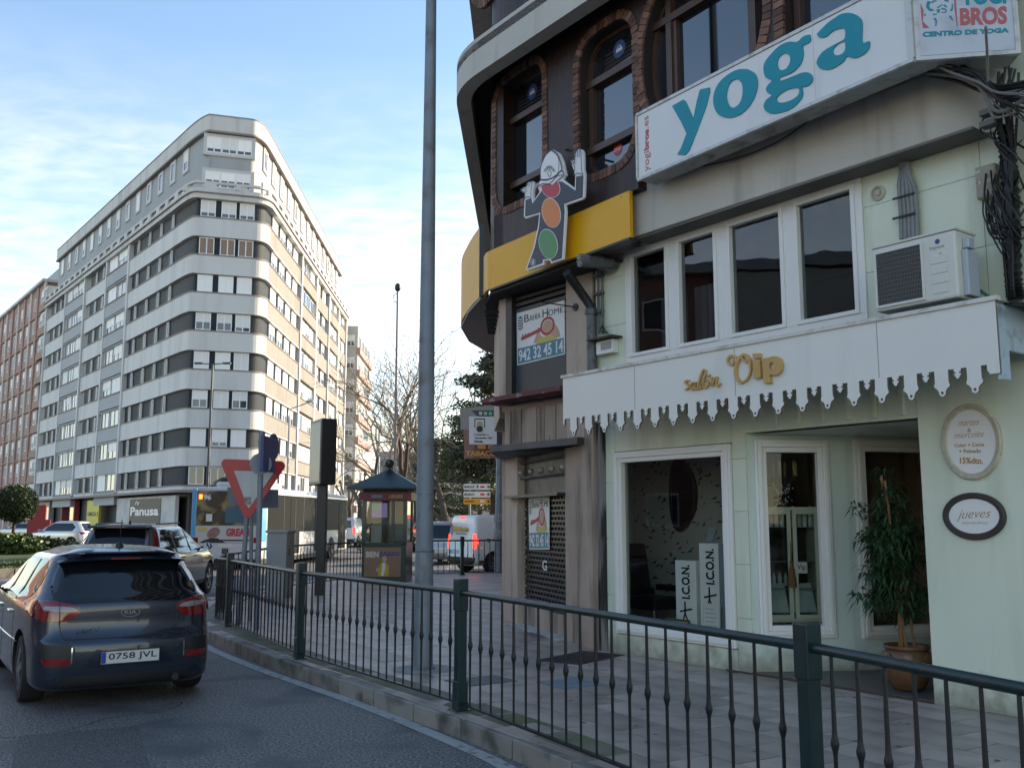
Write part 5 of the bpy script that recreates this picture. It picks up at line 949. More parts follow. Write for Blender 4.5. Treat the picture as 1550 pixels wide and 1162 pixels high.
text_px('lettering', 'jueves', FS, .02, [ZA(160, 468), ZA(265, 462), ZA(265, 425), ZA(160, 428)], TAN, r, .002, bold=-.01, shear=.15); text_px('lettering', '(especial chicos)', FS, .02, [ZA(172, 478), ZA(256, 478), ZA(256, 466), ZA(172, 466)], PGR, r, .002, bold=-.01)
# ---- small round vent
r = thing('round_vent', 'small cream round vent on the mint wall beside the upper windows', 'vent', FS.p(1330, 293)); c = FS.p(1330, 293, 0); MB().lathe(c, [(.075, 0), (.075, .02), (.055, .03), (.05, .012)], 20, FS.n).build('ring', mat('cream_plastic', (.5, .46, .36), .4), r, smooth=True); MB().lathe(c, [(.03, 0), (.03, .03), (.02, .035)], 14, FS.n).build('plug', MT['cream_plastic'], r, smooth=True)
# ---- air conditioner
AC = mat('ac_casing', (.68, .66, .58), .4, var=.05, dirt=(.36, .34, .29), ds=3, dt=(.6, .85), streak=True); AN = .62
ac = thing('air_conditioner', 'cream outdoor air conditioning unit with round-cornered fan grille on the canopy roof', 'air conditioner', FS.w(4.3, 3.5, .4))
a0, az1 = FS.uv(1320, 379, AN); a1, _ = FS.uv(1445, 347, AN); az0 = FS.uv(1326, 473, AN)[1]; _, az1b = FS.uv(1443, 346, AN); az1 = (az1 + az1b) / 2; am = a0 + (a1 - a0) * .64
MB().fb(FS, a0, a1, az0, az1, AN - .33, AN).build('casing', AC, ac, bev=.02); MB().fb(FS, a0 - .005, a1 + .005, az1, az1 + .02, AN - .34, AN + .008).build('lid', AC, ac, bev=.006)
gm = MB(); g0, g1, gz0, gz1 = a0 + .04, am - .03, az0 + .05, az1 - .06; MB().fb(FS, g0, g1, gz0, gz1, AN, AN + .004).build('fan_mesh', mat('fan_dark', (.05, .048, .045), .7, var=.3, vs=40, bump=.6, bs=90), ac)
for i in range(13):
    z = gz0 + (gz1 - gz0) * i / 12; MB().tube([FS.w(g0, z, AN + .012), FS.w(g1, z, AN + .012)], .0028, 4).build('grille_wire', mat('grille_wire', (.20, .19, .18), .5), ac)
for i in range(30):
    s = g0 + (g1 - g0) * i / 29; gm.tube([FS.w(s, gz0, AN + .009), FS.w(s, gz1, AN + .009)], .0016, 3)
gm.build('grille_mesh', MT['grille_wire'], ac)
m = MB(); t = .022; m.fb(FS, g0 - t, g1 + t, gz0 - t, gz0, AN, AN + .016); m.fb(FS, g0 - t, g1 + t, gz1, gz1 + t, AN, AN + .016); m.fb(FS, g0 - t, g0, gz0, gz1, AN, AN + .016); m.fb(FS, g1, g1 + t, gz0, gz1, AN, AN + .016); m.build('grille_frame', AC, ac)
for i in range(4):
    z = az0 + .06 + i * .085; MB().fb(FS, am + .05, a1 - .08, z, z + .075, AN, AN + .006).build('louvre', AC, ac, bev=.003)
text_box('maker_lettering', 'kaysun', FS, am + .05, a1 - .10, az1 - .14, az1 - .10, AN, AN + .003, mat('grey_print', (.22, .24, .28), .5), ac, bold=-.01); text_box('maker_lettering', '3D', FS, am + .13, a1 - .12, az1 - .24, az1 - .17, AN, AN + .003, MT['grey_print'], ac, bold=.03); MB().lathe(FS.w(am + .12, az1 - .07, AN), [(.022, 0), (.022, .003)], 12, FS.n).build('maker_badge', mat('badge_blue', (.03, .06, .2), .4), ac)
MB().fb(FS, a1, a1 + .05, az0 + .02, az1 - .16, AN - .26, AN - .08).build('valve_cover', mat('cover_bluish', (.42, .46, .50), .4), ac, bev=.01); MB().fb(FS, a1, a1 + .06, az1 - .15, az1 - .06, AN - .2, AN - .1).build('handle_cup', MT['cover_bluish'], ac, bev=.01)
# ---- pipes from the band down behind the unit, cables, service box
r = thing('refrigerant_pipes', 'bundle of lagged grey pipes dropping from under the concrete band to the air conditioner', 'pipes', FS.p(1375, 300))
for i in range(5):
    u = 1360 + i * 6; MB().tube([FS.p(1362 + i * 3, 246, .06), FS.p(1365 + i * 3, 258 + i * 2, .05 + .01 * i), FS.p(u + 1, 280 + i, .06), FS.p(u + 4, 320, .05), FS.p(u + 5, 362, .06)], .022, 7).build('pipe', mat('pipe_lagging', (.26, .27, .26), .7, var=.3, vs=8), r, smooth=True)
for v in (300, 330): MB().fb(FS, FS.uv(1358, v)[0], FS.uv(1392, v)[0], FS.uv(1375, v + 1)[1], FS.uv(1375, v - 2)[1], .07, .085).build('tie', RDARK, r)
BEI = mat('beige_box', (.36, .31, .23), .5, var=.15, dirt=(.2, .15, .1), ds=7); r = thing('service_box', 'beige numbered cable service box on the mint wall', 'service box', FS.p(1490, 275)); s0, z1 = FS.uv(1475, 254, .1); s1, _ = FS.uv(1506, 246, .1); z0 = FS.uv(1477, 303, .1)[1]; z1 = (z1 + FS.uv(1503, 247, .1)[1]) / 2
MB().fb(FS, s0, s1, z0, z1, 0, .1).build('box', BEI, r, bev=.01); MB().fb(FS, s0 + .01, s1 - .01, z0 + .01, z1 - .01, .1, .107).build('lid', BEI, r, bev=.004)
for tx, a, b, c, d in (('1 - 25', .2, .8, .45, .55), ('37', .05, .28, .80, .88), ('959', .35, .72, .10, .2)): text_box('number', tx, FS, s0 + (s1 - s0) * a, s0 + (s1 - s0) * b, z0 + (z1 - z0) * c, z0 + (z1 - z0) * d, .107, .109, WST, r)
CAB_ = mat('cable_black', (.010, .010, .011), .45); CABG = mat('cable_grey', (.16, .16, .15), .6); rr = random.Random(11)
tr = thing('cable_trunk', 'thick black corrugated cable trunk running down the right end of the mint wall', 'cable', FS.p(1530, 300)); P = [FS.p(1521, 190, .15), FS.p(1526, 240, .12), FS.p(1531, 320, .1), FS.p(1534, 420, .1), FS.p(1538, 455, .1)]
Q = smooth_line(P, 14); MB().tube(Q, [.075 if i % 2 else .055 for i in range(len(Q))], 12).build('corrugated_hose', CAB_, tr)
for k in range(7):
    MB().tube(smooth_line([FS.p(1512 + k * 5, 100 + rr.uniform(0, 20), .3), FS.p(1508 + k * 5 + rr.uniform(-8, 8), 160, .3), FS.p(1518 + k * 3 + rr.uniform(-6, 6), 230, .18), FS.p(1524 + rr.uniform(-8, 10), 330, .2), FS.p(1530 + rr.uniform(-8, 8), 450, .15)], 6), .012, 6).build('cable', CAB_, tr, smooth=True)
tn = thing('overhead_cables', 'tangle of black cables slung beneath the yoga sign towards the right edge', 'cables', FS.p(1450, 120))
for k in range(16):
    y0 = 98 + rr.uniform(-6, 10); n = .25 + rr.uniform(0, .35); MB().tube(smooth_line([FS.p(1395 + rr.uniform(-30, 20), y0 + 2, n), FS.p(1440, y0 + 6 + rr.uniform(-4, 10), n), FS.p(1480, y0 + 22 + rr.uniform(-8, 12), n), FS.p(1512, y0 + 48 + rr.uniform(-12, 14), n), FS.p(1575, y0 + 70 + rr.uniform(-45, 45), n)], 6), rr.choice((.008, .012, .017)), 6).build('cable', CAB_ if k % 5 else CABG, tn, smooth=True)
for k in range(22):
    u0 = 1494 + rr.uniform(-2, 26); v0 = 175 + rr.uniform(-20, 150); MB().tube(smooth_line([FS.p(u0, v0, .12), FS.p(u0 + rr.uniform(-12, 12), v0 + rr.uniform(20, 50), .2), FS.p(1525 + rr.uniform(-15, 20), v0 + rr.uniform(40, 80), .22), FS.p(1545 + rr.uniform(-10, 25), v0 + rr.uniform(20, 130), .12)], 6), rr.choice((.006, .008, .010)), 5).build('cable', CAB_, tn, smooth=True)
MB().tube(smooth_line([FS.p(1492, 40, .95), FS.p(1495, 98, .6), FS.p(1496, 150, .4), FS.p(1508, 178, .35), FS.p(1560, 160, .3)], 8), .011, 6).build('pale_cable', mat('cable_pale', (.3, .28, .24), .6), tn, smooth=True)
MB().tube(smooth_line([FS.p(1484, 440, .3), FS.p(1495, 448, .4), FS.p(1510, 455, .45), FS.p(1516, 462, .5)], 6), .014, 6).build('green_cable', mat('cable_green', (.01, .12, .03), .4), tn, smooth=True)
for v in (183, 200): MB().fb(FS, FS.uv(1508, v)[0], FS.uv(1532, v)[0], FS.uv(1515, v + 4)[1], FS.uv(1515, v - 4)[1], .2, .3).build('terminal_block', CABG, tn)
for k in range(6): MB().tube(smooth_line([FS.p(1488 + k * 4, 306, .08), FS.p(1490 + k * 5, 330 + k * 4, .15), FS.p(1512 + k * 3, 350 + rr.uniform(0, 50), .2), FS.p(1530, 365 + rr.uniform(0, 60), .12)], 6), .007, 5).build('cable', CAB_, tn, smooth=True)
wr = thing('sagging_wire', 'thin dark wire sagging across the concrete band under the yoga sign', 'wire', FB.p(1100, 230)); MB().tube(smooth_line([FB.p(1030, 252, .08), FB.p(1060, 252, .05), FB.p(1120, 238, .05), FB.p(1180, 213, .05), FB.p(1240, 172, .1)], 6), .008, 5).build('wire', mat('wire_brown', (.04, .02, .016), .5), wr, smooth=True)
# dark wall of the next house at the right edge
nb_ = thing('neighbour_wall', 'dark reddish brown wall of the next house at the right edge', 'wall', FS.w(7, 5, 0)); MB().fb(FS, 4.75, 9, 5.72, 9, -.35, -.04).build('wall', mat('oxide_wall', (.07, .035, .03), .7, var=.2), nb_)
# ---- potted bamboo in the doorway
TC = mat('terracotta_glaze', (.20, .095, .045), .35, var=.4, vs=5, dirt=(.07, .06, .04), ds=4); pt = gp(1382, 1045); pt.z = .175; pt = FS.w(3.84, .175, -.32)
pl = thing('potted_bamboo', 'tall leafy bamboo in a glazed terracotta urn in the salon doorway', 'potted plant', pt)
MB().lathe(pt, [(.10, 0), (.14, .02), (.21, .16), (.235, .26), (.21, .34), (.185, .365), (.205, .385), (.205, .41), (.17, .40), (.16, .36)], 24).build('urn', TC, pl, smooth=True)
for a in (200, 250, 300): 
    d = Vector((math.cos(R(a)), math.sin(R(a)), 0)); MB().lathe(pt + d * .215 + Vector((0, 0, .30)), [(.05, 0), (.055, .02), (.03, .03)], 12, d).build('urn_scroll', TC, pl, smooth=True)
CANE = mat('bamboo_cane', (.28, .15, .06), .5, var=.3, vs=6); LEAF = mat('bamboo_leaf', (.035, .085, .032), .45, var=.4, vs=5); canes = []; rr = random.Random(3)
for i in range(7):
    a = rr.uniform(0, 6.28); b0 = pt + Vector((.07 * math.cos(a), .07 * math.sin(a), .38)); t_ = Vector((rr.uniform(-.16, .12), rr.uniform(-.1, .1), rr.uniform(1.1, 1.62))); P = [b0 + t_ * k / 6 + Vector((rr.uniform(-.008, .008), rr.uniform(-.008, .008), 0)) for k in range(7)]; canes.append(P); MB().tube(P, .013, 6).build('cane', CANE, pl, smooth=True)
lm = MB()
def leaf(mb, p, d, L, w_):
    d = d.normalized(); sd_ = d.cross(Vector((0, 0, 1))); sd_ = sd_.normalized() * w_ if sd_.length > .01 else Vector((w_, 0, 0)); q = p + d * L * .45 + Vector((0, 0, .01)); e = p + d * L + Vector((0, 0, -L * .35)); mb.add([p, q + sd_, e, q - sd_], [(0, 1, 2, 3)])
for i in range(112):
    P = rr.choice(canes); k = (.24 + .76 * (i / 112) ** .75) * 6; j = min(int(k), 5); p = P[j].lerp(P[j + 1], k - j) + Vector((rr.gauss(-.02, .13), rr.gauss(0, .11), rr.gauss(0, .05)))
    MB().tube([P[j].lerp(P[j + 1], k - j), p], .003, 4).build('twig', CANE, pl)
    for q in range(rr.randint(26, 44)):
        a = rr.uniform(0, 6.28); leaf(lm, p + Vector((rr.gauss(0, .03), rr.gauss(0, .03), rr.gauss(0, .03))), Vector((math.cos(a), math.sin(a), rr.uniform(-.7, .8))), rr.uniform(.09, .17), rr.uniform(.009, .015))
tag(lm.build('foliage', LEAF, pl, recalc=False), kind='stuff')
# ================================================================== APARTMENT BLOCK (flat-iron corner)
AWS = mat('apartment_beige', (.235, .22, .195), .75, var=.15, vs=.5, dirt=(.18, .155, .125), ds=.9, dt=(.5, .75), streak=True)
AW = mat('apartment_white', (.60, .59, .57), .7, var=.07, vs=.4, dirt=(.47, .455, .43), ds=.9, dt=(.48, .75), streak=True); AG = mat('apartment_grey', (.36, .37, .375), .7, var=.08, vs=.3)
ATR = mat('attic_grey', (.33, .345, .35), .75, var=.06, vs=.3, dirt=(.27, .28, .28), ds=.4, dt=(.5, .8), streak=True); APAR = mat('parapet_cream', (.55, .54, .51), .7, var=.1, vs=.5, dirt=(.33, .32, .3), ds=.7, dt=(.5, .8), streak=True); ASIL = mat('sill_brown', (.22, .19, .18), .7)
LOUV = stripes('blue_black_louvre', (.024, .036, .052), (.008, .011, .016), 2.6, .6, 'Z', 1.0); WFR = mat('window_white', (.78, .78, .78), .4); BLW = mat('roller_blind', (.76, .75, .72), .55, rnd=.12); BLT = mat('tan_blind', (.26, .17, .12), .6); AGL = mat('apartment_glass', (.035, .045, .055), .04, spec=.9, coat=.5, rnd=.4); DKG = mat('dark_recess', (.014, .016, .018), .5)
dLv = Vector((.609, -.793)); T1 = Vector((-27.14, 76.5)); T2 = Vector((-20.39, 77.0)); Mn = Vector((-23.02, 75.0)); dn = Vector((.954, .30)).normalized(); dRv = Vector((-.033, 1)).normalized()
FAL = Fr(T1.x, T1.y, 37.5); FAN = Fr(0, 0, 0); FAN.o = Vector((Mn.x, Mn.y, 0)); FAN.s = Vector((dn.x, dn.y, 0)); FAN.n = Vector((dn.y, -dn.x, 0)); FAR = Fr(0, 0, 0); FAR.o = Vector((T2.x, T2.y, 0)); FAR.s = Vector((dRv.x, dRv.y, 0)); FAR.n = Vector((dRv.y, -dRv.x, 0))
K1_ = Vector((-25.41, 74.25)); K2_ = Vector((-20.35, 75.84)); E1 = Mn - dn * 2.28; E2 = Mn + dn * 2.1
def bez(a, k, b, n=8): return [a * (1 - t) ** 2 + k * 2 * t * (1 - t) + b * t * t for t in [i / n for i in range(n + 1)]]
LEN_L, LEN_R = 48.5, 45.5
nose = bez(T1, K1_, E1) + bez(E2, K2_, T2)
full = [T1 - dLv * LEN_L] + nose + [T2 + dRv * LEN_R]
def offp(P, d):
    out = []
    for i, p in enumerate(P):
        a = (P[i] - P[i - 1]).normalized() if i > 0 else None; b = (P[i + 1] - P[i]).normalized() if i < len(P) - 1 else None
        t = (a + b).normalized() if a and b else (a or b); out.append(p + Vector((t.y, -t.x)) * d)
    return out
ap = thing('apartment_building', 'tall white flat-iron apartment block with a rounded corner and dark louvred bands', 'building', (Mn.x, Mn.y + 4, 0))
def sheet(name, mt, path, off, z0, z1, th=.3, par=ap): return wallsheet([tuple(p) for p in offp(path, off)], z0, z1, th).build(name, mt, par, smooth=30)
ZT = [27.19, 24.09, 21.03, 17.94, 14.85, 11.77, 8.74, 5.78]; ZB = [z - 1.44 for z in ZT]
m = MB(); bp = offp(full, -.02); m.prism([(p.x, p.y, 4.2) for p in bp], (0, 0, 23.6)); m.build('wall', AG, ap)
m = MB(); bp = offp(full, -.6); m.prism([(p.x, p.y, 0) for p in bp], (0, 0, 4.25)); m.build('ground_floor_wall', mat('shop_dark', (.05, .045, .045), .6, var=.5, vs=.3), ap)
nose2 = bez(T1 - dLv * 1.5, K1_, E1 + dn * .5, 12) + bez(E2 - dn * .5, K2_, T2 + dRv * 1.8, 12); full2 = [T1 - dLv * LEN_L] + nose2 + [T2 + dRv * LEN_R]
m = MB(); bp = offp(full2, -.75); m.prism([(p.x, p.y, 27.6) for p in bp], (0, 0, 6)); m.build('attic_wall', ATR, ap)
secA = [T1 - dLv * 13.8] + nose + [T2 + dRv * 14.0]
for k in range(8):
    sheet('louvre_band', LOUV, secA, .02, ZB[k], ZT[k], .1)
    zl_ = ZB[k] - 1.62 if k < 7 else 4.3
    zl_ = ZT[k + 1] if k < 7 else 3.95
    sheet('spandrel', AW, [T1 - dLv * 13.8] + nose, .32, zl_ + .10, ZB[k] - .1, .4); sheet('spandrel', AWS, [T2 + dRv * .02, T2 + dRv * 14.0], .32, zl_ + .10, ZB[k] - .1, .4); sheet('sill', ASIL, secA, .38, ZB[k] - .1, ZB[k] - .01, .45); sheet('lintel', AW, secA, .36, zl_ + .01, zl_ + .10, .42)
sheet('cornice', APAR, full, .55, 27.2, 27.6, 1.6); sheet('cornice_lip', ASIL, full, .7, 27.6, 27.68, 1.6)
sheet('parapet', APAR, full, .55, 27.68, 28.05, .25); sheet('parapet_rail', APAR, full, .55, 28.42, 28.62, .25)
def along(path, step):
    return resample(path, step)
A_ = along(offp(full, .43), 2.4)
for i in range(len(A_) - 1):
    t = (A_[i + 1] - A_[i]).normalized(); MB().obox(A_[i], .45, .12, 28.05, 28.42, math.atan2(t.y, t.x)).build('parapet_block', APAR, ap)
sheet('roof_band', APAR, full2, -.45, 33.3, 34.6, .4); sheet('roof_lip', ASIL, full2, -.35, 33.15, 33.3, .5); sheet('roof_edge', ASIL, full2, -.4, 34.6, 34.68, .5)
# piers
def pier(f, s, z0=4.1, z1=27.2, w_=.22, n=.45, par=ap): MB().fb(f, s - w_, s + w_, z0, z1, -.1, n).build('pier', AW, par)
for s in (-13.9, -21.5, -30.0, -38.6, -48.3): pier(FAL, s)
for s in (14.1, 22.7, 31.1, 38.4, 45.3): pier(FAR, s, w_=.28)
# window templates: frame mesh, pane mesh, optional blind
tmpl = {}
def wt(w_, h, kind):
    key = (w_, h, kind)
    if key in tmpl: return tmpl[key]
    f = MB(); t = .07; g0 = -.02
    f.box(0, w_, -.06, .04, 0, t); f.box(0, w_, -.06, .04, h - t, h); f.box(0, t, -.06, .04, t, h - t); f.box(w_ - t, w_, -.06, .04, t, h - t)
    if w_ > 1.0: f.box(w_ / 2 - .04, w_ / 2 + .04, -.055, .04, t, h - t)
    fm = f.mesh('window', WFR); gm_ = MB().box(t, w_ - t, -.01, .0, t, h - t).mesh('pane', AGL); bm_ = None
    if kind != 'open':
        cov = {'blind': 0.0, 'tan': 0.0, 'half': .45, 'low': .22}[kind]; bm_ = MB().box(t, w_ - t, -.035, -.012, t + (h - 2 * t) * cov, h - t).mesh('blind', BLT if kind == 'tan' else BLW)
    tmpl[key] = (fm, gm_, bm_); return tmpl[key]
def win(f, s, z, w_, h, kind='open', par=ap, n=.06):
    fm, gm_, bm_ = wt(w_, h, kind); rz = math.atan2(f.s.y, f.s.x); p = f.w(s, z, n) - wloc(par); o = bpy.data.objects.new('window', fm); o.location = p; o.rotation_euler = (0, 0, rz); link(o, par); g = bpy.data.objects.new('pane', gm_); link(g, o)
    if bm_: link(bpy.data.objects.new('blind', bm_), o)
rw = random.Random(21)
def kd(): return rw.choice(('blind', 'half', 'half', 'low', 'open', 'blind'))
for k in range(8):
    z, h = ZB[k], 1.42
    for s in (-12.9, -9.6, -6.4, -3.3):      # dark window slots between the louvres
        MB().fb(FAL, s, s + 1.25, z + .02, z + h, .02, .045).build('dark_slot', DKG, ap); win(FAL, s + .85, z + .02, .42, h - .04, 'open', n=.10)
    for i, s in enumerate((-2.12, -.52, .90)): win(FAN, s, z + .02, 1.16, h - .04, 'tan' if k == 1 else (('low', 'low', 'low'), ('tan',) * 3, ('blind', 'blind', 'blind'), ('half', 'half', 'low'), ('blind',) * 3, ('half', 'blind', 'half'), ('blind', 'low', 'blind'), ('open', 'open', 'open'))[k][i], n=.10)
    for s in (1.6, 4.7, 7.8, 10.8): win(FAR, s, z + .02, 2.1, h - .04, rw.choice(('blind', 'blind', 'low', 'half')), n=.10); 
    # bays B and D: grey boxed bays with paired windows, C and E: recessed strips with louvres
    for (a, b, nw) in ((-21.2, -14.2, 2), (-38.3, -30.3, 3)):
        MB().fb(FAL, a, b, z - 1.35, z - .12, -.1, .42).build('bay_spandrel', AG, ap); MB().fb(FAL, a, b, z - .12, z - .02, -.1, .50).build('bay_sill', ASIL, ap); MB().fb(FAL, a, b, z + 1.5, z + 1.62, -.1, .42).build('bay_lintel', AG, ap)
        for i in range(nw): ww = (b - a - .6) / nw; win(FAL, a + .3 + i * ww, z, round(ww - .45, 2), 1.5, rw.choice(('open', 'half', 'open', 'blind')), n=.2)
    for (a, b) in ((-29.7, -21.8), (-48.0, -38.9)):
        MB().fb(FAL, a, b, ZT[k + 1] + .06 if k < 7 else 4.0, z - .08, -.1, .30).build('bay_spandrel', AW, ap); MB().fb(FAL, a, b, z - .08, z, -.1, .36).build('bay_sill', ASIL, ap); MB().fb(FAL, a + .8, b - .6, z, z + h, -.05, .03).build('louvre_band', LOUV, ap)
        for s in (a + 2.3, a + 5.0): MB().fb(FAL, s, s + 1.3, z + .02, z + h, .03, .05).build('dark_slot', DKG, ap); win(FAL, s + .95, z + .02, .35, h - .04, 'open', n=.1)
    for (a, b, nw) in ((14.4, 22.4, 3), (31.4, 38.1, 3)):
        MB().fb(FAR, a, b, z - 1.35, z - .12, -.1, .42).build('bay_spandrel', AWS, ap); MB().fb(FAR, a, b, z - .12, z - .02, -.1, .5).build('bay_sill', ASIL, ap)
        for i in range(nw): ww = (b - a - .6) / nw; win(FAR, a + .3 + i * ww, z, round(ww - .4, 2), 1.5, rw.choice(('open', 'half', 'low', 'blind')), n=.2)
    for (a, b) in ((23.0, 30.8), (38.7, 45.0)):
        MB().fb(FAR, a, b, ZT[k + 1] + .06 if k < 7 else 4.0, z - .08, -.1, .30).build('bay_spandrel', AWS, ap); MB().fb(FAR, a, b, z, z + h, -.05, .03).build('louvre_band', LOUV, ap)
        for i in range(2): win(FAR, a + .9 + i * (b - a) / 2.1, z + .02, 2.0, h - .04, rw.choice(('blind', 'half')), n=.10)
# attic windows with cream surrounds
SUR = mat('window_surround', (.48, .48, .46), .7)
def attic(f, s, w_, z, h, kind='half', lintel=True):
    m = MB(); t = .22; m.fb(f, s - t, s + w_ + t, z - t, z, -1.0, -.64); m.fb(f, s - t, s + w_ + t, z + h, z + h + t, -1.0, -.64); m.fb(f, s - t, s, z, z + h, -1.0, -.64); m.fb(f, s + w_, s + w_ + t, z, z + h, -1.0, -.64); m.build('window_surround', SUR, ap)
    win(f, s, z, w_, h, kind, n=-.69)
for i in range(14):
    s = -46.6 + i * 3.38; attic(FAL, s, .95, 31.2, 1.65, rw.choice(('open', 'half', 'blind'))); attic(FAL, s, .95, 28.4, 1.3, 'half')
for i in range(13): attic(FAR, 1.2 + i * 3.4, 1.1, 31.2, 1.65, rw.choice(('open', 'half', 'low'))); attic(FAR, 1.2 + i * 3.4, 1.1, 28.4, 1.3, 'low')
for z, h, kk in ((31.5, 1.35, 'low'), (28.55, 1.35, 'half')):
    m = MB(); t = .25; m.fb(FAN, -1.9 - t, 1.7 + t, z - t, z, -1.0, -.62); m.fb(FAN, -1.9 - t, 1.7 + t, z + h, z + h + t, -1.0, -.62); m.fb(FAN, -1.9 - t, -1.9, z, z + h, -1.0, -.62); m.fb(FAN, 1.7, 1.7 + t, z, z + h, -1.0, -.62); m.build('window_surround', SUR, ap)
    for i in range(3): win(FAN, -1.9 + i * 1.2, z, 1.18, h, kk, n=-.69)
# ground floor canopy and shop bits
sheet('ground_canopy', ASIL, full, .9, 3.75, 3.95, 1.4)
hb = thing('shop_banner', 'black and white shop hoarding on the ground floor of the apartment block', 'banner', FAL.w(-8, 1.5, 0))
sb0, sb1 = FAL.uv(176, 780, .3)[0], FAL.uv(264, 780, .3)[0]; MB().fb(FAL, sb0, sb1, .6, 3.55, .0, .3).build('hoarding', mat('hoarding_white', (.5, .5, .5), .6, var=.4, vs=.6), hb)
k0, k1 = FAL.uv(196, 780, .3)[0], FAL.uv(243, 780, .3)[0]; MB().fb(FAL, k0, k1, .6, 3.4, .3, .33).build('panel', INK, hb); text_box('lettering', 'Panusa', FAL, k0 + .4, k1 - .4, 2.0, 2.75, .33, .36, WST, hb, bold=.03); m = MB(); m.stroke(FAL, [(k0 + 1.6, 2.9), (k0 + 2.0, 3.2), (k0 + 2.4, 2.95), (k0 + 2.8, 3.15)], .12, .33, .36); m.build('emblem', WST, hb)
ys2 = thing('shop_board', 'yellow shop advertising board on the apartment ground floor', 'sign', FAL.w(-20, 1, 0)); q0, q1 = FAL.uv(131, 780, .4)[0], FAL.uv(149, 780, .4)[0]; MB().fb(FAL, q0, q1, 1.0, 3.5, .2, .4).build('board', mat('board_yellow', (.5, .42, .03), .5), ys2); text_box('lettering', 'OMEGA 3', FAL, q0 + .3, q1 - .3, 2.0, 2.4, .4, .42, INK, ys2)
for u0, u1, cl_, lb in ((92, 112, (.28, .03, .03), 'red framed shop front on the apartment ground floor'), (58, 74, (.30, .28, .27), 'pale shop front at the far end of the apartment block')):
    a, b = FAL.uv(u0, 780, .1)[0], FAL.uv(u1, 780, .1)[0]; r = thing('street_shop', lb, 'shop', FAL.w(a, 0, .2)); m = MB(); mt_ = mat('front_' + str(u0), cl_, .6); m.fb(FAL, a, b, 3.1, 3.7, -.4, .1); m.fb(FAL, a, a + .4, .1, 3.1, -.4, .1); m.fb(FAL, b - .4, b, .1, 3.1, -.4, .1); m.build('frame', mt_, r); MB().fb(FAL, a + .4, b - .4, .2, 3.1, -.4, -.3).build('pane', AGL, r)
for u, v, lb in ((58, 797, 'red bar umbrella base board beside the topiary tree'),):
    p = at(u, v, 60); r = thing('street_board', lb, 'sign', (p.x, p.y, 0)); MB().box(p.x - .7, p.x + .7, p.y, p.y + .1, .3, 1.7).build('board', mat('board_red', (.30, .02, .02), .5), r); MB().box(p.x - .4, p.x + .4, p.y + .0, p.y + .1, 1.7, 2.6).build('topper', MT['board_red'], r)
# ---- neighbours of the block
BRK = mat('brick_wall_far', (.40, .25, .21), .8, var=.2, vs=.5); BRK2 = mat('brick_stripe', (.52, .45, .41), .8, var=.1, vs=.4); BALC = mat('balcony_tan', (.34, .22, .16), .8)
bb = thing('brick_apartment_building', 'red brick apartment building beyond the white block, with glazed bays on its end', 'building', FAL.w(-60, 0, 0)); sE = -86.0; ztop = 31.5
MB().fb(FAL, sE, -53.0, 0, ztop, -12, -.3).build('wall', BRK, bb); MB().fb(FAL, -53.0, -49.0, 0, ztop, -12, -2.2).build('end_wall', mat('end_wall_tan', (.30, .24, .2), .8), bb)
MB().fb(FAL, sE - .3, -52.6, ztop, ztop + .35, -12, .2).build('roof_slab', APAR, bb); MB().fb(FAL, sE, -49.2, ztop + .35, ztop + 2.4, -12, -2.0).build('penthouse', AG, bb)
for i in range(8):
    s = -83.5 + i * 4.1; MB().fb(FAL, s + 1.45, s + 2.5, .5, ztop, -.3, -.12).build('wall_stripe', BRK2 if i % 2 else BRK, bb)
    for k in range(9): win(FAL, s, 4.2 + k * 3.05, 1.35, 1.6, rw.choice(('half', 'low', 'open')), bb, n=-.25)
for k in range(9):
    z = 4.0 + k * 3.05; MB().fb(FAL, sE, -52.9, z - .9, z - .75, -.3, -.1).build('string_course', BALC, bb); MB().fb(FAL, -53.4, -49.2, z - 1.0, z - .1, -2.0, .3).build('balcony', BALC, bb)
    if k not in (3, 4, 5): 
        MB().fb(FAL, -52.9, -49.6, z - .1, z + 1.95, -2.0, .1).build('glazed_bay', AW, bb); win(FAL, -52.4, z + .2, 1.25, 1.4, 'half', bb, n=.18); win(FAL, -51.0, z + .2, 1.25, 1.4, 'open', bb, n=.18)
PALE = mat('pale_far_wall', (.50, .48, .44), .8, var=.1, vs=.3); r2 = thing('pale_apartment_building', 'pale narrow apartment building just beyond the right end of the white block', 'building', FAR.w(52, 0, 0))
MB().fb(FAR, 47.5, 62, 0, 27, -12, 1.6).build('wall', PALE, r2); 
for k in range(8):
    z = 3.6 + k * 2.95; MB().fb(FAR, 47.4, 62, z - 1.0, z - .15, 1.4, 1.95).build('balcony', mat('rosy_balcony', (.36, .25, .22), .8) if k % 1 == 0 else PALE, r2)
    for i in range(4): win(FAR, 48.2 + i * 3.3, z, 2.0, 1.5, rw.choice(('half', 'low', 'open')), r2, n=1.65)
p = FAR.w(47.5, 0, 0)
FEND = Fr(0, 0, 0); FEND.o = FAR.w(47.45, 0, 0); FEND.s = FAR.n.copy(); FEND.n = -FAR.s
for k in range(8): win(FEND, .15, 3.6 + k * 2.95, 1.1, 1.5, 'half', r2, n=.05)
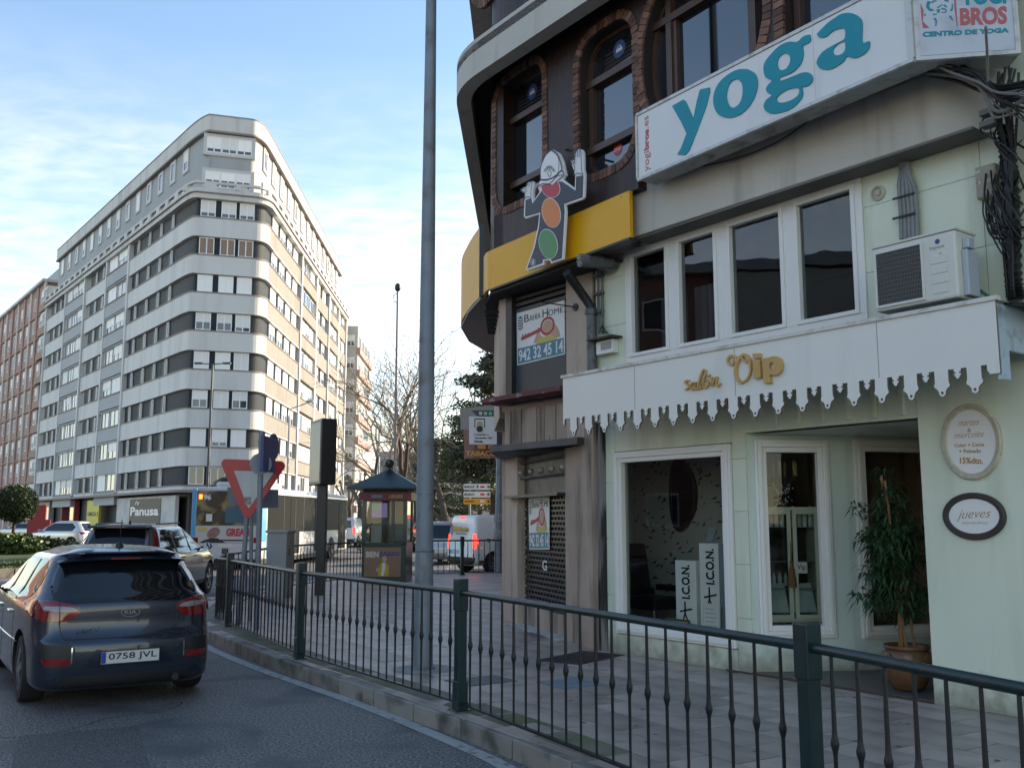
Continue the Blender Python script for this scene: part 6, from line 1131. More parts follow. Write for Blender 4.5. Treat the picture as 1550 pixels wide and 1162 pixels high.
def farblock(lbl, u0, u1, vtop, Y, d, col, floors, cols, nm='distant_building'):
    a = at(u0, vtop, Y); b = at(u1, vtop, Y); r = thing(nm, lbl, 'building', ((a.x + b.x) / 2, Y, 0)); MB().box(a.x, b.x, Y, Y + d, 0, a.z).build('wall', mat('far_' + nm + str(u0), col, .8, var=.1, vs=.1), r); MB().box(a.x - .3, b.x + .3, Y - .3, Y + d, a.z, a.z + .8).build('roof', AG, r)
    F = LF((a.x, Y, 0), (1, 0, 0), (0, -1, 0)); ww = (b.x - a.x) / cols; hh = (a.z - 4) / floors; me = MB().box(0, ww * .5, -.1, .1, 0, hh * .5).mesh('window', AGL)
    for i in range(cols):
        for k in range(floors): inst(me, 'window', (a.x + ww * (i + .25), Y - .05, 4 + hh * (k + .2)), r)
farblock('haze-tinted blue grey stepped building far down the street, left part', 533, 552, 628, 190, 20, (.34, .38, .40), 7, 4); farblock('haze-tinted blue grey stepped building far down the street, right part', 550, 575, 650, 215, 20, (.36, .40, .42), 7, 5)  # distance haze is put into the wall colours of these two
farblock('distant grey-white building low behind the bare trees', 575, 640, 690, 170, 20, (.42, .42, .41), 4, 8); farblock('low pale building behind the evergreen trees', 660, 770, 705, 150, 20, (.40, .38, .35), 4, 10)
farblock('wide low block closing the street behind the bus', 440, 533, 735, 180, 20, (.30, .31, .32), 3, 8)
# house row across the roundabout, west of the frame: it is what the shop windows mirror
ob = thing('house_row', 'dark red brick house row with pale bays across the roundabout, left of the frame', 'building', (-34, 8, 0)); FO = LF((-31, -30, 0), (0, 1, 0), (1, 0, 0))
MB().box(-43, -31, -30, 38, 0, 13).build('wall', mat('row_brick', (.26, .12, .10), .8, var=.3), ob); MB().box(-43, -30.6, -30.3, 38.3, 13, 13.5).build('cornice', AG, ob)
me1 = MB().box(-.05, .06, 0, 1.5, 0, 1.5).mesh('window', WFR); me2 = MB().box(.06, .08, .1, 1.4, .1, 1.4).mesh('pane', AGL)
for i in range(17):
    for k in range(4): o = inst(me1, 'window', (-31, -28 + i * 3.9, 1.4 + k * 3.0), ob); link(bpy.data.objects.new('pane', me2), o)
for i in range(4): MB().box(-30.96, -30.8, -30 + i * 18, -23 + i * 18, .3, 12.9).build('pale_bay', mat('row_pale', (.45, .42, .38), .8), ob)
# ================================================================== STREET FURNITURE
GALV = mat('galvanised', (.235, .27, .30), .55, .25, var=.25, vs=2.5, dirt=(.15, .14, .12), ds=5, dt=(.55, .75), bump=.08, bs=40, spec=.35); STICK = mat('old_sticker', (.36, .35, .32), .7, var=.5, vs=20, dirt=(.1, .11, .13), ds=18)
b0 = gp(640, 1012); lp = thing('street_lamp', 'tall thick galvanised lamp post with remains of stickers standing on the pavement', 'street lamp', b0)
MB().lathe(b0, [(.108, 0), (.102, .9), (.098, 1.4), (.088, 3.5), (.06, 8), (.045, 12)], 24).build('pole', GALV, lp, smooth=True); MB().lathe(b0, [(.13, -.01), (.13, .02), (.11, .03)], 20).build('base_collar', GALV, lp); MB().tube([b0 + Vector((0, 0, 11.9)), b0 + Vector((-.6, 0, 12.4)), b0 + Vector((-2, 0, 12.6))], .04, 8).build('arm', GALV, lp, smooth=True); MB().box(b0.x - 2.6, b0.x - 1.9, b0.y - .12, b0.y + .12, 12.5, 12.65).build('lamp_head', DGREY, lp, bev=.03)
def band(r0, r1, z0, z1, a0=0, a1=360, mt_=STICK, nm='sticker'):
    K = max(3, int((a1 - a0) / 18)); m = MB(); V = []
    for i in range(K + 1):
        a = R(a0 + (a1 - a0) * i / K); V += [(b0.x + r0 * math.cos(a), b0.y + r0 * math.sin(a), z0), (b0.x + r1 * math.cos(a), b0.y + r1 * math.sin(a), z1)]
    m.add(V, [(2 * i, 2 * i + 2, 2 * i + 3, 2 * i + 1) for i in range(K)]); m.build(nm, mt_, lp, smooth='all')
rr = random.Random(9)
for v in (756, 842): z = at(640, v, b0.y).z; r = .1025 - .0065 * z; band(r + .004, r + .003, z - .03, z + .05, 180, 360, mat('pale_tape', (.40, .41, .42), .6, var=.3, vs=20), 'tape'); band(r + .006, r + .006, z + .05, z + .062, 180, 360, DGREY, 'strap')
for i in range(16):
    z = rr.uniform(1.15, 2.3); a = rr.uniform(195, 330); r = .1025 - .0065 * (z - .15) + .003; band(r, r, z, z + rr.uniform(.04, .13), a, a + rr.uniform(20, 45), STICK if i % 3 else GALV)
MB().lathe((b0.x + .02, b0.y - .02, .153), [(.35, 0), (.3, .004)], 20).build('mortar_patch', mat('mortar_patch', (.38, .35, .32), .8, var=.3, bump=.5, bs=30), lp)
def pxp(m, pts, Y, th): return m.prism([at(u, v, Y) for u, v in pts], (0, th, 0))
# yield sign on a leaning post
Y0 = 14.75; ysn = thing('yield_sign', 'red and white triangular give way sign on a leaning grey post', 'road sign', at(366, 935, Y0))
def rtri(cs, r):
    out = []
    for i, c in enumerate(cs):
        c = Vector(c); a = (Vector(cs[i - 1]) - c).normalized(); b = (Vector(cs[(i + 1) % 3]) - c).normalized(); bi = (a + b).normalized(); h = math.acos(a.dot(b)) / 2; o = c + bi * (r / math.sin(h)); p = c + a * (r / math.tan(h)); q = c + b * (r / math.tan(h))
        for k in range(6): t = k / 5; w_ = (p - o).lerp(q - o, t).normalized() * r; out.append(tuple(o + w_))
    return out
co = [(331, 694), (437, 698), (373, 792)]; ci = [(354, 712), (415, 714), (376, 770)]
RED = mat('sign_red_enamel', (.48, .012, .02), .35, var=.1, dirt=(.3, .03, .03), ds=8); WHT = mat('sign_white_enamel', (.50, .50, .49), .4, var=.08, dirt=(.38, .38, .37), ds=6, streak=True)
pxp(MB(), rtri(co, 7), Y0, .03).build('rim', RED, ysn); pxp(MB(), rtri(ci, 1.5), Y0 - .006, .005).build('face', WHT, ysn)
pxp(MB(), [(370, 752), (380, 752), (380, 763), (371, 764)], Y0 - .010, .003).build('sticker', STICK, ysn)
MB().tube([at(361, 945, Y0 + .07), at(374, 780, Y0 + .07), at(381, 700, Y0 + .07)], .038, 10).build('post', GALV, ysn, smooth=True)
Y1 = 15.3; bs_ = thing('square_sign', 'grey back of a square sign hidden behind the give way triangle', 'road sign', at(380, 755, Y1)); pxp(MB(), [(344, 737), (421, 741), (421, 768), (400, 769), (346, 764)], Y1, .02).build('plate', mat('sign_back_grey', (.14, .16, .18), .5), bs_)
MB().tube([at(379, 940, Y1 + .05), at(381, 740, Y1 + .05)], .03, 8).build('post', GALV, bs_, smooth=True)
Y2 = 14.2; ps = thing('blue_signpost', 'straight grey post with blue traffic signs seen edge-on', 'road sign', gp(388, 953)); MB().tube([gp(388, 953), at(396, 652, gp(388, 953).y)], .042, 12).build('post', GALV, ps, smooth=True); yb = gp(388, 953).y
SBL = mat('sign_blue', (.012, .03, .16), .4); c = at(406, 686, yb); MB().obox((c.x, c.y), .022, .26, at(0, 714, yb).z, at(0, 661, yb).z, R(-6)).build('square_plate', SBL, ps)
c = at(413, 676, yb + .2); MB().lathe(c, [(.20, 0), (.20, .02)], 24, (.90, -.12, 0)).build('round_plate', mat('round_sign_blue', (.05, .05, .16), .4), ps); c = at(396, 702, yb); MB().lathe(c - Vector((.0, .05, 0)), [(.16, 0), (.16, .015)], 20, (.35, -.93, 0)).build('round_back', mat('sign_back_pale', (.24, .26, .28), .5), ps)
for v in (668, 700): q = at(396, v, yb); MB().lathe(q - Vector((0, 0, .03)), [(.055, 0), (.055, .06)], 10).build('clamp', GALV, ps)
# cabinet
c = gp(416, 905); cab2 = thing('utility_cabinet', 'pale grey electrical cabinet on the pavement behind the curved railing', 'cabinet', c, R(-8)); CBM = mat('cabinet_grey', (.30, .30, .29), .6, var=.1, dirt=(.2, .2, .19), ds=3, streak=True)
zt = at(416, 806, c.y).z - .15; MB().box(-.21, .21, 0, .45, 0, zt).build('housing', CBM, cab2, bev=.01, local=True); MB().box(-.24, .24, -.03, .48, zt, zt + .05).build('lid', CBM, cab2, bev=.01, local=True); MB().box(-.215, .215, -.006, .0, .5, .507).build('seam', DGREY, cab2, local=True); MB().box(.205, .215, .15, .2, .85, 1.0).build('lock', DGREY, cab2, local=True)
# display panel
c = gp(484, 900); pnl = thing('street_display_panel', 'tall black display panel on a black post seen edge-on', 'display panel', c); PB = mat('panel_black', (.010, .012, .014), .4, var=.2)
MB().box(c.x - .10, c.x + .10, c.y - .1, c.y + .1, .15, at(484, 730, c.y).z).build('post', PB, pnl, bev=.01); z0, z1 = at(490, 734, c.y).z, at(490, 636, c.y).z; MB().obox((at(489, 680, c.y).x, c.y), .17, .45, z0, z1, R(27)).build('housing', PB, pnl, bev=.02)
a_ = R(27); nn = Vector((-math.cos(a_), -math.sin(a_), 0)); uu = Vector((-math.sin(a_), math.cos(a_), 0)); q = Vector((at(489, 680, c.y).x, c.y, 0)) + nn * .17; m = MB(); m.prism([q + uu * -.39 + Vector((0, 0, z0 + .07)), q + uu * .39 + Vector((0, 0, z0 + .07)), q + uu * .39 + Vector((0, 0, z1 - .07)), q + uu * -.39 + Vector((0, 0, z1 - .07))], nn * .006); m.build('screen', mat('screen_grey', (.06, .065, .075), .3), pnl)
# lottery kiosk
kc = gp(548, 881); kx, ky = kc.x + .56, kc.y + .62; kz = lambda v, Y=None: at(580, v, Y or ky - .6).z
ki_ = thing('lottery_kiosk', 'dark green lottery kiosk with hipped roof, ball finial and a brown poster', 'kiosk', (kx, ky, .15), R(-2)); KG = mat('kiosk_green', (.006, .035, .028), .35, var=.2, vs=2, coat=.2)
zA, zB, zC, zD, zE = kz(825) - .15, kz(758) - .15, kz(745) - .15, kz(740) - .15, kz(711) - .15; W = .57
m = MB(); m.box(-W, W, -.6, .6, 0, zA); m.build('lower_body', KG, ki_, local=True, bev=.01)
for x in (-W + .04, W - .04):
    for y in (-.56, .56): MB().box(x - .05, x + .05, y - .05, y + .05, zA, zB).build('corner_post', KG, ki_, local=True)
MB().box(.18, .25, -.6, -.54, zA, zB).build('mullion', KG, ki_, local=True); MB().box(-W, W, -.61, .6, zA, zA + .07).build('sill', KG, ki_, local=True); MB().box(-W, W, -.6, .6, zB, zD).build('header', mat('kiosk_header', (.05, .05, .045), .6), ki_, local=True)
MB().box(-W - .09, W + .12, -.68, -.61, zB + .02, zC + .0).build('fascia_strip', mat('crimson_strip', (.20, .008, .03), .4), ki_, local=True); MB().box(W + .05, W + .12, -.61, .5, zB + .02, zC).build('fascia_strip', MT['crimson_strip'], ki_, local=True)
LK = LF((0, -.68, 0), (1, 0, 0), (0, -1, 0)); text_box('strip_lettering', '1.000.000€', LK, .12, .48, zB + .07, zC - .05, .0, .003, mat('lemon_print', (.5, .42, .08), .5), ki_, local=True); text_box('strip_lettering', 'JACKPOT', LK, -.33, -.08, zB + .08, zC - .05, 0, .003, mat('strip_blue', (.25, .4, .5), .5), ki_, local=True) if False else None
MB().box(-.33, -.05, -.684, -.68, zB + .08, zC - .06).build('strip_logo', mat('strip_blue', (.12, .25, .32), .5), ki_, local=True)
for x0, x1, y0, y1 in ((-W + .09, .18, -.57, -.565), (.25, W - .09, -.57, -.565), (W - .03, W - .025, -.5, .5), (-W + .025, -W + .03, -.5, .5)): MB().box(x0, x1, y0, y1, zA + .07, zB).build('pane', GL, ki_, local=True)
MB().box(-W + .06, W - .06, .5, .55, zA, zB).build('back_panel', mat('kiosk_inner', (.34, .34, .26), .7), ki_, local=True); MB().box(-.36, .04, -.45, -.42, zB - .42, zB - .05).build('screen', mat('kiosk_screen', (.05, .05, .08), .3, emit=(.22, .18, .45), es=.12), ki_, local=True); MB().box(-.36, -.16, -.455, -.45, zB - .22, zB - .08).build('screen_stripes', mat('screen_green', (.05, .15, .08), .3, emit=(.1, .35, .2), es=.1), ki_, local=True); MB().box(-.38, -.1, -.4, .3, zA, zA + .5).build('counter', mat('counter_buff', (.4, .38, .3), .6), ki_, local=True)
ev = 1.02 * (.86); m = MB(); V = [(-.92, -.95, zD), (.92, -.95, zD), (.92, .95, zD), (-.92, .95, zD), (-.92, -.95, zD + .04), (.92, -.95, zD + .04), (.92, .95, zD + .04), (-.92, .95, zD + .04), (-.10, -.1, zE), (.10, -.1, zE), (.10, .1, zE), (-.10, .1, zE)]
m.add(V, [(3, 2, 1, 0), (0, 1, 5, 4), (1, 2, 6, 5), (2, 3, 7, 6), (3, 0, 4, 7), (4, 5, 9, 8), (5, 6, 10, 9), (6, 7, 11, 10), (7, 4, 8, 11), (8, 9, 10, 11)]); m.build('roof', mat('kiosk_roof', (.012, .038, .036), .4, var=.2), ki_, local=True); MB().lathe((0, 0, zE - .03), [(.16, 0), (.12, .05), (.05, .08), (.05, .12), (.11, .16), (.135, .24), (.11, .32), (.04, .36)], 14).build('finial', KG, ki_, smooth=True, local=True)
LP = LF((0, -.6, 0), (1, 0, 0), (0, -1, 0)); PBR = mat('poster_brown', (.27, .15, .085), .5, var=.1); zp0, zp1 = .14, zA - .05; MB().box(-.5, .44, -.612, -.6, zp0, zp1).build('poster', PBR, ki_, local=True); h = zp1 - zp0
text_box('poster_lettering', 'BIEN', LP, -.46, -.13, zp0 + h * .66, zp0 + h * .86, .012, .014, mat('print_cream', (.6, .52, .42), .5), ki_, bold=.05, local=True); text_box('poster_lettering', 'JUGADO', LP, -.10, .40, zp0 + h * .66, zp0 + h * .86, .012, .014, mat('print_indigo', (.05, .04, .2), .5), ki_, bold=.05, local=True)
m = MB(); m.fprism(LP, [(-.14, zp0 + .02), (-.11, zp0 + h * .38), (-.04, zp0 + h * .5), (.06, zp0 + h * .5), (.14, zp0 + h * .36), (.13, zp0 + .02)], .012, .015); m.build('printed_jacket', mat('print_yellow', (.5, .36, .02), .5), ki_, local=True); m = MB(); m.fprism(LP, [(-.06, zp0 + .02), (-.03, zp0 + h * .46), (.03, zp0 + h * .48), (.05, zp0 + h * .3), (.0, zp0 + .02)], .015, .016); m.build('printed_shirt', WST, ki_, local=True); m = MB(); m.fprism(LP, [(.02 + .06 * math.cos(i * .524), zp0 + h * .60 + .08 * math.sin(i * .524)) for i in range(12)], .015, .018); m.fprism(LP, [(-.2, zp0 + h * .16), (-.12, zp0 + h * .22), (-.13, zp0 + h * .32), (-.17, zp0 + h * .3)], .015, .017); m.build('printed_head', SKIN, ki_, local=True)
# slim masts and lamps further off
def mast(nm, lbl, u, vb, vt, Y, r, mt_, cat='street lamp'):
    a = at(u, vt, Y); t_ = thing(nm, lbl, cat, (a.x, Y, 0)); MB().tube([(a.x, Y, 0), (a.x, Y, a.z)], [r, r * .6], 8).build('pole', mt_, t_, smooth=True); return t_, a
t_, a = mast('camera_mast', 'thin tall mast with a small camera on top rising behind the kiosk', 602, 800, 440, 42, .075, mat('mast_grey', (.22, .19, .2), .5), 'mast'); MB().ell(a + Vector((0, 0, .15)), .14, .14, .2).build('camera', DGREY, t_, smooth='all'); MB().tube([a + Vector((0, 0, -.1)), a + Vector((-.18, 0, -.2)), a + Vector((-.15, 0, -.5)), a + Vector((0, 0, -.55))], .02, 5).build('cable', DGREY, t_)
t_, a = mast('street_lamp', 'slim double-armed street lamp in front of the apartment block', 322, 760, 551, 50, .09, mat('lamp_dark', (.06, .07, .08), .5))
for s in (-1, 1): MB().tube([a, a + Vector((s * .85, 0, .05))], .03, 6).build('arm', MT['lamp_dark'], t_); MB().box(a.x + s * .55, a.x + s * .95, 49.9, 50.1, a.z, a.z + .09).build('lamp_head', MT['lamp_dark'], t_)
t_, a = mast('street_lamp', 'pale single-armed street lamp beside the sunlit side of the apartment block', 438, 760, 630, 62, .09, mat('lamp_pale', (.42, .41, .38), .5)); e = at(472, 607, 62); MB().tube([a, a + Vector((.1, 0, .5)), e], .04, 6).build('arm', MT['lamp_pale'], t_, smooth=True); MB().box(e.x - .35, e.x + .1, 61.9, 62.1, e.z - .05, e.z + .06).build('lamp_head', MT['lamp_pale'], t_)
t_, a = mast('grey_pole', 'thick grey pole standing at the left edge of the corner building', 756, 870, 676, 29.5, .16, GALV, 'pole')
for v in (790, 812): z = at(756, v, 29.5).z; MB().lathe((a.x, 29.5, z), [(.17, 0), (.17, .25)], 12).build('poster_scrap', STICK, t_)
# lottery and tobacco signs on the side street face
ls = thing('lottery_sign', 'white projecting lottery sign with navy frame on the corner building', 'sign', at(730, 655, 17)); YL = 17.0
pxp(MB(), [(710, 630), (752, 630), (752, 672), (710, 672)], YL, .12).build('face', WST, ls); pxp(MB(), [(714, 621), (756, 621), (758, 690), (752, 680), (752, 629), (722, 629)], YL + .05, .12).build('navy_frame', mat('lottery_navy', (.01, .02, .07), .4), ls)
for i, cl_ in enumerate(((.55, .55, .4), (.3, .5, .4), (.1, .5, .3), (.5, .4, .4))): pxp(MB(), [(725 + i * 7.4, 623), (730 + i * 7.4, 623), (730 + i * 7.4, 628), (725 + i * 7.4, 628)], YL + .04, .01).build('colour_square', mat('square%d' % i, cl_, .5), ls)
FLs = Fr(0, 0, 0); FLs.o = Vector((0, YL, 0)); FLs.s = Vector((1, 0, 0)); FLs.n = Vector((0, -1, 0))
def circ(c, r, nn_=16): return [(c[0] + r * math.cos(i * 6.2832 / nn_), c[1] + r * math.sin(i * 6.2832 / nn_)) for i in range(nn_)]
for tx, v in (('Loterias y', 658), ('Apuestas del', 663), ('Estado', 668)): text_px('lettering', tx, FLs, .0, [(718, v + 1.5), (718 + len(tx) * 2.2, v + 1.5), (718 + len(tx) * 2.2, v - 2), (718, v - 2)], INK, ls, .006, bold=.03)
m = MB()
for q in ([(718, 633), (734, 633), (734, 634.5), (718, 634.5)], [(718, 634), (719.3, 634), (719.3, 647), (718, 647)], [(732.7, 634), (734, 634), (734, 647), (732.7, 647)]): pxp(m, q, YL - .006, .005)
m.build('logo_bracket', INK, ls)
for c_, r_, mt_, d_ in (((726, 641.5), 4.2, mat('logo_green', (.15, .4, .3), .5), .008), ((726, 644), 4.4, mat('logo_orange', (.6, .35, .15), .5), .012), ((726, 649), 4.8, INK, .016)): pxp(MB(), circ(c_, r_), YL - d_, .004).build('logo_disc', mt_, ls)
tbs = thing('tobacco_sign', 'dark red tobacco shop sign with yellow lettering behind the lottery sign', 'sign', at(730, 680, 18.5)); YT2 = 18.5
pxp(MB(), [(702, 650), (760, 650), (760, 693), (703, 693)], YT2, .15).build('face', mat('tobacco_red', (.16, .006, .012), .35, coat=.3), tbs); FTs = Fr(0, 0, 0); FTs.o = Vector((0, YT2, 0)); FTs.s = Vector((1, 0, 0)); FTs.n = Vector((0, -1, 0)); YLW = mat('tobacco_yellow', (.62, .30, .04), .4); text_px('lettering', 'TABACO', FTs, 0, [(705, 690), (752, 690), (752, 682), (705, 682)], YLW, tbs, .008, bold=.04); text_px('lettering', 'S', FTs, 0, [(754, 690), (759, 690), (759, 682), (754, 682)], YLW, tbs, .008, bold=.04)
m = MB(); pxp(m, [(722, 673), (735, 673), (735, 679), (724, 679)], YT2 - .008, .006); pxp(m, [(739, 673), (747, 673), (747, 679), (744, 679), (743, 675), (741, 679), (739, 679)], YT2 - .008, .006); m.build('emblem', YLW, tbs)
bgx = thing('light_box', 'plain beige light box behind the lottery sign', 'sign', at(705, 630, 19.5)); pxp(MB(), [(696, 618), (750, 612), (750, 648), (697, 650)], 19.5, .3).build('box', mat('light_box_beige', (.33, .31, .28), .6), bgx)
prf = thing('neon_bracket', 'thin reddish sign bracket sticking out of the corner building high up', 'bracket', at(735, 527, 20)); m = MB(); m.tube([at(757, 527, 20), at(730, 527, 20)], .012, 5); m.tube([at(724, 523, 20), at(731, 523, 20), at(731, 533, 20), at(724, 533, 20)], .02, 5); m.build('bracket', mat('faded_red', (.4, .08, .1), .5), prf)
# direction signs
dsn = thing('direction_signpost', 'post with two white and one orange arrow direction signs', 'road sign', at(711, 790, 43)); MB().tube([at(711, 850, 43), at(711, 728, 43)], .045, 8).build('post', GALV, dsn)
FD = Fr(0, 0, 0); FD.o = Vector((0, 42.9, 0)); FD.s = Vector((1, 0, 0)); FD.n = Vector((0, -1, 0))
for v0, v1, tx, mt_, tr_ in ((732, 741, 'BURGOS', WST, 1), (743.5, 752.5, 'BILBAO', WST, 1), (754, 763, 'Aeropuerto', mat('sign_orange_board', (.65, .30, .01), .4), 0)):
    MB().fprism(FD, [FD.uv(*q) for q in ((701.5, v0 + 1), (703, v0), (742, v0), (742, v1), (703, v1), (701.5, v1 - 1))], -.04, 0).build('board', mt_, dsn); text_px('lettering', tx, FD, 0, [(703, v1 - 2.6), (718, v1 - 2.6), (718, v0 + 2.6), (703, v0 + 2.6)], INK, dsn, .006, bold=.03)
    m = MB(); m.stroke(FD, [FD.uv(736, (v0 + v1) / 2), FD.uv(740.5, (v0 + v1) / 2)], .03, 0, .006); m.stroke(FD, [FD.uv(738, v0 + 2), FD.uv(741, (v0 + v1) / 2), FD.uv(738, v1 - 2)], .035, .006, .01); m.build('arrow', INK, dsn)
    MB().fprism(FD, [FD.uv(*q) for q in ((727, v1 - 3), (733.5, v1 - 3), (733.5, v0 + 3), (727, v0 + 3))], 0, .006).build('road_number', REDST if tr_ else WST, dsn)
# ================================================================== VEHICLES
TYRE = mat('tyre_rubber', (.015, .015, .016), .8, bump=.2); RIM = mat('alloy', (.30, .31, .32), .3, .8); DGL = mat('car_glass', (.006, .008, .010), .04, spec=.6, coat=.15); BPL = mat('black_plastic', (.015, .015, .016), .5)
LRED = mat('tail_red', (.20, .002, .004), .10, coat=1); LREDON = mat('tail_red_lit', (.5, .01, .01), .2, emit=(1, .03, .015), es=1.1); LCLR = mat('tail_clear', (.30, .24, .24), .12, coat=1); PLATE = mat('plate_white', (.62, .62, .60), .4); PBL = mat('plate_blue', (.01, .05, .35), .4); CHR = mat('chrome_trim', (.6, .6, .62), .12, 1)
def interp(LV, z, k0=0):
    for a, b in zip(LV[:-1], LV[1:]):
        if a[0] <= z <= b[0]:
            t = (z - a[0]) / max(b[0] - a[0], 1e-6); return [a[i] + (b[i] - a[i]) * t for i in range(len(a))]
    return LV[-1] if z > LV[-1][0] else LV[0]
class Car:
    'body lofted from plan outlines stacked by height; y=0 rear bumper, +y forward, x right'
    def __init__(c, name, label, cat, pos, rz, LV, L, axles, wr, tw, paint, group=None, kb=.07, ct=.10, crown=.03, arch=.06):
        c.root = thing(name, label, cat, (pos[0], pos[1], 0), rz, group); c.L = L; c.kb = kb; c.ct = ct
        # levels: z, half width, rear y, front y, rear corner radius, front corner radius
        D = []; k = 3
        P = [LV[0]] + LV + [LV[-1]]
        for i in range(1, len(P) - 2):
            for j in range(k):
                t = j / k; D.append([.5 * ((2 * P[i][q]) + (P[i + 1][q] - P[i - 1][q]) * t + (2 * P[i - 1][q] - 5 * P[i][q] + 4 * P[i + 1][q] - P[i + 2][q]) * t * t + (-P[i - 1][q] + 3 * P[i][q] - 3 * P[i + 1][q] + P[i + 2][q]) * t ** 3) for q in range(6)])
        D.append(list(LV[-1])); 
        for i in range(1, len(D)): D[i][0] = max(D[i][0], D[i - 1][0] + 1e-4)
        c.D = D; rings = [c.outline(l) for l in D]; m = MB(); n = len(rings[0])
        top = D[-1]; ym = (top[2] + top[3]) / 2
        for sc_, dz_ in ((.86, crown * .5), (.6, crown * .85), (.25, crown)): rings.append([(x * sc_, ym + (y - ym) * sc_, top[0] + dz_) for x, y, z in rings[len(D) - 1]])
        V = [p for r in rings for p in r]; Fc = [(i * n + j, i * n + (j + 1) % n, (i + 1) * n + (j + 1) % n, (i + 1) * n + j) for i in range(len(rings) - 1) for j in range(n)]
        Fc += [tuple(range(n))[::-1], tuple(range((len(rings) - 1) * n, len(rings) * n))]; m.add(V, Fc)
        me = m.mesh('body', [paint, BPL], recalc=True); body = bpy.data.objects.new('body', me); link(body, c.root)
        wx_ = max(l[1] for l in LV)
        cm = MB()
        for ya in axles:
            cm.lathe((-wx_ - .2, ya, wr), [(wr + arch, 0), (wr + arch, tw + .28)], 28, (1, 0, 0)); cm.lathe((wx_ + .2, ya, wr), [(wr + arch, 0), (wr + arch, tw + .28)], 28, (-1, 0, 0))
        cut = bpy.data.objects.new('cut', cm.mesh('cut', [BPL])); C.objects.link(cut); cut.location = c.root.location; cut.rotation_euler = c.root.rotation_euler
        cut.data.materials.clear(); cut.data.materials.append(paint); cut.data.materials.append(BPL); cut.data.polygons.foreach_set('material_index', [1] * len(cut.data.polygons))
        bo = body.modifiers.new('b', 'BOOLEAN'); bo.operation = 'DIFFERENCE'; bo.object = cut; bo.solver = 'EXACT'
        bpy.context.view_layer.update(); dg = bpy.context.evaluated_depsgraph_get(); nm = bpy.data.meshes.new_from_object(body.evaluated_get(dg)); body.modifiers.clear(); body.data = nm; nm.name = 'body'
        nm.polygons.foreach_set('use_smooth', [True] * len(nm.polygons)); nm.set_sharp_from_angle(angle=R(32)); bpy.data.objects.remove(cut)
        c.body = body
        for ya in axles:
            for s in (-1, 1): c.wheel(s * (c.side(ya, wr + .25) - tw / 2 - .012), ya, wr, tw, s)
    def outline(c, l):
        z, w_, yr, yf, rr_, rf = l; H = []; ym = c.L / 2
        for i in range(7): x = (w_ - rr_) * i / 6; H.append((x, yr + c.kb * (x / w_) ** 2))
        yc = H[-1][1]
        for i in range(1, 7): a = math.pi / 2 * i / 6; H.append((w_ - rr_ + rr_ * math.sin(a), yc + rr_ * (1 - math.cos(a))))
        ya = H[-1][1]; yb = yf - c.kb * 1.6 - rf
        for i in range(1, 16): H.append((w_, ya + (yb - ya) * i / 16))
        for i in range(0, 7): a = math.pi / 2 * i / 6; H.append((w_ - rf + rf * math.cos(a), yb + rf * math.sin(a)))
        yc = H[-1][1]; xe = H[-1][0]
        for i in range(1, 7): x = xe * (1 - i / 6); H.append((x, yf - (yf - yc) * (x / xe) ** 2))
        H = [(x * (1 - c.ct * abs((y - ym) / ym) ** 3 * (1 if abs(x) > .01 else 0)), y) for x, y in H]
        return [(x, y, z) for x, y in H] + [(-x, y, z) for x, y in H[-2:0:-1]]
    def rear(c, x, z):
        P = c.outline(interp(c.D, z))[:16]; x = abs(x)
        for a, b in zip(P[:-1], P[1:]):
            if a[0] <= x <= b[0] and b[0] > a[0]: return a[1] + (b[1] - a[1]) * (x - a[0]) / (b[0] - a[0])
        return P[12][1]
    def side(c, y, z):
        P = c.outline(interp(c.D, z))[9:34]
        for a, b in zip(P[:-1], P[1:]):
            if a[1] <= y <= b[1] and b[1] > a[1]: return a[0] + (b[0] - a[0]) * (y - a[1]) / (b[1] - a[1])
        return P[0][0] if y < P[0][1] else P[-1][0]
    def patch(c, name, rows, mt, kind='rear', sgn=1, eps=.004, nc=8, nr=3, par=None):
        'rows: (z, a, b) left and right limits at each height'
        Rw = []
        for p, q in zip(rows[:-1], rows[1:]):
            for j in range(nr): t = j / nr; Rw.append([p[i] + (q[i] - p[i]) * t for i in range(3)])
        Rw.append(list(rows[-1])); m = MB(); V = []; V2 = []
        for z, a, b in Rw:
            for j in range(nc + 1):
                t = a + (b - a) * j / nc
                if kind == 'rear': V.append((t, c.rear(t, z) - eps, z)); V2.append((t, c.rear(t, z) + .015, z))
                else: x = c.side(t, z); V.append((sgn * (x + eps), t, z)); V2.append((sgn * (x - .012), t, z))
        k = nc + 1; nrw = len(Rw); Fc = [(i * k + j, i * k + j + 1, (i + 1) * k + j + 1, (i + 1) * k + j) for i in range(nrw - 1) for j in range(nc)]
        o = len(V); edge = [j for j in range(k)] + [i * k + nc for i in range(1, nrw)] + [(nrw - 1) * k + j for j in range(nc - 1, -1, -1)] + [i * k for i in range(nrw - 2, 0, -1)]
        Fc += [(edge[i], edge[(i + 1) % len(edge)], o + edge[(i + 1) % len(edge)], o + edge[i]) for i in range(len(edge))]
        m.add(V + V2, Fc); ob = m.build(name, mt, par or c.root, smooth=50, local=True); return ob
